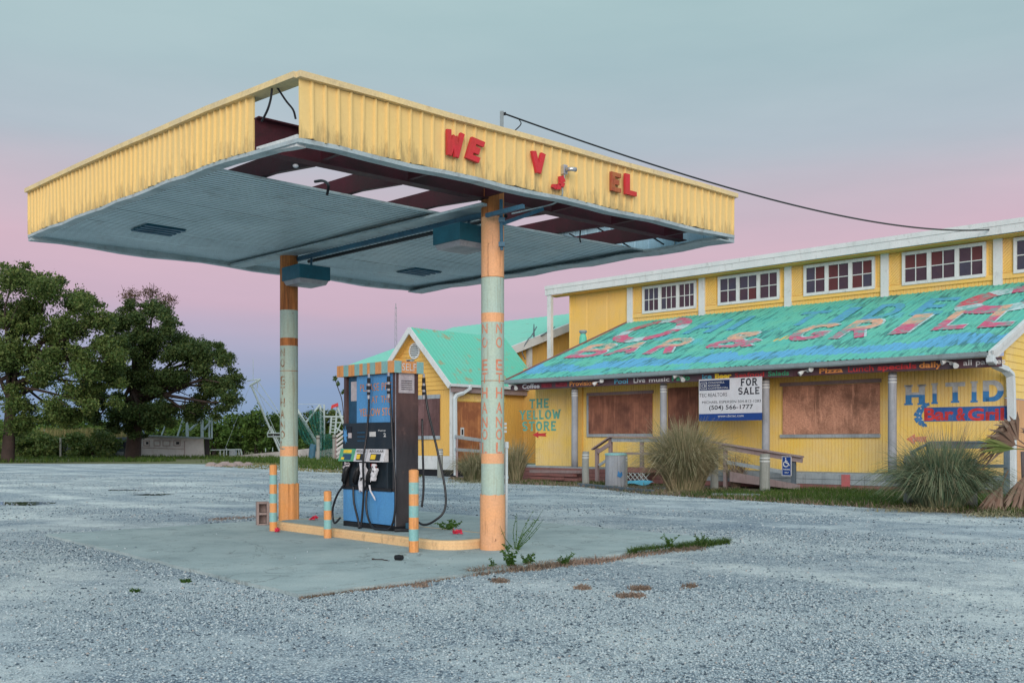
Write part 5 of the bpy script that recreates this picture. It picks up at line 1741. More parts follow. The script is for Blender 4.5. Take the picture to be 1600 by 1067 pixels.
# rake boards
def rake(t, name, mat, d=.09, h=.26, off=0):
    mb = MB()
    a, b = (-.36, 7.4)
    mb.hexa([B(t - d, a, RZ(a) - h), B(t, a, RZ(a) - h), B(t, b, RZ(b) - h), B(t - d, b, RZ(b) - h), B(t - d, a, RZ(a) + .03), B(t, a, RZ(a) + .03), B(t, b, RZ(b) + .03), B(t - d, b, RZ(b) + .03)])
    return mb.build(name, mat, store)
rake(TRR, 'rake_board', 'white_trim', .10, .26)
mb = MB(); mb.bar(B(TRR - .13, -.4, RZ(-.4) + .0), B(TRR - .13, 7.4, RZ(7.4) + .0), .05, .12); mb.build('rake_cap', 'white_trim', store)
mb = MB(); mb.bar(B(TRL + .03, -.3, RZ(-.3) + .03), B(TRL + .03, 7.3, RZ(7.3) + .03), .07, .05); mb.build('edge_flashing', 'red_wood', store)
# gutter: trough in lengths
for j in range(4):
    a = TRL + (TRR - TRL) * j / 4; b = TRL + (TRR - TRL) * (j + 1) / 4 + .01
    mb = MB()
    prof = [(-.33, -.02), (-.33, -.12), (-.36, -.15), (-.44, -.15), (-.47, -.11), (-.48, -.0), (-.465, .0), (-.455, -.10), (-.43, -.135), (-.36, -.135), (-.345, -.12), (-.345, -.02)]
    dz = [.0, -.02, -.01, -.02, .0]
    n = len(prof)
    va_ = [B(a, w, ZE + z + dz[j]) for w, z in prof]; vb_ = [B(b, w, ZE + z + dz[j + 1]) for w, z in prof]
    mb.add(va_ + vb_, [(i, (i + 1) % n, (i + 1) % n + n, i + n) for i in range(n)])
    mb.build('gutter', 'gutter', store)
# sign-board fascia under the gutter, in boards
ZF0, ZF1 = 3.37, 3.62
for j in range(6):
    a = TRL - .05 + (TR - .3 - TRL) * j / 6; b = TRL - .05 + (TR - .3 - TRL) * (j + 1) / 6 + .006
    bbox(a, b, -.16, -.10, ZF0 + R.uniform(-.01, .01), ZF1, 'fascia_board', 'fascia_board')
WFB = -.168
def on_fascia(u, v, d):
    return B(u, WFB - d, v)
def ftext(s, px0, px1, mat, hi=.8, lo=.22, bold=.015):
    mb = MB()
    put_text(mb, s, on_fascia, t_of(px0, WFB), t_of(px1, WFB), ZF0 + (ZF1 - ZF0) * lo, ZF0 + (ZF1 - ZF0) * hi, bold)
    mb.build('lettering', mat, store)
ftext('Coffee', 816, 843, 'sign_white', .85, .15, .03)
ftext('Bait  Tackle', 846, 886, 'print_red', .75, .2, .0) if False else None
ftext('Provisions', 890, 934, 'print_orange', .85, .2, .02)
ftext('Pool', 960, 981, 'print_cyan', .85, .2)
ftext('Live', 990, 1008, 'print_white', .85, .2)
ftext('music', 1014, 1046, 'print_white', .72, .2)
ftext('Patio', 1050, 1078, 'print_green', .9, .2, .03)
ftext('ice', 1097, 1112, 'print_cyan', .85, .2, .03)
ftext('Beer', 1117, 1143, 'pump_yellow', .85, .2, .05)
ftext('Seafood', 1148, 1194, 'print_red', .8, .2, .02)
ftext('Salads', 1200, 1233, 'print_green', .8, .2, .02)
ftext('Pizza', 1280, 1317, 'print_orange', .8, .2, .03)
ftext('Lunch', 1325, 1365, 'print_red', .85, .2, .01)
ftext('specials', 1371, 1432, 'print_red', .85, .05, .03)
ftext('daily', 1436, 1472, 'print_orange', .88, .05, .03)
ftext('all parties', 1505, 1571, 'print_white', .85, .1, .01)
# red smears of older lettering
for px0, px1 in ((846, 862), (868, 886)):
    bbox(t_of(px0, WFB), t_of(px1, WFB), WFB - .001, WFB + .004, ZF0 + .05, ZF1 - .05, 'paint_smear', 'red_smear')
# floodlights
def floodlight(px, flip=1):
    t = t_of(px, -.2); z = ZF0 + .15
    mb = MB()
    mb.tube([B(t, -.17, z), B(t, -.20, z)], .05, 10)
    f = mb.build('floodlight', 'white_trim', store)
    for sgn in (1, -1):
        mb = MB()
        a = B(t, -.20, z + .02)
        b = B(t + .10 * sgn, -.27, z + (.06 if sgn * flip > 0 else -.01))
        c = B(t + .19 * sgn, -.36, z + (.02 if sgn * flip > 0 else -.10))
        mb.tube([a, b], .018, 6)
        mb.tube([b, b.lerp(c, .4), c], [.03, .055, .075], 10)
        mb.build('lamp_head', 'white_trim', f)
floodlight(805); floodlight(938, -1); floodlight(1064); floodlight(1262, -1); floodlight(1486)

# porch posts
def porch_post(px):
    w = .2
    t = t_of(px, w)
    mb = MB()
    zz_ = [ZDK, 1.0, 2.0, 2.95, 3.38]
    mb.tube([B(t + R.uniform(-.01, .01), w, z) for z in zz_], [.122, .12, .118, .115, .115], 16)
    o = mb.build('porch_post', 'post_wood', store, smooth=True)
    for z in (3.08, 3.17, 3.26):
        mb = MB(); mb.tube([B(t, w, z), B(t, w, z + .035)], .122, 16); mb.build('white_band', 'white_trim', o)
for px in (898, 1037, 1196.5, 1394.5):
    porch_post(px)

# boarded openings on the porch wall (left to right)
W0 = 1.2
def opening(px0, px1, py0, py1, ref, mats, frame='grey_wood', sill=True, head=True, left=True, splits=None, fat=.09):
    t0, t1 = t_of(px0, W0), t_of(px1, W0)
    z1, z0 = z_of(py0, (t0 + t1) / 2, W0), z_of(py1, (t0 + t1) / 2, W0)
    fr_ = thing('boarded_window', tuple(B((t0 + t1) / 2, W0, z0)), None, None)
    for k_ in ('label', 'category'):
        if k_ in fr_: del fr_[k_]
    setparent(fr_, store)
    sp = splits or [0, 1]
    for i in range(len(sp) - 1):
        a, b = t0 + (t1 - t0) * sp[i], t0 + (t1 - t0) * sp[i + 1]
        d = R.uniform(0, .008)
        bbox(a - .004, b + .004, W0 - .05 - d, W0 - .03, z0, z1 + R.uniform(-.02, .02), 'plywood', mats[i % len(mats)], fr_)
    if head: bbox(t0 + fat, t1 - fat * .3, W0 - .062, W0 - .002, z1 + .012, z1 + fat + .03, 'frame_head', 'purple_wood', fr_)
    if left: bbox(t0 + fat, t0 + .005, W0 - .06, W0 - .003, z0 - fat, z1 + .01, 'frame_jamb', frame, fr_)
    if sill: bbox(t0 + fat - .003, t1, W0 - .064, W0 - .002, z0 - fat - .02, z0 - .005, 'sill', frame, fr_)
    return fr_
opening(921, 1020.5, 617, 677.5, 0, ['ply_brown'], splits=[0, .31, .65, 1])
opening(1224, 1376, 601, 678, 0, ['ply_osb'], splits=[0, .345, 1], left=False)
opening(1045, 1092, 606, 738, 0, ['ply_brown', 'ply_osb'], sill=False, head=False, left=False)
bbox(t_of(903, 1.2), t_of(911, 1.2), 1.13, 1.19, ZDK, 3.6, 'ochre_strip', 'wall_ochre')  # upright ochre strip on the porch wall beside the leftmost post

# wall lettering
def on_wall(u, v, d):
    return B(u, 1.196 - d, v)
def wtext(s, px0, px1, py0, py1, mat, th=.22, feet=.14, vattr=False, skew=True):
    t0, t1 = t_of(px0, 1.19), t_of(px1, 1.19)
    tm = (t0 + t1) / 2
    z1, z0 = z_of(py0, tm, 1.19), z_of(py1, tm, 1.19)
    mb = MB(); va_ = [] if vattr else None
    block_text(mb, s, on_wall, t0, t1, z0, z1, th, feet, .16, 0, 0.002, 0.0, va_)
    if vattr: mb.a['v'] = ('FLOAT', va_)
    return mb.build('lettering', mat, store)
wtext('THE', 827, 857.5, 623, 637.5, 'print_teal')
wtext('YELLOW', 812, 875.5, 640.5, 655, 'print_teal')
wtext('STORE', 816, 869, 658, 673, 'print_teal')
wtext('H', 1414, 1446, 601, 632.5, 'tide_letters', .24, .10, True)
wtext('I', 1454, 1466.5, 598.5, 631, 'tide_letters', .20, .10, True)
wtext('T', 1477, 1508, 597, 629, 'tide_letters', .22, .12, True)
wtext('I', 1515, 1529, 595.5, 628.5, 'tide_letters', .20, .10, True)
wtext('D', 1534, 1568.5, 594, 627, 'tide_letters', .24, .10, True)
def wall_patch(px0, px1, ya0, ya1, yb0, yb1, name, mat, d):
    ta, tb_ = t_of(px0, 1.19), t_of(px1, 1.19)
    mb = MB()
    q = [(ta, z_of(ya1, ta, 1.19)), (tb_, z_of(yb1, tb_, 1.19)), (tb_, z_of(yb0, tb_, 1.19)), (ta, z_of(ya0, ta, 1.19))]
    mb.hexa([B(t, 1.1955, z) for t, z in q] + [B(t, 1.1955 - d, z) for t, z in q])
    return mb.build(name, mat, store)
band = wall_patch(1444, 1574, 636.5, 658.5, 634, 656.5, 'painted_band', 'band_blue', .003)
for s, p0, p1 in (('Bar', 1444, 1490), ('&', 1494, 1509), ('Gril', 1512, 1569)):
    t0, t1 = t_of(p0, 1.19), t_of(p1, 1.19)
    tm = (t0 + t1) / 2
    mb = MB(); put_text(mb, s, lambda u, v, d: B(u, 1.1905, v), t0, t1, z_of(657, tm, 1.19), z_of(637, tm, 1.19), .035)
    mb.build('lettering', 'print_red', store)
# blue curl at the left end of the band
mb = MB()
cu = [(1452, 631), (1446, 633), (1440, 638), (1435, 646), (1433, 651), (1437, 658), (1441, 662), (1445, 665), (1448, 664)]
for i in range(len(cu) - 1):
    (x0, y0), (x1, y1) = cu[i], cu[i + 1]
    wd = [2.5, 3.5, 5, 6, 6, 4.5, 3.2, 2.2][i]
    dx, dy = x1 - x0, y1 - y0; l = math.hypot(dx, dy); nx, ny = -dy / l * wd, dx / l * wd
    q = [(x0 + nx, y0 + ny), (x0 - nx, y0 - ny), (x1 - nx, y1 - ny), (x1 + nx, y1 + ny)]
    mb.add([B(t_of(x, 1.19), 1.1935 - .0004 * (i % 3), z_of(y, t_of(x, 1.19), 1.19)) for x, y in q], [(0, 1, 2, 3)])
mb.build('painted_curl', 'print_blue', store)
for (x, y) in ((1439, 638), (1437, 646), (1436, 652), (1441, 656)):
    mb = MB()
    c = B(t_of(x, 1.19), 1.1915, z_of(y, t_of(x, 1.19), 1.19))
    mb.add([c - TA * (.022 * math.cos(a)) + Vector((0, 0, .02 * math.sin(a))) for a in [i * .785 for i in range(8)]], [tuple(range(8))])
    mb.build('painted_dot', 'print_white', store)
def wall_arrow(px0, px1, py, h, mat='print_red'):
    t0, t1 = t_of(px0, 1.19), t_of(px1, 1.19)
    zc = z_of(py, (t0 + t1) / 2, 1.19)
    hh_ = h / F * B((t0 + t1) / 2, 1.2).y
    L_ = t1 - t0
    pts = [(0, 0), (.42, .5), (.42, .2), (1.0, .28), (.92, 0), (1.0, -.28), (.42, -.2), (.42, -.5)]
    mb = MB()
    P = [(t0 + L_ * x, zc + hh_ * y) for x, y in pts]
    mb.add([B(t, 1.192, z) for t, z in P] , [(0, 1, 2), (0, 2, 6), (0, 6, 7), (2, 3, 4), (2, 4, 6), (4, 5, 6)])
    mb.build('painted_arrow', mat, store)
wall_arrow(832, 854, 679, 10); wall_arrow(1416, 1449, 686, 17, 'letter_orange')

# lettering and life rings painted on the roof
NU = (TB + Vector((0, 0, PIT))).normalized()
NN = NU.cross(TA).normalized()
if NN.z < 0: NN = -NN
def roof_tw(px, py):
    """where the ray through a photo point meets the porch roof: (t, w)"""
    kx, kz = (px - CX) / F, (HY - py) / F
    # CH + kz*Y = ZE + PIT*(w+.3);  w = TB.(kx*Y - D0.x, Y - D0.y)
    c = TB.x * kx + TB.y
    w0 = -(TB.x * D0.x + TB.y * D0.y)
    Y = (ZE + PIT * (w0 + .3) - CH) / (kz - PIT * c)
    w = c * Y + w0
    P_ = Vector((kx * Y, Y, 0)) - D0
    return P_.dot(TA), w
def on_roof(t, w, d):
    sag = -.05 * math.sin(max(0, min(1, (TRL - t) / (TRL - TRR))) * math.pi) * math.sin((w + .3) / 7.64 * 3.14) + .012 * math.sin(t * 1.7 + w)
    return B(t, w, RZ(w) + .024 + sag + d)
def roof_text(s, x0, y0, x1, y1, top_dy, mat, th, name='lettering', d=.002, feet=0, outline=None):
    """baseline from photo point (x0,y0) to (x1,y1)"""
    ta, wa = roof_tw(x0, y0); tb_, wb = roof_tw(x1, y1)
    wt_ = top_dy
    if outline:
        mb = MB(); block_text(mb, s, lambda u, v, dd: on_roof(ta + (tb_ - ta) * u - .03, wa + (wb - wa) * u + wt_ * v + .03, dd), 0, 1, 0, 1, th + .045, feet, .14, 0, d, 0.0)
        mb.build(name, outline, store); d += .006
    mb = MB(); va_ = []
    block_text(mb, s, lambda u, v, dd: on_roof(ta + (tb_ - ta) * u, wa + (wb - wa) * u + wt_ * v, dd), 0, 1, 0, 1, th, feet, .14, 0, d, 0.0, va_)
    mb.a['v'] = ('FLOAT', va_)
    mb.build(name, mat, store)
for s, x0, y0, x1, y1, h in (('B', 877, 561, 932, 557.5, 1.75), ('A', 940, 556, 986, 552.5, 1.6), ('R', 1000, 553.5, 1048, 551.5, 1.9), ('&', 1095, 545, 1170, 541, 1.9),
                             ('G', 1216, 533.5, 1284, 530, 2.0), ('R', 1290, 530, 1350, 527, 2.1), ('I', 1374, 524, 1428, 520, 2.2), ('L', 1450, 518, 1503, 514.5, 2.2), ('L', 1522, 513.5, 1578, 510, 2.3)):
    roof_text(s, x0, y0, x1, y1, h, 'roof_letters', .20, outline='roof_white')
for s, x0, y0, x1, y1, h in (('H', 1062, 522, 1112, 519, 1.7), ('I', 1128, 515, 1150, 514, 1.7), ('T', 1222, 509, 1268, 506, 1.7), ('I', 1284, 504, 1320, 502, 1.8), ('D', 1338, 500, 1392, 497, 1.9), ('E', 1416, 493, 1470, 490, 1.9)):
    roof_text(s, x0, y0, x1, y1, h, 'roof_blue', .20)
def life_ring(px, py, ro, ri, ph):
    tc, wc = roof_tw(px, py)
    n = 40
    segs = [('roof_pink', 0, 62), ('roof_white', 62, 90), ('roof_red', 90, 152), ('roof_white', 152, 180), ('roof_pink', 180, 242), ('roof_white', 242, 270), ('roof_pink', 270, 332), ('roof_white', 332, 360)]
    for mat, a0, a1 in segs:
        mb = MB()
        m = 8
        for i in range(m):
            b0, b1 = math.radians(ph + a0 + (a1 - a0) * i / m), math.radians(ph + a0 + (a1 - a0) * (i + 1) / m)
            q = [(ri, b0), (ro, b0), (ro, b1), (ri, b1)]
            mb.add([on_roof(tc - r * math.cos(b), wc + r * math.sin(b), .004) for r, b in q], [(0, 1, 2, 3)])
        mb.build('painted_ring', mat, store)
life_ring(1019, 516, 1.6, .98, 20)
life_ring(1577, 468, 1.55, .75, 40)

# roof vent
tv, wv_ = roof_tw(911, 535)
mb = MB(); mb.tube([B(tv, wv_, RZ(wv_) - .05), B(tv, wv_, RZ(wv_) + .22), B(tv, wv_, RZ(wv_) + .36)], [.17, .15, .10], 12); vt = mb.build('roof_vent', 'gable_teal', store)
mb = MB(); mb.tube([B(tv, wv_, RZ(wv_) + .36), B(tv, wv_, RZ(wv_) + .44), B(tv, wv_, RZ(wv_) + .50)], [.12, .17, .15], 12); mb.build('vent_hood', 'gutter', vt)

# clerestory
WCl = 7.3
ZJ = RZ(7.3)
siding('clerestory_boarding', 'wall_gold', 14.5, -5.0, WCl, ZJ - .3, 8.3, .12, -1)
siding('clerestory_boarding', 'wall_gold', 18.0, 14.55, WCl + .01, 5.2, 8.3, .9, -1)
siding('side_wall_boarding', 'wall_ochre', WCl, 14, 18.0, 5.0, 8.3, .3, 1, along='w')
siding('side_wall_boarding', 'wall_gold', TRR - .02, -5.0, WCl, 0, ZJ - .29, .3, -1)
siding('side_wall_boarding', 'wall_gold', WCl, 13, -5.0, 0, 8.3, .3, -1, along='w')
bbox(18.9, -5, 6.62, 6.72, 8.14, 8.40, 'eave_fascia', 'white_trim')
bbox(18.9, -5, 6.60, 6.70, 8.405, 8.57, 'eave_fascia', 'white_trim')
bbox(18.9, -5, 6.73, 13, 8.36, 8.45, 'flat_roof', 'gutter')
mb = MB(); mb.hexa([B(18.8, 6.73, 8.10), B(-5, 6.73, 8.10), B(-5, 7.28, 8.10), B(18.8, 7.28, 8.10), B(18.8, 6.73, 8.13), B(-5, 6.73, 8.13), B(-5, 7.28, 8.13), B(18.8, 7.28, 8.13)])
mb.build('soffit_board', 'wall_ochre', store)
bbox(18.80, 18.58, 6.66, 6.84, 4.6, 8.13, 'eave_post', 'white_trim')
bbox(18.0, 17.94, WCl - .01, WCl + .05, 5.0, 8.1, 'corner_board', 'wall_yellow')
for t in (14.5, 10.85, 7.0, 3.23, -.57, -4.3):
    bbox(t + .14, t - .14, WCl - .10, WCl - .004, ZJ - .1, 8.12, 'wall_post', 'white_trim')
# diagonal boards beside the windows and the run of trim under them
wins = [(13.84, 11.13, 9), (10.09, 7.36, 6), (6.35, 3.60, 6), (2.61, -.19, 6), (-1.05, -3.85, 6)]
posts = [14.5, 10.85, 7.0, 3.23, -.57, -4.3]
pane_col = {0: ['b', 'b', 'b', 'p', 'p', 'p', 'p', 'p', 'b', 'b', 'p', 'p', 'b', 'p', 'p', 'p', 'p', 'p'], 1: ['b', 'b', 'b', 'b', 'p', 'p', 'p', 'p', 'p', 'm', 'p', 'p'],
            2: ['b', 'm', 'm', 'p', 'p', 'm', 'b', 'p', 'm', 'p', 'm', 'b'], 3: ['m', 'm', 'm', 'p', 'p', 'm', 'p', 'p', 'p', 'p', 'b', 'p'], 4: ['b', 'b', 'p', 'p', 'b', 'p', 'b', 'b', 'p', 'p', 'p', 'p']}
Z0w, Z1w = 6.90, 8.06
def diag(ta, tb_, sgn):
    """slanting boards filling ta..tb_"""
    mb = MB()
    n = 11
    for i in range(-8, n + 8):
        zc = ZJ + .35 + i * .115
        a, b = (ta, zc), (tb_, zc + sgn * abs(tb_ - ta))
        lo, hi = ZJ + .36, 8.09
        if max(a[1], b[1]) + .05 < lo or min(a[1], b[1]) > hi: continue
        q = [(ta, a[1] - .05), (tb_, b[1] - .05), (tb_, b[1] + .05), (ta, a[1] + .05)]
        q = [(t, min(hi, max(lo, z))) for t, z in q]
        mb.hexa([B(t, WCl - .002, z) for t, z in q] + [B(t, WCl - .024, z) for t, z in q])
    o = mb.build('diagonal_boarding', 'wall_gold', store); o['kind'] = 'stuff'
for i, (a, b, n) in enumerate(wins):
    diag(posts[i] - .14, a + .1, 1 if i else 1)
    diag(b - .1, posts[i + 1] + .14, -1)
    bbox(posts[i] - .14, posts[i + 1] + .14, WCl - .05, WCl - .004, ZJ + .16, ZJ + .34, 'sill_board', 'wall_gold')
    win = thing('window', tuple(B((a + b) / 2, WCl, Z0w)), None, None)
    setparent(win, store)
    ncol = n
    fw = .11
    for zz0, zz1 in ((Z0w, Z0w + fw), (Z1w - fw, Z1w)):
        bbox(a, b, WCl - .09, WCl - .0, zz0, zz1, 'frame', 'white_trim', win)
    nsash = 3
    sw = (a - b) / nsash
    for q in range(nsash + 1):
        c = a - sw * q
        hw = .07 if 0 < q < nsash else .05
        c = min(max(c, b + .05), a - .05)
        bbox(c + hw, c - hw, WCl - .085, WCl - .0, Z0w + fw + .001, Z1w - fw - .001, 'frame', 'white_trim', win)
    per = ncol // nsash
    zmid = (Z0w + Z1w) / 2
    for q in range(nsash):
        x0 = a - sw * q - .075; x1 = a - sw * (q + 1) + .075
        pw = (x0 - x1) / per
        bbox(x0, x1, WCl - .055, WCl - .02, zmid - .015, zmid + .015, 'glazing_bar', 'white_trim', win)
        for c in range(per):
            if c: bbox(x0 - pw * c + .014, x0 - pw * c - .014, WCl - .052, WCl - .02, Z0w + fw, Z1w - fw, 'glazing_bar', 'white_trim', win)
            for r_ in range(2):
                zz0, zz1 = (zmid + .012, Z1w - fw + .01) if r_ == 0 else (Z0w + fw - .01, zmid - .012)
                key = pane_col[i][(r_ * ncol + q * per + c) % len(pane_col[i])]
                tl = R.uniform(-.006, .006)
                mb = MB()
                l_, r2 = x0 - pw * c - .004, x0 - pw * (c + 1) + .004
                mb.hexa([B(l_, WCl - .030 + tl, zz0), B(r2, WCl - .030 - tl, zz0), B(r2, WCl - .026 - tl, zz0), B(l_, WCl - .026 + tl, zz0),
                         B(l_, WCl - .030 - tl, zz1), B(r2, WCl - .030 + tl, zz1), B(r2, WCl - .026 + tl, zz1), B(l_, WCl - .026 - tl, zz1)])
                mb.build('pane', {'p': 'pane_purple', 'm': 'pane_maroon', 'b': 'pane_blue'}[key], win)

# downspout at the right end
mb = MB()
tD = -2.72
Ya = B(tD, -.4).y
pth = [at(1548, 555, Ya), at(1548, 563, Ya), at(1556, 571, Ya + .3), at(1570, 577, Ya + .8), at(1579, 586, Ya + 1.0), at(1580, 610, Ya + 1.0), at(1581, 650, Ya + 1.0), at(1582, 770, Ya + 1.0)]
for a, b in zip(pth, pth[1:]):
    mb.bar(a, b + (b - a).normalized() * .05, .20, .14, TB)
mb.build('downspout', 'white_pipe', store, bevel=.012)
# leaves hanging at the top right corner
vine = leaf_cloud([(*B(TR - .35, 4.4, 4.9), .5, .6, .35), (*B(TR - .35, 5.4, 5.3), .4, .6, .4), (*B(TR - .3, 3.5, 4.55), .25, .5, .25)], 900, .07, NPR)
tag(quads_obj('vine', vine, 'oak_leaf'), 'dark green vine under the right roof edge of the yellow store', 'vine')

# ------------------------------------------------------------------ gabled wing at the left end
TG0, TG1, TGR = 18.0, 22.4, 20.2
WG0, WG1 = .0, 5.3
ZGE, ZGR = 3.76, 6.20
siding('gable_boarding', 'wall_ochre', TG1, TG0, WG0, .85, 3.55, .13, -1)
siding('side_wall_boarding', 'wall_ochre', WG0, WG1 + 6, TG0, .6, 3.75, .13, -1, along='w')
# clapboards in the gable
nb = 14
for i in range(nb):
    z0 = 3.56 + (ZGR - 3.7) * i / nb; z1 = z0 + (ZGR - 3.7) / nb - .004
    def half(z): return max(0.02, (ZGR - .06 - z) / (ZGR - ZGE) * (TG1 - TG0 + .4) / 2)
    a0, a1 = half(z0), half(z1)
    a0 = min(a0, (TG1 - TG0) / 2 - .02); a1 = min(a1, (TG1 - TG0) / 2 - .02)
    mb = MB()
    mb.hexa([B(TGR + a0, WG0 - .035, z0), B(TGR - a0, WG0 - .035, z0), B(TGR - a0, WG0 + .03, z0), B(TGR + a0, WG0 + .03, z0),
             B(TGR + a1, WG0 - .012, z1), B(TGR - a1, WG0 - .012, z1), B(TGR - a1, WG0 + .03, z1), B(TGR + a1, WG0 + .03, z1)])
    mb.build('clapboard', 'wall_ochre', store)
bbox(TG1, TG0 + .1, WG0 - .03, WG0 + .05, .28, .84, 'base_board', 'white_trim')
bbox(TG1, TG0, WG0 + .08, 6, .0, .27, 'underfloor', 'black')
bbox(TG0 + .14, TG0 - .035, WG0 - .05, WG0 + .10, .28, 3.70, 'corner_board', 'white_trim')
# gable roof: two ribbed slopes
def slope(t_ridge, t_eave, w0, w1, zr, ze, name, mat):
    mb = MB()
    n = int((w1 - w0) / .2)
    xs = []
    for i in range(n):
        a = w0 + (w1 - w0) * i / n; st = (w1 - w0) / n
        xs += [(a, 0), (a + st * .65, 0), (a + st * .76, .02), (a + st * .88, .02)]
    xs.append((w1, 0))
    for x, d in xs:
        for j in range(5):
            f = j / 4
            mb.v.append(tuple(B(t_ridge + (t_eave - t_ridge) * f, x, zr + (ze - zr) * f + d)))
    for i in range(len(xs) - 1):
        for j in range(4):
            mb.f.append((i * 5 + j, i * 5 + j + 1, (i + 1) * 5 + j + 1, (i + 1) * 5 + j)); mb.m.append(0)
    return mb.build(name, mat, store)
slope(TGR, TG0 - .25, WG0 - .42, WG1, ZGR, ZGE - .02, 'gable_roof', 'gable_teal')
slope(TGR, TG1 + .25, WG0 - .42, WG1, ZGR, ZGE - .02, 'gable_roof', 'gable_teal')
def gbar(t0, z0, t1, z1, w, wd, h, name, mat):
    mb = MB(); mb.bar(B(t0, w, z0), B(t1, w, z1), wd, h); return mb.build(name, mat, store)
gbar(TGR + .02, ZGR - .08, TG0 - .30, ZGE - .12, WG0 - .44, .05, .22, 'rake_board', 'white_trim')
gbar(TGR - .02, ZGR - .08, TG1 + .30, ZGE - .12, WG0 - .441, .05, .22, 'rake_board', 'white_trim')
for side in (1, -1):     # boarded soffit behind each rake
    mb = MB()
    te = TG1 + .25 if side > 0 else TG0 - .25
    mb.hexa([B(TGR, WG0 - .40, ZGR - .10), B(te, WG0 - .40, ZGE - .12), B(te, WG0 + .0, ZGE - .12), B(TGR, WG0 + .0, ZGR - .10),
             B(TGR, WG0 - .40, ZGR - .06), B(te, WG0 - .40, ZGE - .08), B(te, WG0 + .0, ZGE - .08), B(TGR, WG0 + .0, ZGR - .06)])
    mb.build('soffit_board', 'wall_ochre', store)
    for f in (.45,):
        zc = ZGR + (ZGE - ZGR) * f - .18; tc_ = TGR + (te - TGR) * f
        mb = MB(); mb.bar(B(tc_, WG0 - .36, zc), B(tc_, WG0 + .0, zc), .10, .12); mb.build('lookout', 'wall_ochre', store)
# gutter of the wing and its downspout
mb = MB(); mb.bar(B(TG0 - .30, WG0 - .42, ZGE - .06), B(TG0 - .30, WG1, ZGE - .06), .13, .11); mb.build('gutter', 'white_pipe', store)
bbox(TG0 - .20, TG0 - .24, WG0 - .3, WG1, ZGE - .34, ZGE - .12, 'eave_board', 'purple_wood')
mb = MB()
Yd = B(TG0 - .2, -.2).y
for a, b in zip([at(735, 602, Yd + .5), at(734, 607, Yd + .5), at(724, 614, Yd + .2), at(714, 617, Yd), at(711, 622, Yd)], [at(734, 607, Yd + .5), at(724, 614, Yd + .2), at(714, 617, Yd), at(711, 622, Yd), at(712, 741, Yd)]):
    mb.bar(a, b + (b - a).normalized() * .04, .13, .10, TB)
mb.build('downspout', 'white_pipe', store)
# oval louvre, little box lamp, boarded window
def gable_pt(px, py, d=0.0):
    t = t_of(px, WG0 - .04 - d); return t, z_of(py, t, WG0 - .04 - d)
tl_, zl_ = gable_pt(648, 548.5)
mb = MB()
n = 24
ring1 = [B(tl_ + .44 * math.cos(2 * math.pi * i / n) * .78, WG0 - .075, zl_ + .34 * 1.0 * math.sin(2 * math.pi * i / n)) for i in range(n)]
ring2 = [B(tl_ + .35 * math.cos(2 * math.pi * i / n) * .78, WG0 - .075, zl_ + .27 * 1.0 * math.sin(2 * math.pi * i / n)) for i in range(n)]
ring3 = [p + TB * .06 for p in ring1]
mb.add(ring1 + ring2, [(i, (i + 1) % n, (i + 1) % n + n, i + n) for i in range(n)])
mb.add(ring1 + ring3, [(i, (i + 1) % n, (i + 1) % n + n, i + n) for i in range(n)])
lv_ = mb.build('louvre', 'white_trim', store)
mb = MB(); mb.add([p + TB * .03 for p in ring2], [tuple(range(n))]); mb.build('louvre_back', 'gutter', lv_)
for i in range(6):
    z = zl_ - .22 + .088 * i
    hw = .27 * math.sqrt(max(0.02, 1 - ((z - zl_) / .27) ** 2))
    mb = MB(); mb.bar(B(tl_ + hw, WG0 - .070, z), B(tl_ - hw, WG0 - .070, z), .02, .035); mb.build('slat', 'white_trim', lv_)
tl_, zl_ = gable_pt(642.5, 564)
bbox(tl_ + .19, tl_ - .19, WG0 - .16, WG0 - .036, zl_ - .07, zl_ + .06, 'wall_lamp', 'gutter')
bbox(tl_ + .15, tl_ - .05, WG0 - .165, WG0 - .161, zl_ - .05, zl_ + .03, 'wall_lamp', 'print_black')
ta_, zb1 = gable_pt(640, 624.5); tb2, zb0 = gable_pt(687, 680.5)
fr_ = thing('boarded_window', tuple(B(ta_, WG0, 1)), None, None); setparent(fr_, store)
for q in range(2):
    bbox(ta_ + (tb2 - ta_) * q / 2 - .003, ta_ + (tb2 - ta_) * (q + 1) / 2, WG0 - .05, WG0 - .02, zb0, zb1, 'plywood', 'ply_plum', fr_)
bbox(ta_, tb2 - .02, WG0 - .055, WG0 - .02, zb1 + .004, zb1 + .17, 'frame_head', 'grey_wood', fr_)
bbox(ta_, tb2 - .02, WG0 - .055, WG0 - .02, zb0 - .15, zb0 - .004, 'sill', 'grey_wood', fr_)
# boarded door on the side wall facing right, with its painted heading
def sidew(px):      # w on the side wall t = TG0
    q = (px - CX) / F; b_ = B(TG0 - .03, 0)
    return (q * b_.y - b_.x) / (TB.x - q * TB.y)
def side_box(w0, w1, d0, d1, z0, z1, name, mat, parent=store):
    mb = MB()
    t0, t1 = TG0 - d0, TG0 - d1
    mb.hexa([B(t0, w0, z0), B(t1, w0, z0), B(t1, w1, z0), B(t0, w1, z0), B(t0, w0, z1), B(t1, w0, z1), B(t1, w1, z1), B(t0, w1, z1)])
    return mb.build(name, mat, parent)
w0_, w1_ = sidew(713), sidew(752)
dr = side_box(w0_, w1_, .015, .04, .62, 3.05, 'boarded_door', 'ply_orange')
side_box(w0_ + .22, w0_ + .42, .041, .048, 1.65, 2.0, 'door_slot', 'white_trim', dr)
side_box(w0_ + .28, w0_ + .37, .049, .052, 1.70, 1.93, 'slot_hole', 'print_black', dr)
side_box(w1_ - .03, w1_ + .1, .02, .06, .6, 3.1, 'door_frame', 'purple_wood')
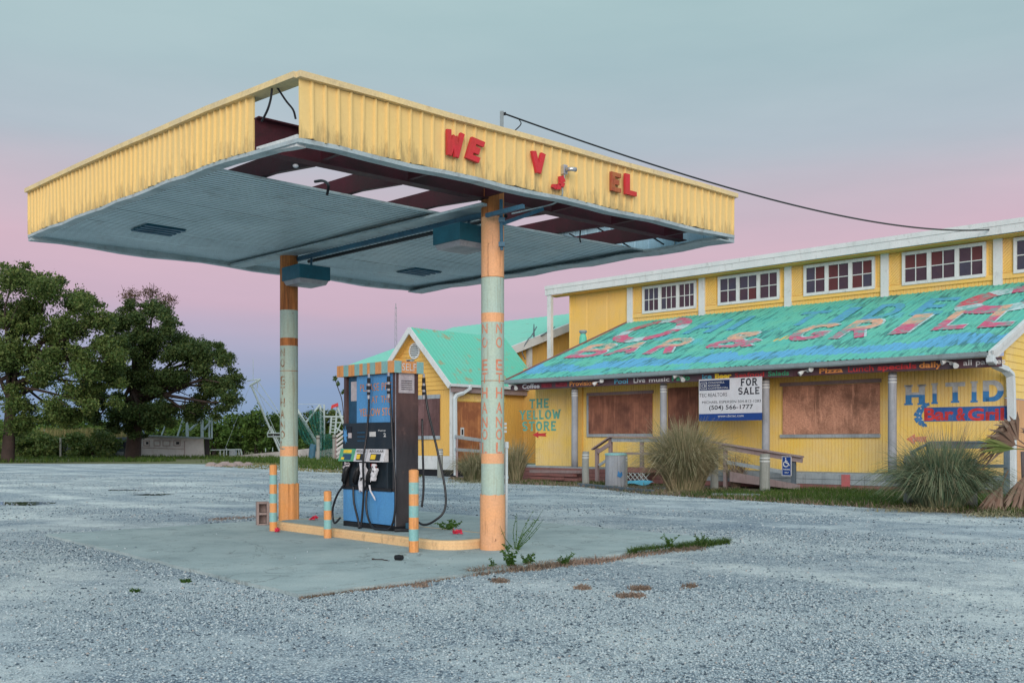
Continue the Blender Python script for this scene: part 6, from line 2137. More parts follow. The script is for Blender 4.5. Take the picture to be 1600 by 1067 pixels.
hb = side_box(w0_, sidew(790), .012, .03, 3.08, 3.40, 'heading_board', 'wall_yellow')
mb = MB(); put_text(mb, 'FISHING HORN', lambda u, v, d: B(TG0 - .034, u, v), sidew(719), sidew(752), 3.16, 3.32, .0); mb.build('lettering', 'ply_tan', hb)
# recessed wall behind, joining porch and wing
siding('side_wall_boarding', 'wall_ochre', TG0, TL - .2, 4.2, .5, 4.6, .13, -1)
# hall roof behind the wing: lean-to rising to a ridge
def hall(t, w): return 3.74 + .346 * w
mb = MB()
xs = [20.5 + (32 - 20.5) * i / 60 for i in range(61)]
for i, x in enumerate(xs):
    for w in (-.6, 5.4, 9, 13):
        mb.v.append(tuple(B(x, w if w > 0 else (2.8 if x < 23 else 5.2), hall(x, w if w > 0 else (2.8 if x < 23 else 5.2)) + (.02 if i % 2 else 0))))
for i in range(60):
    for j in range(3):
        mb.f.append((i * 4 + j, i * 4 + j + 1, (i + 1) * 4 + j + 1, (i + 1) * 4 + j)); mb.m.append(0)
mb.build('hall_roof', 'wing_roof', store)
gbar2 = MB(); gbar2.hexa([B(20.35, 2.8, hall(0, 2.8) - .34), B(20.5, 2.8, hall(0, 2.8) - .34), B(20.5, 13, hall(0, 13) - .34), B(20.35, 13, hall(0, 13) - .34),
                          B(20.35, 2.8, hall(0, 2.8) + .05), B(20.5, 2.8, hall(0, 2.8) + .05), B(20.5, 13, hall(0, 13) + .05), B(20.35, 13, hall(0, 13) + .05)])
gbar2.build('rake_board', 'white_trim', store)
siding('side_wall_boarding', 'wall_ochre', 3.2, 13, 20.9, 3.6, 8.0, .5, -1, along='w', zt=lambda w: hall(0, w) - .1)
bbox(20.88, 20.72, 7.5, 7.75, 4, 5.95, 'wall_post', 'white_trim')
bbox(20.5, 32, 13, 13.1, 3, hall(0, 13), 'hall_back', 'wall_ochre')
siding('hall_boarding', 'wall_ochre', 31.6, 22.6, 5.5, .4, 5.5, .2, -1)
# snaking creeper and bits on the rake
br_ = leaf_cloud([(*B(20.5, 4.9, 5.05), .35, .3, .22), (*B(20.5, 6.2, 5.2), .5, .3, .12), (*B(20.2, 4.2, 4.9), .3, .3, .15)], 160, .08, NPR)
tag(quads_obj('creeper', br_, 'oak_leaf_dark'), 'dark creeper on the yellow wall above the gable roof valley', 'creeper')
rp = MB()
cable(rp, [B(20.3, 7.6, 6.9), B(20.3, 7.2, 6.4), B(20.3, 7.0, 6.25), B(20.4, 6.7, 5.7), B(20.4, 6.9, 5.3)], .025)
rp.tube([B(20.3, 7.4, 6.4), B(20.2, 7.3, 7.0)], [.05, .02], 5)
rp.tube([B(20.3, 7.9, 6.5), B(20.2, 8.6, 6.85), B(20.2, 8.8, 7.0)], [.03, .03, .02], 5)
rp.build('broken_bracket', 'blue_grey_wood', store)

# ------------------------------------------------------------------ FOR SALE board between the posts
sg = thing('sale_sign', tuple(B(t_of(1141, .04), .04, 2.3)), 'large white and blue FOR SALE board between two porch posts', 'sign')
WSG = -.22
ts0, ts1 = t_of(1092, WSG), t_of(1190.5, WSG)
zs1, zs0 = z_of(590.5, (ts0 + ts1) / 2, WSG), z_of(657, (ts0 + ts1) / 2, WSG)
def on_sign(u, v, d):       # u 0..1, v 0 bottom .. 1 top
    return B(ts0 + (ts1 - ts0) * u, WSG - d, zs0 + (zs1 - zs0) * v)
def spatch(u0, u1, v0, v1, name, mat, d0, d1, parent=sg):
    mb = MB()
    q = [(u0, v0), (u1, v0), (u1, v1), (u0, v1)]
    mb.hexa([on_sign(u, v, d0) for u, v in q] + [on_sign(u, v, d1) for u, v in q])
    return mb.build(name, mat, parent)
spatch(0, 1, .17, 1, 'panel', 'sign_white', -.02, 0)
spatch(0, 1, 0, .1698, 'blue_strip', 'sign_blue', -.02, .0005)
lg = spatch(.012, .50, .73, .965, 'logo_panel', 'sign_navy', .0005, .003)
mb = MB()
for (u0, u1, v0, v1) in ((.03, .135, .755, .765), (.03, .135, .915, .925), (.03, .037, .766, .914), (.128, .135, .766, .914)):
    mb.add([on_sign(u, v, .0045) for u, v in ((u0, v0), (u1, v0), (u1, v1), (u0, v1))], [(0, 1, 2, 3)])
mb.build('logo_frame', 'print_white', lg)
mb = MB()
put_text(mb, 'CB', lambda u, v, d: on_sign(u, v, .0046), .050, .115, .795, .885, .0)
mb.build('logo', 'print_white', lg)
for s, u0, u1, v0, v1 in (('COLDWELL', .155, .42, .888, .932), ('BANKER', .155, .35, .824, .862), ('COMMERCIAL', .155, .48, .758, .80)):
    mb = MB(); put_text(mb, s, lambda u, v, d: on_sign(u, v, .0046), u0, u1, v0, v1, .0)
    mb.build('lettering', 'print_white', lg)
mb = MB()
sf = lambda u, v, d: on_sign(u, v, .003)
block_text(mb, 'FOR', lambda u, v, d: on_sign(u, v, d), .675, .93, .80, .975, .19, .16, .14, 0, .003)
mb.build('lettering', 'print_black', sg); mb = MB()
block_text(mb, 'SALE', lambda u, v, d: on_sign(u, v, d), .635, .965, .60, .765, .18, .14, .12, 0, .003)
mb.build('lettering', 'print_black', sg); mb = MB()
put_text(mb, 'TEC REALTORS', sf, .012, .46, .575, .66, .0)
mb.build('lettering', 'print_black', sg); mb = MB()
put_text(mb, 'MICHAEL ESPERSEN 504-812-1283', sf, .055, .985, .415, .475, .0)
mb.build('lettering', 'print_black', sg); mb = MB()
put_text(mb, '(504) 566-1777', sf, .17, .865, .235, .37, .012)
mb.build('lettering', 'print_black', sg)
mb = MB()
put_text(mb, 'www.cbctec.com', lambda u, v, d: on_sign(u, v, .003), .31, .72, .085, .14, .0)
mb.build('lettering', 'print_white', sg)

# ------------------------------------------------------------------ ramp rails, steps, posts in front of the porch
WRL = -.75
def rail_pt(px, py, w=WRL):
    t = t_of(px, w); return B(t, w, z_of(py, t, w))
ramp_o = thing('ramp_railing', tuple(B(6, WRL, 0)), 'weathered purplish timber hand railing of the porch ramp behind the dry grass', 'railing')
def post_(px, py_top, hw=.055, o=ramp_o, mat='purple_wood', w=WRL, z0=0.0):
    p = rail_pt(px, py_top, w)
    mb = MB(); mb.bar(Vector((p.x, p.y, z0)), p, hw * 2, hw * 2, TB); mb.build('post', mat, o, bevel=.008)
def rail_(pa, pb, wd, h, name, o=ramp_o, mat='purple_wood', w=WRL - .085):
    mb = MB(); mb.bar(rail_pt(*pa, w), rail_pt(*pb, w), wd, h); mb.build(name, mat, o)
for px, py in ((933, 700), (954, 684), (1003, 684.5), (1060, 685), (1133.5, 697)):
    post_(px, py)
post_(1240, 713, .06, ramp_o, 'blue_grey_wood')
rail_((926, 702), (955, 682), .18, .04, 'handrail'); rail_((955, 682), (1108, 684), .20, .045, 'handrail'); rail_((1110, 690), (1254, 713.5), .20, .045, 'handrail')
rail_((934, 706), (952, 694), .04, .13, 'rail_board'); rail_((956, 687), (1108, 688), .04, .13, 'rail_board', ramp_o, 'grey_wood'); rail_((1122, 697), (1254, 719), .04, .15, 'rail_board')
rail_((936, 727), (953, 715), .04, .09, 'rail_board', ramp_o, 'grey_wood'); rail_((956, 708), (1108, 709), .04, .08, 'rail_board'); rail_((1136, 722), (1236, 739), .04, .11, 'rail_board', ramp_o, 'grey_wood')
mb = MB(); mb.hexa([rail_pt(1140, 752, -1.0), rail_pt(1250, 765, -1.0), rail_pt(1250, 765, -.1), rail_pt(1140, 752, -.1), rail_pt(1140, 736, -1.0), rail_pt(1250, 757, -1.0), rail_pt(1250, 757, -.1), rail_pt(1140, 736, -.1)])
mb.build('ramp_deck', 'purple_wood', ramp_o)
bbox(t_of(1010, -.8), t_of(965, -.8), -.85, -.1, .40, .56, 'step_deck', 'red_wood', ramp_o)
# white lattice under the landing
lt = thing('lattice_panel', tuple(B(t_of(990, -.95), -.95, .1)), 'white diamond lattice panel below the porch landing', 'lattice')
ta_, tb2 = t_of(969, -.95), t_of(1016, -.95)
for i in range(9):
    for sgn in (1, -1):
        x0 = ta_ + (tb2 - ta_) * (i - 1) / 7; x1 = x0 - sgn * .33
        if not (min(ta_, tb2) - .05 < x1 < max(ta_, tb2) + .05 and min(ta_, tb2) - .05 < x0 < max(ta_, tb2) + .05): continue
        mb = MB(); mb.bar(B(x0, -.95 - .008 * sgn, .06), B(x1, -.95 - .008 * sgn, .39), .012, .035, TB * -1); mb.build('lath', 'white_trim', lt)
tarp = MB()
for i in range(7):
    for j in range(3):
        tarp.v.append(tuple(B(t_of(981, -1.1) - .17 * i, -1.05 - .16 * j, .14 - .055 * j + R.uniform(-.02, .03))))
for i in range(6):
    for j in range(2):
        tarp.f.append((i * 3 + j, i * 3 + j + 1, (i + 1) * 3 + j + 1, (i + 1) * 3 + j)); tarp.m.append(0)
tag(tarp.build('blue_tarp', 'print_cyan'), 'scrap of pale blue sheet lying below the white lattice', 'tarp')
edge_b = MB(); edge_b.bar(ground(905, 757, .05), ground(1020, 768, .05), .12, .10); tag(edge_b.build('edging_board', 'blue_grey_wood'), 'dark timber edging along the gravel before the lattice', 'edging')

# driftwood-like lumber pile at the porch foot
for i, (a, b, z, w_, mat) in enumerate(((815, 905, .10, -.35, 'red_wood'), (818, 900, .22, -.30, 'red_wood'), (830, 908, .32, -.25, 'purple_wood'), (812, 880, .05, -.65, 'red_wood'))):
    mb = MB(); mb.bar(B(t_of(a, w_), w_ + .05 * (i % 2), z), B(t_of(b, w_), w_ - .05 * (i % 2), z + .03 * (i - 1)), .2, .10)
    tag(mb.build('timber_plank', mat), ['long reddish plank on the lumber heap below the yellow wall', 'middle reddish plank of the heap below the green lettering', 'topmost purplish plank of the heap by the porch post', 'lowest loose plank lying on the gravel at the porch foot'][i], 'plank', 'planks heaped at the porch foot')

# round timber posts with white bands
def pile(px, pt, pb, label, r=.115, rot=0):
    p = ground(px, pb)
    zt = CH + (HY - pt) / F * p.y
    o = thing('timber_post', tuple(p), label, 'post', 'round timber posts in front of the store')
    mb = MB()
    mb.tube([Vector((p.x + R.uniform(-.01, .01), p.y, z)) for z in (-.05, zt * .35, zt * .7, zt)], [r * 1.04, r, r * .98, r * .95], 14)
    mb.build('shaft', 'pile_wood', o, smooth=False)
    for dz in (.10, .19):
        mb = MB(); mb.tube([Vector((p.x, p.y, zt - dz - .03)), Vector((p.x, p.y, zt - dz))], r * 1.04, 14); mb.build('white_band', 'white_trim', o)
pile(688, 701, 746, 'grey round post in front of the wing corner downspout')
pile(915, 705, 758, 'grey banded post at the left end of the porch stair rail')
pile(974.5, 709, 761, 'dark banded post standing against the litter barrel', .12)
pile(1116, 706, 765, 'grey banded post touching the right side of the big dry grass', .115)
pile(1195, 709, 770, 'tall grey banded post in front of the ramp handrail', .14)
pile(1421, 712, 792, 'grey banded post at the left edge of the dark green grass clump', .12)
pile(1518, 717, 796, 'grey post half sunk in the right of the green grass clump', .12)
# litter barrel
p = ground(962, 761)
zt = CH + (HY - 708) / F * p.y
bn = thing('litter_bin', tuple(p), 'grey pink ribbed litter bin with teal rim by the stair', 'bin')
mb = MB()
n = 24
ringb = lambda z, r: [p + Vector((r * (1.0 + (.03 if i % 2 else 0)) * math.cos(2 * math.pi * i / n), r * (1.0 + (.03 if i % 2 else 0)) * math.sin(2 * math.pi * i / n), z)) for i in range(n)]
rr_ = .32
for z0, z1 in ((0, zt - .06),):
    a, b = ringb(z0, rr_), ringb(z1, rr_)
    mb.add(a + b, [(i, (i + 1) % n, (i + 1) % n + n, i + n) for i in range(n)])
mb.build('body', 'post_wood', bn)
mb = MB(); a, b, c = ringb(zt - .06, rr_ * 1.06), ringb(zt, rr_ * 1.04), ringb(zt + .01, rr_ * .8)
mb.add(a + b + c, [(i, (i + 1) % n, (i + 1) % n + n, i + n) for i in range(n)] + [(n + i, n + (i + 1) % n, 2 * n + (i + 1) % n, 2 * n + i) for i in range(n)] + [tuple(2 * n + i for i in range(n))])
mb.build('rim', 'teal', bn)
mb = MB(); pts = [(-.05, .30), (.05, .26), (.12, .33), (.10, .45), (.04, .40), (-.02, .48)]
def on_bin(u, v): 
    a = -math.pi / 2 + u / .33; return p + Vector((.345 * math.cos(a), .345 * math.sin(a), v))
mb.add([on_bin(u + .06, v + .05) for u, v in pts], [tuple(range(6))]); mb.build('blue_mark', 'print_blue', bn)

# right-hand railing in blue grey timber
rr2 = thing('porch_railing', tuple(B(-1.5, -.5, 0)), 'blue grey timber railing below the big blue and grey lettering', 'railing')
w = -.5
for px, py in ((1427, 704), (1452, 692), (1573, 690)):
    post_(px, py, .06, rr2, 'blue_grey_wood', w)
rail_((1423, 707), (1455, 690.5), .15, .05, 'handrail', rr2, 'blue_grey_wood', w - .07); rail_((1455, 690.5), (1577, 690), .15, .05, 'handrail', rr2, 'blue_grey_wood', w - .07)
rail_((1456, 696), (1574, 695.5), .04, .16, 'rail_board', rr2, 'blue_grey_wood', w - .09); rail_((1456, 727), (1574, 728), .04, .09, 'rail_board', rr2, 'blue_grey_wood', w - .09)

# accessible-parking sign
pz = thing('parking_sign', tuple(ground(1229, 768)), 'blue wheelchair parking sign fixed at the end of the ramp rail', 'sign')
wS = WRL - .16
tS0, tS1 = t_of(1221.5, wS), t_of(1236.5, wS)
zS1, zS0 = z_of(712.5, tS0, wS), z_of(743, tS0, wS)
def on_ps(u, v, d): return B(tS0 + (tS1 - tS0) * u, wS - d, zS0 + (zS1 - zS0) * v)
def pspatch(u0, u1, v0, v1, name, mat, d0, d1):
    mb = MB(); q = [(u0, v0), (u1, v0), (u1, v1), (u0, v1)]
    mb.hexa([on_ps(u, v, d0) for u, v in q] + [on_ps(u, v, d1) for u, v in q]); return mb.build(name, mat, pz)
pspatch(0, 1, 0, 1, 'border', 'print_white', -.012, 0); pspatch(.06, .94, .03, .97, 'plate', 'sign_blue', .0005, .002)
mb = MB()
def stroke(pts, w_, d=.004):
    for i in range(len(pts) - 1):
        (x0, y0), (x1, y1) = pts[i], pts[i + 1]
        dx, dy = (x1 - x0), (y1 - y0) * 2; l = math.hypot(dx, dy) or 1
        nx, ny = -dy / l * w_, dx / l * w_ / 2
        mb.add([on_ps(a, b, d + .0003 * (i % 3)) for a, b in ((x0 + nx, y0 + ny), (x0 - nx, y0 - ny), (x1 - nx, y1 - ny), (x1 + nx, y1 + ny))], [(0, 1, 2, 3)])
stroke([(.44 + .26 * math.cos(math.radians(a)), .60 + .13 * math.sin(math.radians(a))) for a in range(110, 375, 20)], .05)
stroke([(.42, .84), (.44, .66), (.66, .66), (.76, .54), (.84, .55)], .055)
stroke([(.44, .74), (.62, .74)], .04)
mb.add([on_ps(.41 + .07 * math.cos(a), .895 + .035 * math.sin(a), .004) for a in [i * .785 for i in range(8)]], [tuple(range(8))])
mb.build('wheelchair_symbol', 'print_white', pz)
mb = MB(); put_text(mb, 'PARKING', lambda u, v, d: on_ps(u, v, .004), .16, .86, .29, .37, .02); mb.build('lettering', 'print_white', pz); mb = MB(); put_text(mb, 'ONLY', lambda u, v, d: on_ps(u, v, .004), .28, .74, .13, .21, .02)
mb.build('lettering', 'print_white', pz)
# grey timber lying in the grass before the ramp
mb = MB(); mb.bar(ground(1112, 772, .06), ground(1188, 773, .07), .16, .05); tag(mb.build('timber_plank', 'grey_wood'), 'pale grey board lying in the grass before the ramp', 'plank')

# ------------------------------------------------------------------ verge grass and soil in front of the store
verge_front = [(700, 748), (770, 755), (830, 757), (905, 760), (1000, 771), (1120, 779), (1250, 787), (1400, 795), (1600, 808), (1750, 818)]
vf = [ground(*q) for q in verge_front]
vb_ = [B(t, .1) for t in (-7, 0, 7, 14.6, 18.2)]
sheet('soil_strip', [(q.x, q.y) for q in vf] + [(q.x, q.y) for q in vb_], 0.005, 'soil')
def strip_bases(n, rng, power=1.0, x0=840, x1=1650, dens=None):
    out = []
    while len(out) < n:
        px = rng.uniform(x0, x1)
        for a, b in zip(verge_front, verge_front[1:]):
            if a[0] <= px <= b[0]:
                yv = a[1] + (b[1] - a[1]) * (px - a[0]) / (b[0] - a[0])
        g = ground(px, yv + rng.uniform(-.6, .8))
        t, w = (g - D0).dot(TA), (g - D0).dot(TB)
        f = rng.random() ** power
        q = g + TB * (-w * f * .95)
        nz = mnoise.noise((q.x * .5, q.y * .5, 3))
        if nz + .28 + (.25 if px > 1110 else 0) - .5 * f * (px < 1110) < 0: continue
        out.append((q.x, q.y, 0.0))
    return np.array(out)
rg = random.Random(4)
vgl = blades(strip_bases(26000, rg, .9, 1060, 1650), NPR, (.05, .20), .008, .6)
vg2 = blades(strip_bases(5000, rg, .9, 690, 1060), NPR, (.03, .12), .008, .6)
tag(quads_obj('verge_grass', np.concatenate([vgl, vg2]), 'grass_blade'), kind='stuff')
dry = blades(strip_bases(9000, rg, 1.6, 700, 1650), NPR, (.03, .16), .007, .9)
tag(quads_obj('dry_verge_grass', dry, 'dry_blade'), kind='stuff')

# big arching grass clumps
def clump(px, pb, rad_px, h_px, n, label, mat, seed, w=.012, lean=1.0, name='ornamental_grass'):
    rng = np.random.default_rng(seed)
    p = ground(px, pb)
    sc = p.y / F
    r, h = rad_px * sc, h_px * sc
    a = rng.random(n) * 2 * np.pi; q = np.sqrt(rng.random(n)) * r * .55
    bases = np.stack([p.x + np.cos(a) * q, p.y + np.sin(a) * q, np.zeros(n)], 1)
    out = np.stack([np.cos(a), np.sin(a), np.zeros(n)], 1)
    hh = h * (.55 + .55 * rng.random(n))
    v = []
    segs = 5
    side = np.stack([-out[:, 1], out[:, 0], np.zeros(n)], 1) + rng.normal(size=(n, 3)) * .5
    side /= np.linalg.norm(side, axis=1)[:, None]
    ln = lean * r / h * (.15 + 1.0 * rng.random(n)) * (.5 + q / (r * .55))
    jit = rng.normal(size=(n, 3)) * .19
    P = []
    for k in range(segs + 1):
        t = k / segs
        z = hh * (1.42 * t - .95 * t ** 2.5 * np.minimum(1.2, .25 + ln * 1.3))
        xy = out * (hh * ln * t ** 1.5)[:, None] + jit * (hh * t)[:, None]
        pt = bases + xy
        pt[:, 2] = np.maximum(0.01, z)
        P.append(pt)
    for k in range(segs):
        w0 = w * (1 - .8 * k / segs); w1 = w * (1 - .8 * (k + 1) / segs)
        v.append(np.stack([P[k] - side * w0, P[k] + side * w0, P[k + 1] + side * w1, P[k + 1] - side * w1], 1))
    # join the strip of one blade so that it reads as one island
    V_ = np.stack(v, 1).reshape(-1, 3)
    o = quads_obj(name, V_, mat)
    return tag(o, label, 'grass clump')
clump(1070, 769, 48, 104, 6200, 'large straw coloured arching grass clump before the porch railing', 'pampas', 1, .010, .95)
clump(1470, 797, 60, 106, 5600, 'large blue green grass clump before the blue grey railing', 'pampas_green', 2, .010, .95)
clump(1482, 790, 40, 120, 260, 'thin tall dry stems rising from the green grass clump', 'dry_blade', 3, .007, .45, 'dry_stems')
clump(742, 752, 28, 50, 1100, 'dry grey grass clump left behind the nearer column', 'pampas', 4, .012, .9)
clump(806, 752, 17, 58, 900, 'tall tan grass clump right behind the nearer column', 'pampas', 5, .011, .8)
clump(1150, 762, 14, 50, 240, 'brown dead shrub stems behind the ramp post', 'dry_blade', 6, .012, .7, 'dead_shrub')

lit = []
for px, py, rx, n in ((1070, 770, 62, 700), (1470, 798, 76, 700), (742, 753, 30, 260), (1560, 806, 40, 260)):
    for _ in range(n):
        g = ground(px + rg.gauss(0, rx * .55), py + rg.uniform(-3.0, 2.5)); lit.append((g.x, g.y, .01))
tag(quads_obj('grass_litter', blades(np.array(lit), NPR, (.06, .34), .008, 2.2, 3, .8), 'pampas'), kind='stuff')
# rail in front of the boarded door of the wing
dl = thing('door_railing', tuple(B(16.6, 1.5, 0)), 'two grey boards of a rail in front of the boarded orange door', 'railing')
for (a, b, h) in (((711, 682), (753, 688), .14), ((711, 702), (753, 705), .12)):
    mb = MB(); mb.bar(at(*a, 39.9), at(*b, 40.9), .05, h); mb.build('rail_board', 'grey_wood', dl)
for x, y, q in ((714, 682, 40.0), (751, 687, 40.9)):
    mb = MB(); mb.bar(at(x, 744.5, q), at(x, y, q), .09, .09, (0, 1, 0)); mb.build('post', 'purple_wood', dl)

# dead palm at the right edge
palm = thing('palm', tuple(ground(1588, 800)), 'small palm with drooping dead fan fronds at the right edge', 'palm')
def frond(base, tip, wd, mat, nleaf=22, spread=1.9, seed=0, droop=.5):
    rr_ = random.Random(seed)
    base, tip = Vector(base), Vector(tip)
    mb = MB()
    axis = (tip - base)
    l = axis.length
    d = axis.normalized()
    side = d.cross(Vector((0, 1, 0.2))).normalized()
    nrm = d.cross(side)
    stalk = base + axis * .35
    mb.tube([base, base.lerp(stalk, .5) + Vector((0, 0, .02)), stalk], [.018, .014, .012], 5)
    for i in range(nleaf):
        a = (i / (nleaf - 1) - .5) * spread
        dirn = (d * math.cos(a) + side * math.sin(a) + nrm * rr_.uniform(-.14, .14)).normalized()
        ll = l * .75 * (1 - .25 * abs(a) / spread) * rr_.uniform(.8, 1.1)
        p0, p1 = stalk, stalk + dirn * ll * .55
        p2 = stalk + dirn * ll + Vector((0, 0, -droop * ll * rr_.uniform(.2, .7)))
        wv = dirn.cross(nrm).normalized() * (wd * .5)
        mb.add([p0 - wv * .25, p0 + wv * .25, p1 + wv, p1 - wv], [(0, 1, 2, 3)])
        mb.add([p1 - wv, p1 + wv, p2 + wv * .1, p2 - wv * .1], [(0, 1, 2, 3)])
    return mb.build('frond', mat, palm)
Yp = ground(1588, 800).y
crown = at(1612, 705, Yp)
mb = MB(); mb.tube([Vector((crown.x, Yp, 0)), Vector((crown.x + .02, Yp, .6)), crown], [.24, .2, .2], 12); mb.build('trunk', 'purple_wood', palm)
frond(crown, at(1538, 676, Yp - .2), .07, 'dead_frond', 26, 1.6, 1, .75)
frond(crown, at(1552, 652, Yp - .1), .07, 'dead_frond', 24, 1.4, 2, .9)
frond(crown, at(1536, 694, Yp - .4), .045, 'live_frond', 13, .42, 3, .12)
frond(crown, at(1588, 815, Yp - .35), .09, 'dead_frond', 22, 1.0, 4, .1)
frond(at(1575, 735, Yp - .1), at(1547, 806, Yp - .3), .08, 'dead_frond', 18, 1.0, 5, .1)
frond(crown, at(1640, 650, Yp), .07, 'dead_frond', 24, 1.5, 6, .6)
frond(crown, at(1602, 800, Yp - .5), .08, 'dead_frond', 20, 1.1, 7, .1)
frond(crown, at(1606, 655, Yp + .1), .06, 'dead_frond', 20, 1.1, 8, .8)

# ------------------------------------------------------------------ weeds round the pad
def weed_line(name, pts_px, n, mat, h, label=None, cat=None, jit=3.0, seed=1, w=.006, z=.0, kind=None):
    rng = random.Random(seed)
    bs = []
    for _ in range(n):
        i = rng.randrange(len(pts_px) - 1)
        a, b = pts_px[i], pts_px[i + 1]
        f = rng.random()
        g = ground(a[0] + (b[0] - a[0]) * f + rng.gauss(0, jit), a[1] + (b[1] - a[1]) * f + rng.gauss(0, jit * .35))
        bs.append((g.x, g.y, z))
    o = quads_obj(name, blades(np.array(bs), NPR, h, w, 1.2, 3), mat)
    return tag(o, label, cat, None, kind)
weed_line('pad_edge_grass', [(985, 866), (1010, 862), (1060, 857), (1095, 853), (1140, 848)], 1900, 'grass_blade', (.03, .12), jit=3.5, seed=1, kind='stuff')
weed_line('pad_edge_dry_grass', [(735, 897), (770, 893), (830, 889), (870, 883), (935, 877)], 1700, 'dry_blade', (.015, .09), jit=5, seed=2, kind='stuff')
weed_line('pad_edge_dry_grass', [(930, 880), (985, 869), (1060, 860), (1100, 857)], 900, 'dry_blade', (.015, .07), jit=4, seed=3, kind='stuff')
weed_line('pad_edge_debris', [(466, 936), (560, 923), (650, 913), (735, 898)], 700, 'dry_blade', (.01, .035), jit=2.0, seed=4, kind='stuff')
weed_line('pad_edge_debris', [(330, 812), (360, 810), (400, 808)], 300, 'dry_blade', (.01, .06), jit=3, seed=9, kind='stuff')
for i, (px, py, sp, n, lab) in enumerate(((1000, 920, 12, 380, 'flat dead grass tuft in the gravel beyond the pad corner'), (985, 932, 18, 420, 'widest flat dead tuft lying in the near gravel'), (910, 919, 8, 200, 'small dead tuft in gravel right of the weed row'),
                                          (780, 908, 10, 300, 'dead tuft on gravel just below the pad edge weeds'), (655, 915, 9, 160, 'thin dry tuft at the pad edge left of the column'), (1078, 916, 8, 120, 'faint dry tuft alone in the gravel on the right'))):
    weed_line('dead_tuft', [(px - sp, py), (px + sp, py)], n, 'dry_blade', (.01, .05), lab, 'grass tuft', 4, 20 + i)
for px, py, n in ((290, 909, 90), (212, 923, 70), (50, 953, 60), (310, 926, 40)):
    pass
weed_line('small_green_tuft', [(284, 909), (296, 909)], 90, 'weed_leaf', (.01, .05), 'small green tuft in gravel below the pad left edge', 'grass tuft', 2, 41)
weed_line('small_green_tuft', [(206, 924), (218, 924)], 80, 'weed_leaf', (.01, .05), 'small green tuft farthest left in the near gravel', 'grass tuft', 2, 42)
def weed(px, py, h, n, label, seed, z=0.0, leaf=.022, spread=.5, stems=9, mat='weed_leaf'):
    rr_ = random.Random(seed)
    p = ground(px, py, z)
    o = thing('weed', tuple(p), label, 'weed')
    mb = MB(); lf_ = []
    for i in range(stems):
        a = rr_.uniform(0, 6.28); hh = h * rr_.uniform(.5, 1.05)
        tip = p + Vector((math.cos(a) * hh * spread * rr_.uniform(.4, 1.2), math.sin(a) * hh * spread, hh))
        mid = p.lerp(tip, .5) + Vector((rr_.uniform(-.04, .04), rr_.uniform(-.04, .04), .04 * hh))
        mb.tube([p, mid, tip], [.005, .004, .002], 4)
        for q in range(n // stems):
            f = rr_.uniform(.12, 1)
            c = p.lerp(mid, f * 2) if f < .5 else mid.lerp(tip, f * 2 - 1)
            u = Vector((rr_.gauss(0, 1), rr_.gauss(0, 1), rr_.gauss(0, .6))).normalized() * leaf * rr_.uniform(.6, 1.3)
            v = u.cross(Vector((rr_.gauss(0, 1), rr_.gauss(0, 1), rr_.gauss(0, 1)))).normalized() * leaf * .4
            c = c + u * .8
            lf_ += [c - u, c + v, c + u, c - v]
    mb.build('stems', mat, o)
    quads_obj('leaves', np.array([tuple(x) for x in lf_]), mat, o)
weed(805, 862, .55, 130, 'tall straggly weed growing at the foot of the nearer column', 3, 0, .018, 1.1, 11)
weed(800, 888, .26, 260, 'leafy green weed at the pad edge below the nearer column', 4, 0, .026, .6)
weed(770, 889, .13, 50, 'tiny two leaved weed left of the leafy green weed', 5, 0, .02, .5, 4)
weed(822, 885, .16, 120, 'low green weed beside the dry edge grass', 6, 0, .024, .9)
weed(880, 883, .14, 200, 'mossy green weed among the dry edge grass', 7, 0, .018, 1.3, 14)
weed(701, 827, .13, 360, 'bushy green weed on the island right of the fuel pump', 8, .152, .024, 1.6, 16)
weed(1045, 858, .20, 160, 'green weed in the grass on the right of the pad edge', 9, 0, .02, .7)
weed(1095, 852, .16, 160, 'green weed close to the pad right corner', 10, 0, .02, .8)

# ------------------------------------------------------------------ trees at the water's edge
def limbs(mb, base, top, r0, r1, n, rng, tips, spread):
    """trunk and forking limbs reaching the crown clumps"""
    base, top = Vector(base), Vector(top)
    pts = [base, base.lerp(top, .35) + Vector((rng.uniform(-.2, .2), rng.uniform(-.2, .2), 0)), base.lerp(top, .7) + Vector((rng.uniform(-.3, .3), 0, 0)), top]
    mb.tube([base - Vector((0, 0, .1))] + pts, [r0 * 1.35, r0 * 1.1, r0 * .9, r0 * .75, r0 * .55], 10)
    for tp in tips:
        tp = Vector(tp)
        f = rng.uniform(.55, 1.0)
        a = base.lerp(top, f)
        m1 = a.lerp(tp, .4) + Vector((rng.uniform(-.4, .4), rng.uniform(-.4, .4), rng.uniform(-.1, .6)))
        m2 = a.lerp(tp, .75) + Vector((rng.uniform(-.4, .4), rng.uniform(-.4, .4), rng.uniform(-.2, .5)))
        mb.tube([a, m1, m2, tp], [r0 * .42, r0 * .26, r0 * .15, .03], 6)
        for _ in range(3):
            q = m2 + Vector((rng.gauss(0, 1), rng.gauss(0, 1), rng.gauss(0, .6))) * spread
            mb.tube([m1.lerp(m2, rng.random()), q], [r0 * .10, .02], 4)
def fill(poly, n, rr_):
    xs = [p[0] for p in poly]; ys = [p[1] for p in poly]
    out = []
    while len(out) < n:
        x, y = rr_.uniform(min(xs), max(xs)), rr_.uniform(min(ys), max(ys))
        ins = False
        for (x0, y0), (x1, y1) in zip(poly, poly[1:] + poly[:1]):
            if (y0 > y) != (y1 > y) and x < (x1 - x0) * (y - y0) / (y1 - y0) + x0: ins = not ins
        if ins: out.append((x, y, rr_.uniform(13, 27)))
    return out
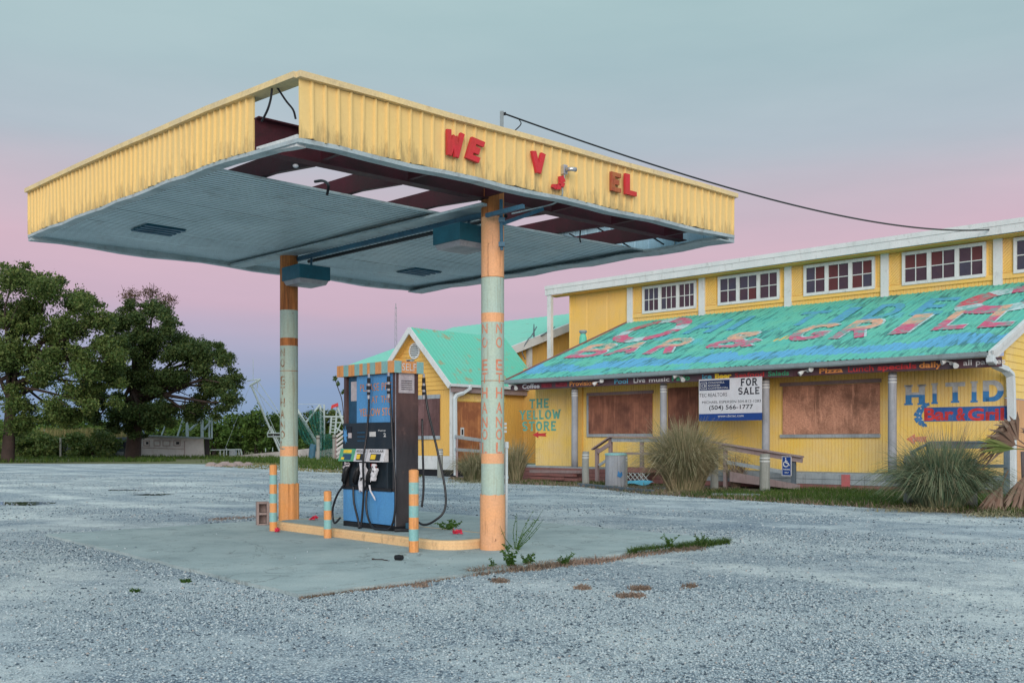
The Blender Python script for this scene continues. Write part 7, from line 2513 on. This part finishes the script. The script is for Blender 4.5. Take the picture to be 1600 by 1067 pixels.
O1 = [(-80, 440), (0, 420), (40, 420), (75, 435), (110, 452), (150, 478), (172, 505), (184, 545), (178, 585), (150, 605), (140, 645), (105, 655), (60, 675), (0, 675), (-80, 680)]
O2 = [(186, 490), (205, 480), (240, 480), (262, 490), (282, 522), (308, 545), (340, 550), (360, 568), (366, 592), (372, 612), (362, 632), (320, 640), (280, 645), (250, 648), (215, 680), (175, 680), (140, 650), (148, 620), (165, 575), (176, 520)]
def tree(px, py_b, clumps, leaves, size, label, mat, seed, r0, top_py, depth=1.0, extra=None, name='oak_tree', outline=None, nfill=60):
    rng = np.random.default_rng(seed); rr_ = random.Random(seed)
    g = ground(px, py_b)
    Y = g.y; sc = Y / F
    o = thing(name, (g.x, g.y, 0), label, 'tree', 'oaks along the left edge of the lot' if name == 'oak_tree' else None)
    cs, tips = [], []
    clumps = clumps + fill(outline, nfill, rr_) if outline else clumps
    for ci, (cx, cy, cr) in enumerate(clumps):
        for k in range(2):
            yy = Y + rr_.uniform(-1, 1) * 3.2 * depth
            c = at(cx + rr_.uniform(-.25, .25) * cr, cy + rr_.uniform(-.2, .2) * cr, yy)
            q = cr * sc * rr_.uniform(.7, 1.0)
            cs.append((c.x, c.y, c.z, q * 1.1, q * 1.2, q * .85))
            if k == 0 and ci < 22: tips.append(c)
    if outline:      # ragged feathery sprays standing out of the crown's edge
        for _ in range(70):
            i = rr_.randrange(len(outline)); (x0, y0), (x1, y1) = outline[i], outline[(i + 1) % len(outline)]
            f = rr_.random(); c = at(x0 + (x1 - x0) * f + rr_.gauss(0, 5), y0 + (y1 - y0) * f + rr_.gauss(-3, 5), Y + rr_.uniform(-2, 2)); q = rr_.uniform(5, 11) * sc
            cs.append((c.x, c.y, c.z, q * 1.3, q * 1.2, q * .8))
    mb = MB()
    limbs(mb, g, at(px + 3, top_py, Y), r0, r0 * .4, 0, rr_, tips, 1.0)
    mb.build('trunk', 'bark', o, smooth=True)
    quads_obj('crown', leaf_cloud(cs, leaves, size, rng, .25, up=.5), mat, o)
    if extra:
        cs2 = []
        for cx, cy, cr in extra:
            c = at(cx, cy, Y + rr_.uniform(-1.5, 1.5)); q = cr * sc
            cs2.append((c.x, c.y, c.z, q * 1.2, q, q * .8))
        tw = MB()
        for c in cs2:
            for _ in range(7):
                p1 = Vector(c[:3]) + Vector((rr_.gauss(0, .5) * c[3], rr_.gauss(0, .5) * c[4], rr_.uniform(-.2, 1.0) * c[5]))
                tw.tube([Vector(c[:3]) - Vector((0, 0, c[5] * 1.6)), p1], [.03, .012], 4)
        tw.build('bare_twigs', 'bark', o)
        quads_obj('sparse_crown', leaf_cloud(cs2, 1500, size * .7, rng, .2), 'twig_leaf', o)
    return o
T1 = [(20, 442, 36), (72, 452, 36), (118, 470, 34), (150, 500, 32), (-30, 470, 55), (38, 500, 44), (98, 515, 40), (160, 540, 28), (5, 560, 48), (70, 575, 42), (130, 585, 34), (25, 632, 34), (85, 640, 30), (-50, 560, 70), (-60, 650, 50), (140, 632, 22), (165, 575, 20), (45, 660, 22), (180, 556, 22), (184, 596, 20), (178, 628, 18), (190, 530, 16), (110, 612, 24), (60, 600, 26)]
T2 = [(208, 494, 24), (240, 484, 24), (266, 504, 20), (186, 535, 34), (240, 530, 34), (285, 545, 26), (172, 585, 30), (222, 588, 36), (280, 592, 32), (316, 562, 24), (346, 556, 17), (330, 600, 22), (358, 602, 14), (150, 632, 24), (200, 640, 26), (250, 634, 24), (298, 640, 18), (345, 640, 12), (175, 668, 16), (232, 662, 16), (362, 626, 8), (148, 652, 18), (300, 655, 13), (336, 652, 12), (140, 604, 20), (182, 556, 20), (186, 512, 20), (205, 668, 16), (268, 660, 14), (352, 640, 10)]
T0 = [(-60, 470, 45), (-110, 520, 60), (-150, 600, 60), (-80, 640, 40)]
tree(12, 721, T1, 125000, .10, 'largest oak with its trunk at the left picture edge', 'oak_leaf', 21, .42, 560, outline=O1, nfill=62)
tree(207, 716, T2, 118000, .105, 'dark oak with a thick trunk in front of the derelict cabin boat', 'oak_leaf_dark', 22, .62, 590, 1.0, [(205, 462, 20), (235, 458, 20), (262, 468, 17)], outline=O2, nfill=58)

# scrub on the far bank, bush by bush
def bush(px, pt, pb, wpx, Y, n, label, seed, mat='bush_leaf', size=.20, z0=-.2):
    rng = np.random.default_rng(seed); rr_ = random.Random(seed)
    sc = Y / F
    x = (px - CX) * sc
    zt = CH + (HY - pt) * sc
    o = thing('bush', (x, Y, z0), label, 'bush', 'bushes on the far bank')
    cs = []
    k = max(4, int(wpx / 9))
    for i in range(k):
        f = (i + .5) / k * 2 - 1
        hz = (zt - z0) * (1 - .35 * abs(f) ** 2) * rr_.uniform(.82, 1.0)
        for j in range(3):
            cs.append((x + f * wpx * sc * .9, Y + rr_.uniform(-2, 2), z0 + hz * (.25 + .28 * j), wpx * sc / k * 2.2, 2.2, hz * .24))
    quads_obj('foliage', leaf_cloud(cs, n, size, rng, .4, up=.4), mat, o)
    mb = MB()
    for i in range(6):
        a = Vector((x + rr_.uniform(-.4, .4) * wpx * sc, Y + rr_.uniform(-1, 1), z0 - .5))
        mb.tube([a, a + Vector((rr_.uniform(-.8, .8), rr_.uniform(-.5, .5), (zt - z0) * .7))], [.12, .03], 5)
    mb.build('stems', 'bark', o)
bl = [(55, 640, 700, 50, 118, 'green scrub behind the trunk of the largest oak'), (125, 648, 700, 40, 116, 'pale green scrub seen under the left oak crown'), (165, 655, 702, 30, 121, 'scrub between the two oak trunks above the reeds'),
      (270, 645, 700, 44, 124, 'scrub behind the roof of the derelict cabin boat'), (330, 652, 702, 34, 120, 'yellow green scrub right of the cabin boat roof poles'), (372, 640, 704, 36, 128, 'bright green scrub below the tip of the boat boom'),
      (412, 634, 705, 34, 122, 'tall green scrub left of the far column'), (448, 640, 704, 30, 126, 'scrub hidden partly by the far column'), (478, 638, 705, 26, 130, 'dark scrub right of the far column behind green nets'),
      (512, 634, 704, 30, 133, 'dark scrub behind the white trawler masts'), (548, 645, 705, 36, 128, 'scrub behind the fuel pump left side'), (590, 650, 705, 40, 130, 'scrub behind the fuel pump'), (8, 650, 700, 40, 120, 'scrub at the left edge behind the oak')]
for i, (px, pt, pb, wpx, Y, lab) in enumerate(bl):
    bush(px, pt, pb, wpx, Y, 5200, lab, 50 + i, 'bush_leaf' if i not in (8, 9) else 'oak_leaf')
far = leaf_cloud([((x), 260 + 20 * math.sin(x), 1.2, 14, 8, 3.2 + 1.2 * math.sin(x * .13)) for x in range(-330, 60, 12)], 16000, .55, NPR, .4)
tag(quads_obj('distant_woodland', far, 'oak_leaf'), kind='stuff')

# reeds left of the dark oak and low shrubs
rb_ = []
rg = random.Random(8)
for _ in range(7000):
    px = rg.uniform(60, 205); Y = rg.uniform(96, 112)
    rb_.append(((px - CX) / F * Y, Y, -.5))
tag(quads_obj('reed_bed', blades(np.array(rb_), NPR, (1.6, 3.6), .035, .25, 3), 'reed'), kind='stuff')
for px, pt, w_, lab in ((160, 667, 26, 'dark round shrub before the reeds by the grey boat'), (115, 672, 22, 'grey green shrub before the reeds at the left'), (70, 676, 24, 'dark low shrub right of the left trunk'), (40, 668, 22, 'dark shrub against the left trunk')):
    bush(px, pt, 715, w_, 90, 2600, lab, int(px), 'oak_leaf', .14, 0.0)

# grass along the edge of the lot
gl_ = []
for _ in range(22000):
    px = rg.uniform(-40, 740)
    far_y = 706 if px < 440 else 700
    near = 722 if px < 330 else (722 + (px - 330) / 200 * 14 if px < 530 else 738 + (px - 530) * .02)
    if px > 660: near = 745
    y = far_y + 4 + (near - far_y - 4) * rg.random()
    g = ground(px, y)
    if g.y > 95: continue
    n = mnoise.noise((g.x * .12, g.y * .12, 0))
    if y > near - 5 and n < .05: continue
    gl_.append((g.x, g.y, -.03))
gg = np.array(gl_)
tag(quads_obj('lot_edge_grass', blades(gg, NPR, (.10, .38), .03, .6), 'grass_blade'), kind='stuff')
pale = []
for _ in range(3500):
    px = rg.uniform(330, 660); y = 719 + (px - 330) / 200 * 10 + rg.uniform(0, 10)
    g = ground(px, y); pale.append((g.x, g.y, 0))
tag(quads_obj('dry_lot_grass', blades(np.array(pale), NPR, (.03, .10), .03, .9), 'reed'), kind='stuff')
# rubble heap at the lot edge
for i, (px, py, r) in enumerate(((330, 728, .38), (343, 729, .30), (352, 727.5, .42), (362, 728.5, .34), (372, 727, .40), (380, 728, .26), (388, 726.5, .30))):
    g = ground(px, py)
    rr_ = random.Random(i + 5)
    mb = MB()
    import_ring = []
    for a in range(8):
        import_ring.append([Vector((g.x + r * q * math.cos(a * .785) * rr_.uniform(.8, 1.2), g.y + r * q * math.sin(a * .785), h * r)) for q, h in ((1.0, 0), (.85, .35), (.4, .6))])
    vs = [p for c in import_ring for p in c]
    fs = [(3 * a + j, 3 * ((a + 1) % 8) + j, 3 * ((a + 1) % 8) + j + 1, 3 * a + j + 1) for a in range(8) for j in range(2)] + [tuple(3 * a + 2 for a in range(8))]
    mb.add(vs, fs)
    tag(mb.build('rubble', 'concrete_block'), 'lump of pale rubble in the heap at the far gravel edge', 'rubble', 'rubble heap at the edge of the lot')

# ------------------------------------------------------------------ boats
def hull(o, name, mat, x0, x1, pts_top, pts_bot, beam, Y, flare=.8):
    """hull side seen from the land: rails given in photo points, real beam behind"""
    mb = MB()
    n = len(pts_top)
    t_ = [at(*p, Y) for p in pts_top]; b_ = [at(*p, Y) for p in pts_bot]
    vs = []
    for i in range(n):
        f = i / (n - 1)
        wv = beam * (math.sin(min(1, (1 - f) * 3) * math.pi / 2) * .9 + .1) * (math.sin(min(1, f * 3 + .3) * math.pi / 2))
        yo = Vector((0, (beam - wv) / 2, 0))
        vs += [t_[i] + yo, b_[i] + yo + Vector((0, wv * (1 - flare) / 2, 0)), b_[i] + yo + Vector((0, wv * (1 + flare) / 2, 0)), t_[i] + yo + Vector((0, wv, 0))]
    fs = []
    for i in range(n - 1):
        for j in range(3):
            fs.append((4 * i + j, 4 * (i + 1) + j, 4 * (i + 1) + j + 1, 4 * i + j + 1))
        fs.append((4 * i + 3, 4 * (i + 1) + 3, 4 * (i + 1), 4 * i))
    fs += [(0, 1, 2, 3), tuple(4 * (n - 1) + k for k in (3, 2, 1, 0))]
    mb.add(vs, fs)
    return mb.build(name, mat, o)
def spar(o, name, mat, pts, Y, r, dy=0.0):
    mb = MB()
    P = [at(p[0], p[1], Y + (p[2] if len(p) > 2 else 0)) for p in pts]
    mb.tube(P, r, 6)
    return mb.build(name, mat, o)
# grey skiff with a bluish wheelhouse, mostly behind the dark oak
Yb = 91
sk = thing('skiff', tuple(at(150, 710, Yb)), 'low grey boat with a bluish cabin behind the dark oak trunk', 'boat')
hull(sk, 'hull', 'grey_wood', 0, 0, [(94, 693), (110, 695), (140, 699), (170, 704), (206, 708)], [(96, 716), (112, 717), (140, 717), (170, 717), (206, 718)], 2.4, Yb)
mb = MB(); mb.hexa([at(163, 712, Yb + .6), at(204, 712, Yb + .6), at(204, 712, Yb + 2.2), at(163, 712, Yb + 2.2), at(170, 684, Yb + .7), at(206, 682, Yb + .7), at(206, 682, Yb + 2.1), at(170, 684, Yb + 2.1)]); mb.build('cabin', 'blue_grey_wood', sk)
mb = MB(); mb.hexa([at(174, 700, Yb + .55), at(198, 700, Yb + .55), at(198, 700, Yb + .63), at(174, 700, Yb + .63), at(176, 690, Yb + .6), at(198, 690, Yb + .6), at(198, 690, Yb + .66), at(176, 690, Yb + .66)]); mb.build('window', 'pane_blue', sk)
for x in (100, 128, 150, 176): spar(sk, 'cleat', 'boat_white', [(x, 699), (x, 694)], Yb - .05, .05)
tag(spar(None, 'fence_post', 'pile_wood', [(94.5, 718), (94.5, 684)], 88, .09), 'pale leaning mooring stake at the left end of the grey boat', 'stake')
# derelict cabin boat
Yb = 94
db = thing('cabin_boat', tuple(at(260, 716, Yb)), 'derelict whitish cabin boat with pole frame on its flat roof', 'boat')
mb = MB(); mb.hexa([at(214, 718, Yb), at(320, 718, Yb), at(320, 718, Yb + 3.2), at(214, 718, Yb + 3.2), at(212, 681, Yb), at(318, 684.5, Yb), at(318, 684.5, Yb + 3.2), at(212, 681, Yb + 3.2)]); cbn = mb.build('cabin', 'boat_white', db)
mb = MB(); mb.hexa([at(208, 680.5, Yb - .3), at(331, 686, Yb - .3), at(331, 686, Yb + 3.6), at(208, 680.5, Yb + 3.6), at(208, 678, Yb - .3), at(331, 683.5, Yb - .3), at(331, 683.5, Yb + 3.6), at(208, 678, Yb + 3.6)]); mb.build('roof', 'gutter', db)
for x0, x1 in ((224, 234), (240, 250.5), (254, 266), (271, 282)):
    mb = MB()
    for (a, b, c, d) in ((x0, x1, 687.5, 688.6), (x0, x1, 695.5, 696.6), (x0, x0 + 1.1, 688.6, 695.5), (x1 - 1.1, x1, 688.6, 695.5)):
        mb.hexa([at(a, d, Yb - .05), at(b, d, Yb - .05), at(b, d, Yb), at(a, d, Yb), at(a, c, Yb - .05), at(b, c, Yb - .05), at(b, c, Yb), at(a, c, Yb)])
    w_ = mb.build('window', 'purple_wood', cbn)
    if x0 in (224, 271):
        mb = MB(); mb.hexa([at(x0 + 4, 694, Yb - .02), at(x1 - 2, 694, Yb - .02), at(x1 - 2, 694, Yb), at(x0 + 4, 694, Yb), at(x0 + 4, 690, Yb - .02), at(x1 - 2, 690, Yb - .02), at(x1 - 2, 690, Yb), at(x0 + 4, 690, Yb)]); mb.build('broken_pane', 'print_black', w_)
for x in (288.5,):
    spar(db, 'door_seam', 'purple_wood', [(x, 689), (x, 716)], Yb - .02, .03)
for y0, y1 in ((699, 701), (712, 714)):
    spar(db, 'plank_seam', 'purple_wood', [(216, y0), (288, y1)], Yb - .02, .025)
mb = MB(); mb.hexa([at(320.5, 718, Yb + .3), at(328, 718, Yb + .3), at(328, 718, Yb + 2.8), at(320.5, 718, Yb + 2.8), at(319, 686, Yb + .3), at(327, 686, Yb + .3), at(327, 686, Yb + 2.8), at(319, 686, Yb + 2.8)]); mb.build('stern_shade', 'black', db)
for pts, r in (([(277, 682), (288, 648)], .08), ([(292.5, 683), (292.5, 647)], .14), ([(316, 684), (315.5, 649)], .14), ([(296, 672), (314, 655), (330, 650)], .11), ([(319, 671), (330, 658), (343, 647)], .11), ([(327, 685), (327, 655)], .08), ([(331, 685), (331, 657)], .08), ([(252, 681), (260, 660)], .06), ([(259, 659), (290, 652)], .04), ([(293, 657), (316, 661)], .05)):
    spar(db, 'roof_pole', 'boat_mast', pts, Yb + 1.5, r)
hull(db, 'hull', 'boat_white', 0, 0, [(205, 714), (240, 715), (280, 716), (322, 716)], [(206, 722), (240, 723), (280, 723), (322, 722)], 3.4, Yb - .2)
# long white fishing boat with railings and a lowered boom
Yb = 92
fb_ = thing('fishing_boat', tuple(at(400, 716, Yb)), 'long low white boat hull with railings and raised A shaped boom', 'boat')
hull(fb_, 'hull', 'boat_white', 0, 0, [(322, 716), (360, 712.5), (400, 708.5), (440, 705), (484, 700)], [(324, 722), (360, 722), (400, 721), (440, 720), (478, 717)], 3.2, Yb)
for pts, r in (([(329, 703), (376, 702)], .06), ([(376, 702), (379, 716)], .06), ([(344, 703), (344, 714)], .05), ([(350, 702), (350, 714)], .05), ([(354, 700), (354, 714)], .05), ([(360, 702), (360, 714)], .05), ([(373, 701), (374, 714)], .05)):
    spar(fb_, 'railing', 'boat_mast', pts, Yb + .3, r)
mb = MB(); c = at(364, 708, Yb + .5); mb.tube([c - Vector((0, 0, .35)), c + Vector((0, 0, .3))], .35, 10); mb.build('drum', 'grey_wood', fb_)
for pts, r in (([(438, 706), (392, 601)], .10), ([(442, 706), (424, 668)], .07), ([(390, 603), (407, 592.5)], .12), ([(386, 595), (407, 592)], .06), ([(393, 601), (455, 672)], .035), ([(403, 595), (440, 650), (460, 680)], .035), ([(402, 594), (402.5, 606)], .05), ([(390, 604), (352, 700)], .015), ([(395.5, 594), (395.5, 560)], .025), ([(398, 600), (412, 632), (437, 690)], .02), ([(415, 700), (415, 706)], .04), ([(426, 699), (426, 705)], .04)):
    spar(fb_, 'boom', 'boat_mast', pts, Yb + 1.2, r)
nbd = spar(fb_, 'board_frame', 'boat_mast', [(418, 676.5), (440, 676.5), (440, 682), (418, 682), (418, 676.5), (424.5, 666)], Yb + 1.1, .06)
for i in range(5):
    x = 420 + i * 4
    mb = MB(); mb.box(at(x + 1, 679.3, Yb + 1.1), (.09, 0, 0), (0, .02, 0), (0, 0, .12)); mb.build('board_letter', 'print_black', nbd)
# trawler with green nets behind the pump
Yb = 88
tw_ = thing('trawler', tuple(at(510, 712, Yb)), 'white trawler masts and ladder behind green nets beside the fuel pump', 'boat')
hull(tw_, 'hull', 'boat_white', 0, 0, [(484, 706), (510, 702), (540, 696), (575, 690), (605, 684)], [(488, 720), (510, 720), (540, 720), (575, 718), (600, 714)], 4.0, Yb + 3.0)
for pts, r in (([(464, 640), (496, 694)], .16), ([(478, 660), (500, 632)], .09), ([(501, 634), (501, 700)], .09), ([(506.5, 632), (506.5, 686)], .09), ([(460, 631), (506, 632)], .02), ([(506, 651), (542, 651)], .09), ([(518, 651), (515.5, 678)], .09), ([(526, 650), (523, 678)], .09), ([(526, 632), (536, 660), (548, 690)], .11), ([(526, 640), (525, 651)], .06), ([(523, 667), (545, 682)], .08), ([(533, 660), (526, 676)], .06), ([(525, 660), (542, 660)], .06)):
    spar(tw_, 'mast', 'boat_mast', pts, Yb + 2.5, r)
for y in (655, 660, 665, 670, 675):
    spar(tw_, 'rung', 'boat_mast', [(517.4 - (y - 655) * .09, y), (525.2 - (y - 655) * .1, y)], Yb + 2.5, .05)
for y in (640, 648, 656, 664, 672, 680):
    spar(tw_, 'rung', 'boat_mast', [(501, y), (506.5, y + 5)], Yb + 2.5, .035)
mb = MB(); mb.hexa([at(517, 638.5, Yb + 2.2), at(529, 634, Yb + 2.2), at(529, 634, Yb + 3), at(517, 638.5, Yb + 3), at(518, 633, Yb + 2.2), at(528, 629, Yb + 2.2), at(528, 629, Yb + 3), at(518, 633, Yb + 3)]); mb.build('radar_box', 'print_red', tw_)
def net(name, prof, label, seed):
    """hanging net: prof rows of (x0,x1,y), folded"""
    rr_ = random.Random(seed)
    o = thing(name, tuple(at((prof[-1][0] + prof[-1][1]) / 2, 716, Yb + 1)), label, 'net')
    mb = MB(); nc = 26
    for r_, (x0, x1, y) in enumerate(prof):
        for c in range(nc):
            f = c / (nc - 1)
            fold = .13 * math.sin(f * 31 + r_ * .3) + .08 * math.sin(f * 57 + 1)
            mb.v.append(tuple(at(x0 + (x1 - x0) * f + rr_.uniform(-.3, .3), y + 2.5 * math.sin(f * 3.14) * (1 if r_ < 2 else .3), Yb + 1.2 + fold)))
    for r_ in range(len(prof) - 1):
        for c in range(nc - 1):
            mb.f.append((r_ * nc + c, r_ * nc + c + 1, (r_ + 1) * nc + c + 1, (r_ + 1) * nc + c)); mb.m.append(0)
    mb.build('netting', 'net_green', o)
    return o
net('fishing_net', [(463, 467, 645), (464, 478, 660), (467, 490, 678), (476, 497, 692), (490, 500, 700)], 'green fishing net slung from the slanting spar right of the far column', 3)
net('fishing_net', [(500, 516, 676), (500, 521, 686), (499, 522, 700), (498, 523, 716)], 'heap of dark green net hung between the two timber piles', 4)
net('fishing_net', [(484, 502, 640), (482, 506, 655), (488, 507, 672), (496, 507, 690)], 'thin green net hanging behind the left trawler mast', 5)
def dock_pile(px, pt, label, w_=3.4):
    Y = 80
    o = thing('dock_pile', tuple(at(px, 717, Y)), label, 'pile', 'weathered dock piles at the trawler')
    mb = MB(); mb.tube([at(px, 722, Y), at(px + .2, 700, Y), at(px, pt, Y)], [w_ * Y / F * .5 * 1.05, w_ * Y / F * .5, w_ * Y / F * .5], 10); mb.build('shaft', 'pile_wood', o)
    mb = MB(); mb.tube([at(px, pt + 4, Y), at(px, pt + 5.5, Y)], w_ * Y / F * .54, 10); mb.build('rope_band', 'bark', o)
dock_pile(497, 680, 'pale weathered dock pile in front of the green nets', 5.6)
dock_pile(522, 679, 'brown dock pile right of the green net heap', 5.2)
ds = thing('dock_stair', tuple(at(533, 715, 79)), 'white slatted boarding stair beside the fuel pump left edge', 'stair')
for i in range(6):
    y = 672 + i * 7
    mb = MB(); mb.bar(at(525.5, y + 10, 79), at(541, y - 2, 79), .05, .16); mb.build('tread', 'boat_white', ds)
spar(ds, 'stringer', 'purple_wood', [(524.5, 716), (525.5, 684)], 79.2, .10); spar(ds, 'stringer', 'boat_mast', [(541, 712), (541, 662)], 79.2, .08)
mb = MB(); mb.tube([at(487, 716, 82), at(488.5, 700, 82), at(490, 694, 82)], [.28, .27, .25], 10); tag(mb.build('blue_drum', 'strut_blue'), 'upright pale blue drum wrapped by net left of the pale pile', 'drum')
# leafy twig seen past the pump's left edge
tg = thing('sapling', tuple(at(520, 735, 40)), 'thin dark leafy sapling top left of the fuel pump roof', 'sapling')
mb = MB(); cable(mb, [at(536, 745, 40), at(538, 680, 40), at(535, 630, 40), at(528, 606, 40), at(522, 588, 40)], .018, 5); mb.build('stem', 'bark', tg)
quads_obj('leaves', leaf_cloud([(*at(524, 591, 40), .10, .1, .16), (*at(528, 600, 40), .08, .1, .12), (*at(536, 612, 40), .12, .1, .16)], 70, .07, NPR, .2), 'oak_leaf_dark', tg)
# radio mast far off
rm = thing('radio_mast', tuple(at(618, 690, 420)), 'distant lattice radio mast in the pink haze behind the gabled wing', 'mast')
for dx in (-1.3, 1.3):
    spar(rm, 'leg', 'gutter', [(618.5 + dx * 2.2, 690), (618.5 + dx * .8, 480)], 420, .10)
for i in range(14):
    y = 488 + i * 10
    spar(rm, 'brace', 'gutter', [(618.5 - 1.5, y), (618.5 + 1.5, y + 8)], 420, .05)
spar(rm, 'tip', 'gutter', [(618.5, 482), (618.5, 474)], 420, .14)
